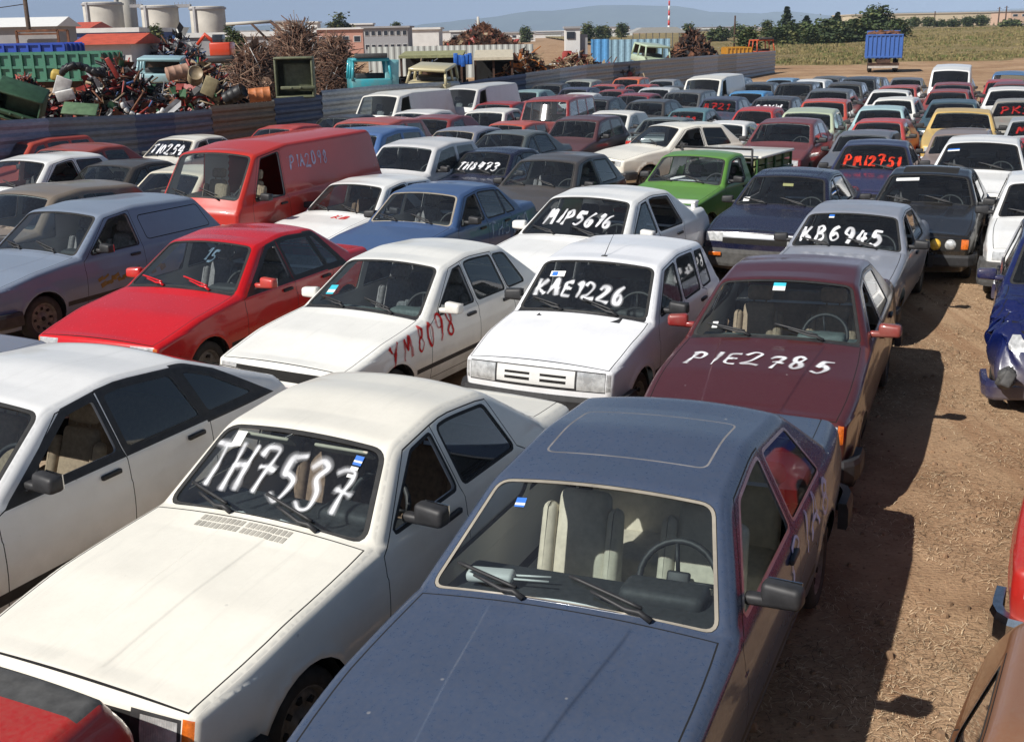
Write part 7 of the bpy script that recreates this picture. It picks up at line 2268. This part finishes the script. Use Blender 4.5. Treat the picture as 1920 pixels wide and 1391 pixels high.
piece('sheet_panel', 'yellow lid on the left scrap', 'panel', 107, 142, 33.0, lambda mb: mb.rbox((0, 0, 0), (.32, .3, .30), .08), [plain('lid_yellow', (.50, .36, .08), .6, var=.2)], (.2, .3, .2))
piece('sheet_panel', 'crumpled white panel between the left scrap and red scrap', 'panel', 117, 163, 32.4, lambda mb: [mb.rbox((0, 0, 0), (.42, .06, .55), .025, 0, Matrix.Rotation(.2, 3, 'Y')), mb.rbox((.1, -.1, -.2), (.5, .06, .3), .025, 0, Matrix.Rotation(-.4, 3, 'Y'))], [sc_wh], (.3, .2, .2))
piece('sheet_panel', 'bright red strip of bodywork poking up from the scrap', 'panel', 211, 128, 32.6, lambda mb: mb.rbox((0, 0, 0), (.14, .05, .60), .02), [sc_rd], (.2, -.4, .1))
piece('wheel_arch', 'white and black curved wing on the scrap above the fence', 'panel', 268, 192, 31.0, lambda mb: [mb.rbox((.55 * math.cos(a), 0, .38 * math.sin(a)), (.14, .22, .10), .03, 0, Matrix.Rotation(-a + math.pi / 2, 3, 'Y')) for a in np.linspace(3.6, 5.9, 8)], [sc_wh], (.1, .2, .3))
def skip(mb, w=1.08, d=.9, h=1.12):
    t = .07
    mb.rbox((0, d / 2, h / 2), (w, t, h), .03); mb.rbox((-w / 2, 0, h / 2), (t, d, h), .03); mb.rbox((w / 2, 0, h / 2), (t, d, h), .03); mb.rbox((0, 0, h), (w + t, d + t, t), .03); mb.rbox((0, 0, 0), (w + t, d + t, t), .03)
    mb.rbox((.10, -.05, h * .50), (w * .78, .05, h * .72), .05); mb.rbox((.1, -d / 2, h * .24), (w * .95, .10, .10), .02)
    for k in (-.1, .18): mb.rbox((k, -d / 2 - .05, h * .24), (.07, .05, .07), .02)
piece('skip', 'olive metal skip standing on end behind the navy fence panel', 'skip', 556, 181, 35.5, skip, [plain('olive_paint', (.13, .14, .08), .6, var=.3)], (0, 0, .1), 'scrapyard skips')
piece('skip', 'dark green skip tipped over at the left edge', 'skip', 34, 214, 27.6, lambda mb: skip(mb, 1.0, .8, .62), [plain('bottle_green_paint', (.03, .075, .04), .55, var=.3)], (.35, .35, .25), 'scrapyard skips')
piece('sheet_panel', 'flat green sheet leaning above the slate fence panels', 'panel', 150, 205, 27.8, lambda mb: mb.rbox((0, 0, 0), (.8, .5, .05), .02), [plain('sheet_green', (.10, .17, .09), .6, var=.25)], (.5, .1, .15))
# pipe and props above the branch heap
def strut(name, label, a, b, Y, r, mat):
    p, q = at_y(a[0], a[1], Y), at_y(b[0], b[1], Y)
    mb = MB(); mb.tube([(0, 0, 0), (q - p)], r, 7); o = mb.build(name, [mat], None, p); tag(o, label, 'pole', 'poles above the branch heap')
strut('steel_pipe', 'pale horizontal pipe above the branch heap', (424, 46), (510, 41), 50, .07, M_CONC)
strut('steel_pole', 'long dark pole leaning into the branch heap', (506, 40), (578, 100), 50, .07, M_RUST2)
strut('steel_pole', 'shorter dark pole leaning left of the long one', (470, 44), (505, 78), 50, .05, M_RUST2)

# wrecked cabs and yard vehicles
def cab(name, label, cat, px0, px1, yt, yb, Y, hexc, depth=1.7, yaw=0.0, tilt=0.0, visor=True, open_=True, group=None):
    xa, xb = gx(px0, Y), gx(px1, Y); zt, zb2 = gz((px0 + px1) / 2, yt, Y), gz((px0 + px1) / 2, yb, Y)
    root = empty(name, ((xa + xb) / 2, Y, zb2), yaw); root.rotation_euler = (tilt, tilt * .6, yaw); tag(root, label, cat, group)
    w, h = (xb - xa), zt - zb2
    pm = paint(hexc, .3, .45)
    mb = MB()
    lo = h * .36
    mb.rbox((0, 0, lo / 2), (w, depth, lo), .05)
    mb.build('lower_body', [pm], root)
    for sx in (-1, 1):
        for (ya, yb2, r1) in ((-.49, -.36, .055), (.05, .05, .05), (.47, .44, .06)):
            mb = MB(); mb.tube([(sx * w * .48, depth * ya, lo - .03), (sx * w * .43, depth * yb2, h - .06)], r1, 6); mb.build('pillar', [pm], root)
    mb = MB(); mb.rbox((0, .02, h - .04), (w * .92, depth * .92, .12), .05); mb.build('roof', [pm], root)
    if not name == 'truck_cab':
        mb = MB(); mb.box((0, depth * .46, (h + lo) / 2), (w * .86, .04, h - lo - .1)); mb.build('back_panel', [M_RUST2], root)
    mb = MB(); mb.rbox((0, -.1, lo + .05), (w * .7, .4, .25), .05); mb.build('seat', [M_TRIM], root)
    if visor:
        mb = MB(); mb.rbox((0, -depth * .47, h + .10), (w * .8, .10, .16), .03); mb.build('sun_visor', [M_GREYTRIM], root)
    return root, w, h
r_, w, h = cab('truck_cab', 'turquoise wrecked truck cab without windows', 'truck cab', 652, 728, 110, 168, 41.5, '#2fa6b4', 1.5, .25)
mb = MB(); mb.rbox((0, 0, .45), (.50, .06, 1.05), .03); mb.rbox((0, -.035, .72), (.34, .03, .40), .02); o = mb.build('loose_truck_panel', [paint('#8fd0d4', .3, .5)], None, (at_y(735, 166, 41.2).x, 41.2, gz(735, 166, 41.2)), (0, .05, .4)); tag(o, 'loose pale turquoise truck door beside the turquoise cab', 'door')
cab('van_cab', 'pale blue van cab sunk in the scrap', 'van', 258, 345, 108, 152, 45, '#9cc4cc', 1.8, .15, .05, visor=False)
cab('van_cab', 'pale green wrecked van shell right of the light blue wall', 'van', 1192, 1246, 84, 118, 73, '#b6c9ae', 2.0, .35, .12, visor=False)
cab('car_shell', 'cream car shell with a buckled roof behind the white panel van', 'car shell', 770, 848, 124, 165, 44, '#c9bf98', 1.9, -.2, .10, visor=False)
cab('truck_cab', 'orange truck cab near the far end of the fence', 'truck cab', 1408, 1446, 75, 108, 100, '#c8501e', 1.6, .3, .0)
tipper('truck_bed', 'yellow truck bed beside the orange cab', 'truck', 1364, 1408, 90, 102, 99, '#c08a1c', 6, rows=1)
tipper('trailer', 'red-brown trailer bed below the white cabin tower', 'trailer', 1075, 1105, 104, 116, 72, '#5c2018', 5, rows=1, wheels=False)
# cabin tower
Y = 74; xa, xb = gx(1056, Y), gx(1100, Y); zt = gz(1078, 54, Y); 
root = empty('cabin_tower', ((xa + xb) / 2, Y, 0)); tag(root, 'white cabin tower with a dark window at its top', 'cabin')
mb = MB(); w = xb - xa; mb.box((-w * .12, 0, zt / 2), (w * .62, 1.3, zt)); mb.build('cabin', [M_WHITEW], root)
mb = MB(); mb.box((w * .35, .2, zt * .45), (w * .34, 1.2, zt * .9)); mb.build('side_annex', [M_GREYW], root)
mb = MB(); mb.box((-w * .12, 0, zt + .06), (w * .74, 1.5, .12)); mb.build('roof', [M_GREYW], root)
mb = MB(); mb.box((-w * .20, -.68, zt - .40), (w * .34, .06, .42)); mb.build('window', [M_WIN], root)
piece('metal_box', 'red metal box at the foot of the white cabin tower', 'box', 1064, 109, 70, lambda mb: [mb.rbox((0, 0, 0), (.62, .6, .66), .05), mb.rbox((0, 0, .36), (.5, .5, .08), .03)], [sc_rd])
# corrugated light blue wall
def corrugated(name, label, px0, px1, yt, Y, mat, yaw=0.0):
    xa, xb = gx(px0, Y), gx(px1, Y); zt = gz((px0 + px1) / 2, yt, Y)
    n = int((xb - xa) / .12)
    mb = MB(); vs_, fs = [], []
    for i in range(n + 1):
        o = .03 * (1 if (i // 2) % 2 else -1)
        for e in (0, .04): vs_ += [(xa + (xb - xa) * i / n, Y + o + e, 0), (xa + (xb - xa) * i / n, Y + o + e, zt)]
    for i in range(n):
        a, b = 4 * i, 4 * i + 4
        fs += [(a, b, b + 1, a + 1), (a + 2, a + 3, b + 3, b + 2), (a + 1, b + 1, b + 3, a + 3)]
    mb.add(vs_, fs); tag(mb.build(name, [mat]), label, 'wall')
corrugated('sheet_wall', 'bright blue sheet wall right of the white cabin tower', 1108, 1142, 74, 84, plain('bright_blue_sheet', (.10, .32, .62), .5, var=.15))
corrugated('sheet_wall', 'long light blue corrugated wall behind the pale green shell', 1142, 1256, 74, 87, plain('light_blue_sheet', (.26, .42, .52), .5, var=.15))
corrugated('sheet_wall', 'long pale grey sheet wall below the rusty mound', 690, 1000, 86, 95, plain('pale_sheet', (.46, .49, .47), .6, var=.15, scale=.4))
# lean-to sheds behind the fence
def leanto(label, px0, px1, yt, yb, Y, roofmat, depth=3.5):
    xa, xb = gx(px0, Y), gx(px1, Y); zt, z1 = gz((px0 + px1) / 2, yt, Y), gz((px0 + px1) / 2, yb, Y)
    root = empty('lean_to', ((xa + xb) / 2, Y, 0)); tag(root, label, 'shed', 'lean-to sheds'); w = xb - xa
    mb = MB(); mb.add([(-w / 2, -.3, z1), (w / 2, -.3, z1), (w / 2, depth, zt), (-w / 2, depth, zt), (-w / 2, -.3, z1 - .12), (w / 2, -.3, z1 - .12), (w / 2, depth, zt - .12), (-w / 2, depth, zt - .12)], [(0, 1, 2, 3), (7, 6, 5, 4), (0, 4, 5, 1), (1, 5, 6, 2), (3, 7, 4, 0), (2, 6, 7, 3)]); mb.build('roof', [roofmat], root)
    for e in (-.47, 0, .47):
        mb = MB(); mb.box((e * w, 0, z1 / 2 - .06), (.10, .10, z1 - .1)); mb.build('post', [M_RUST2], root)
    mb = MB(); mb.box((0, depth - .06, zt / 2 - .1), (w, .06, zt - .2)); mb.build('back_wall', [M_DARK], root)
leanto('dark lean-to with an olive roof edge behind the cream car shell', 748, 868, 98, 104, 54, plain('olive_sheet', (.28, .28, .14), .7, var=.25))
leanto('lean-to with a cream roof sheet beside the blue tarpaulin', 888, 962, 96, 108, 56, plain('cream_sheet', (.56, .50, .38), .6, var=.15))
piece('tarpaulin', 'blue tarpaulin hanging under the dark lean-to', 'tarpaulin', 869, 113, 53, lambda mb: [mb.rbox((.16 * i - .35, .04 * math.sin(i * 2.1), .05 * math.cos(i * 1.7)), (.19, .06, .5 - .05 * (i % 2)), .025, 0, Matrix.Rotation(.12 * math.sin(i * 3), 3, 'Y')) for i in range(5)], [plain('blue_tarp', (.03, .13, .48), .45, var=.25)])
# cars dumped on and behind the heaps (same bodies, small in the picture)
for (px, py, Y, kind, hx, yaw, lab) in ((463, 98, 175, 'hatch', '#e8e8e4', 70, 'white car standing beyond the scrap left of the branch heap'), (434, 117, 105, 'hatch', '#aebcd2', 60, 'pale blue car on the scrap in front of the white one'), (395, 97, 64, 'pick', '#c4341c', 80, ''), (1468, 82, 300, 'van', '#e9e9e6', 60, 'small white van far off below the conifers')):
    if kind == 'pick': continue
    p = at_y(px, py, Y)
    c = place_car(FM[kind], p.x - 2 * math.sin(math.radians(yaw)), Y, yaw, paint(hx, .3), lab, cat='van' if kind == 'van' else 'car', group='cars beyond the fence', name='scrapped_car', lod=1)
    c['root'].location.z = max(0, p.z)
def loader():
    Y = 62; p = at_y(405, 97, Y)
    root = empty('excavator', (p.x, Y, max(0, p.z - .6))); tag(root, 'orange-red excavator arm and body behind the scrap', 'excavator')
    pm = paint('#d0401c', .3, .4)
    mb = MB(); mb.rbox((.35, 0, .7), (1.1, 1.2, .7), .08); mb.build('body', [pm], root)
    mb = MB(); mb.tube([(0, 0, 1.0), (-.5, 0, 1.45), (-.95, 0, .95)], [.13, .12, .09], 6); mb.build('arm', [pm], root)
    mb = MB(); mb.rbox((.2, 0, 1.2), (.5, .8, .5), .05); mb.build('cab', [M_WIN], root)
    mb = MB(); mb.rbox((.3, 0, .2), (1.5, 1.4, .4), .12); mb.build('crawler_track', [M_TRIM], root)
loader()
# ------------------------------------------------------------------ trees on the skyline
LEAF = [plain('leaf_dark', (.040, .062, .022), .8, var=.4, scale=.8), plain('leaf_mid', (.075, .105, .035), .8, var=.4, scale=.8), plain('leaf_olive', (.13, .135, .045), .8, var=.35, scale=.8)]
CONI = [plain('needle_dark', (.020, .038, .022), .85, var=.4, scale=.8), plain('needle_mid', (.036, .058, .030), .85, var=.4, scale=.8), plain('needle_light', (.06, .08, .036), .85, var=.4, scale=.8)]
BARK = plain('bark', (.09, .065, .045), .95, var=.3)
def crown_mesh(kind, w, h, z0, seed, n=2200):
    rnd = random.Random(seed)
    mb = MB()
    clumps = []
    for _ in range(60 if kind == 'cone' else 30):
        a, f = rnd.uniform(0, 6.28), (rnd.random() ** 1.35 if kind == 'cone' else rnd.random())
        if kind == 'cone': r = w / 2 * (1 - f) * rnd.uniform(.2, .95)
        else: r = w / 2 * math.sqrt(max(0, 1 - (2 * f - 1) ** 2)) * rnd.uniform(.25, .95)
        clumps.append((Vector((r * math.cos(a), r * math.sin(a), z0 + f * h)), rnd.choice([0, 0, 1, 1, 2])))
    for _ in range(n):
        c, mi = rnd.choice(clumps)
        s_ = w * (.10 if kind == 'cone' else .13)
        f = (c.z - z0) / h
        if kind == 'cone': s_ *= (1.25 - f)
        d = Vector((rnd.gauss(0, 1), rnd.gauss(0, 1), rnd.gauss(0, .8))) * s_
        p = c + d
        if p.z < z0 * .8: p.z = z0 * .8 + rnd.random() * .2
        l = w * rnd.uniform(.035, .075) * (1.25 if kind == 'cone' else 1.1)
        R = Matrix.Rotation(rnd.uniform(0, 6.28), 3, 'Z') @ Matrix.Rotation(rnd.gauss(0, .9), 3, 'X')
        mb.add([p + R @ Vector(q) * l for q in ((-1, -.5, 0), (1, -.4, .2), (.7, .6, 0), (-.6, .5, .3))], [(0, 1, 2, 3)], mi if rnd.random() < .7 else rnd.choice([0, 1, 2]))
    return mb
def tree(px, yt, yb, Y, wpx, kind, label, seed, group='trees on the skyline'):
    x = gx(px, Y); zb_, zt = gz(px, yb, Y), gz(px, yt, Y)
    g0 = max(0.0, field_h(x, Y)) if x > 20 else 0.0
    zb_ = g0
    H = zt - zb_; w = wpx / CAM_F * Y
    root = empty('conifer' if kind == 'cone' else ('bush' if kind == 'bush' else 'broadleaf_tree'), (x, Y, zb_)); tag(root, label, 'bush' if kind == 'bush' else 'tree', group)
    t0 = H * (.10 if kind == 'cone' else (.04 if kind == 'bush' else .22))
    mb = MB(); mb.tube([(0, 0, -.2), (.03 * H * .2, 0, H * .3), (0, 0, H * (.9 if kind == 'cone' else .6))], [H * .025, H * .02, H * .006], 7)
    rnd = random.Random(seed + 99)
    for _ in range(6):
        a = rnd.uniform(0, 6.28); z = H * rnd.uniform(.25, .5)
        mb.tube([(0, 0, z), (w * .28 * math.cos(a), w * .28 * math.sin(a), z + H * .2)], [H * .010, H * .004], 5)
    mb.build('trunk', [BARK], root)
    crown_mesh('cone' if kind == 'cone' else 'round', w, H - t0, t0, seed).build('crown', CONI if kind == 'cone' else LEAF, root)
T_ = [(1472, 15, 66, 240, 38, 'cone', 'tallest dark conifer, left of three'), (1509, 32, 68, 240, 36, 'cone', 'shorter conifer in the middle of three'), (1566, 25, 66, 240, 38, 'cone', 'dark conifer, right of three'),
      (1437, 42, 74, 215, 22, 'round', 'small round tree left of the tallest conifer'), (1640, 19, 74, 200, 54, 'round', 'large olive broadleaf tree behind the blue dump trailer'),
      (1490, 52, 80, 190, 56, 'bush', 'spreading bush under the tallest conifer'), (1545, 48, 80, 190, 60, 'bush', 'broad bush between the two right conifers'), (1598, 46, 80, 190, 54, 'bush', 'bush left of the large olive tree'), (1676, 42, 80, 195, 40, 'bush', 'bush right of the large olive tree'), (1455, 55, 80, 185, 40, 'bush', 'bush right of the small round tree'), (1570, 55, 80, 188, 46, 'bush', 'bush under the right conifer'), (1622, 52, 80, 192, 44, 'bush', 'dark bush at the foot of the large olive tree'), (1404, 56, 82, 140, 40, 'bush', 'dark bush above the orange truck cab'), (1520, 58, 82, 180, 34, 'bush', 'low bush before the middle conifer'),
      (1711, 37, 64, 330, 21, 'round', 'clipped round tree, first of six in line'), (1735, 37, 64, 330, 22, 'round', 'clipped round tree, second of six in line'), (1760, 41, 63, 330, 20, 'round', 'clipped round tree, third of six in line'), (1784, 39, 63, 330, 22, 'round', 'clipped round tree, fourth of six in line'), (1810, 36, 62, 330, 23, 'round', 'clipped round tree, fifth of six in line'), (1834, 33, 61, 330, 24, 'round', 'clipped round tree, last of six in line'),
      (432, 50, 90, 110, 30, 'bush', 'green bush left of the branch heap'), (445, 62, 95, 105, 36, 'bush', 'low green bush beside the white scrapped car'), (296, 55, 70, 160, 34, 'bush', 'yellow-green bush below the middle silo'), (1100, 48, 75, 300, 26, 'bush', 'small dark bush right of the white cabin tower'), (1165, 46, 72, 320, 22, 'round', 'small tree left of the open-sided shed'), (640, 30, 66, 260, 36, 'round', 'bare brownish tree behind the branch heap'), (1345, 60, 84, 260, 40, 'bush', 'distant bushes right of the tyre heap'), (985, 55, 72, 380, 24, 'bush', 'dark bush before the far grey hall'), (1130, 54, 72, 380, 30, 'bush', 'bush before the long white hall'), (1290, 50, 72, 330, 26, 'round', 'dark tree behind the tyre heap'), (1385, 52, 74, 300, 30, 'bush', 'bush behind the thin pole'), (745, 46, 66, 330, 24, 'bush', 'bush behind the grey two-storey building'), (1890, 48, 66, 300, 40, 'bush', 'bush before the pinkish block at the right')]
for i, t in enumerate(T_): tree(*t, seed=100 + i)
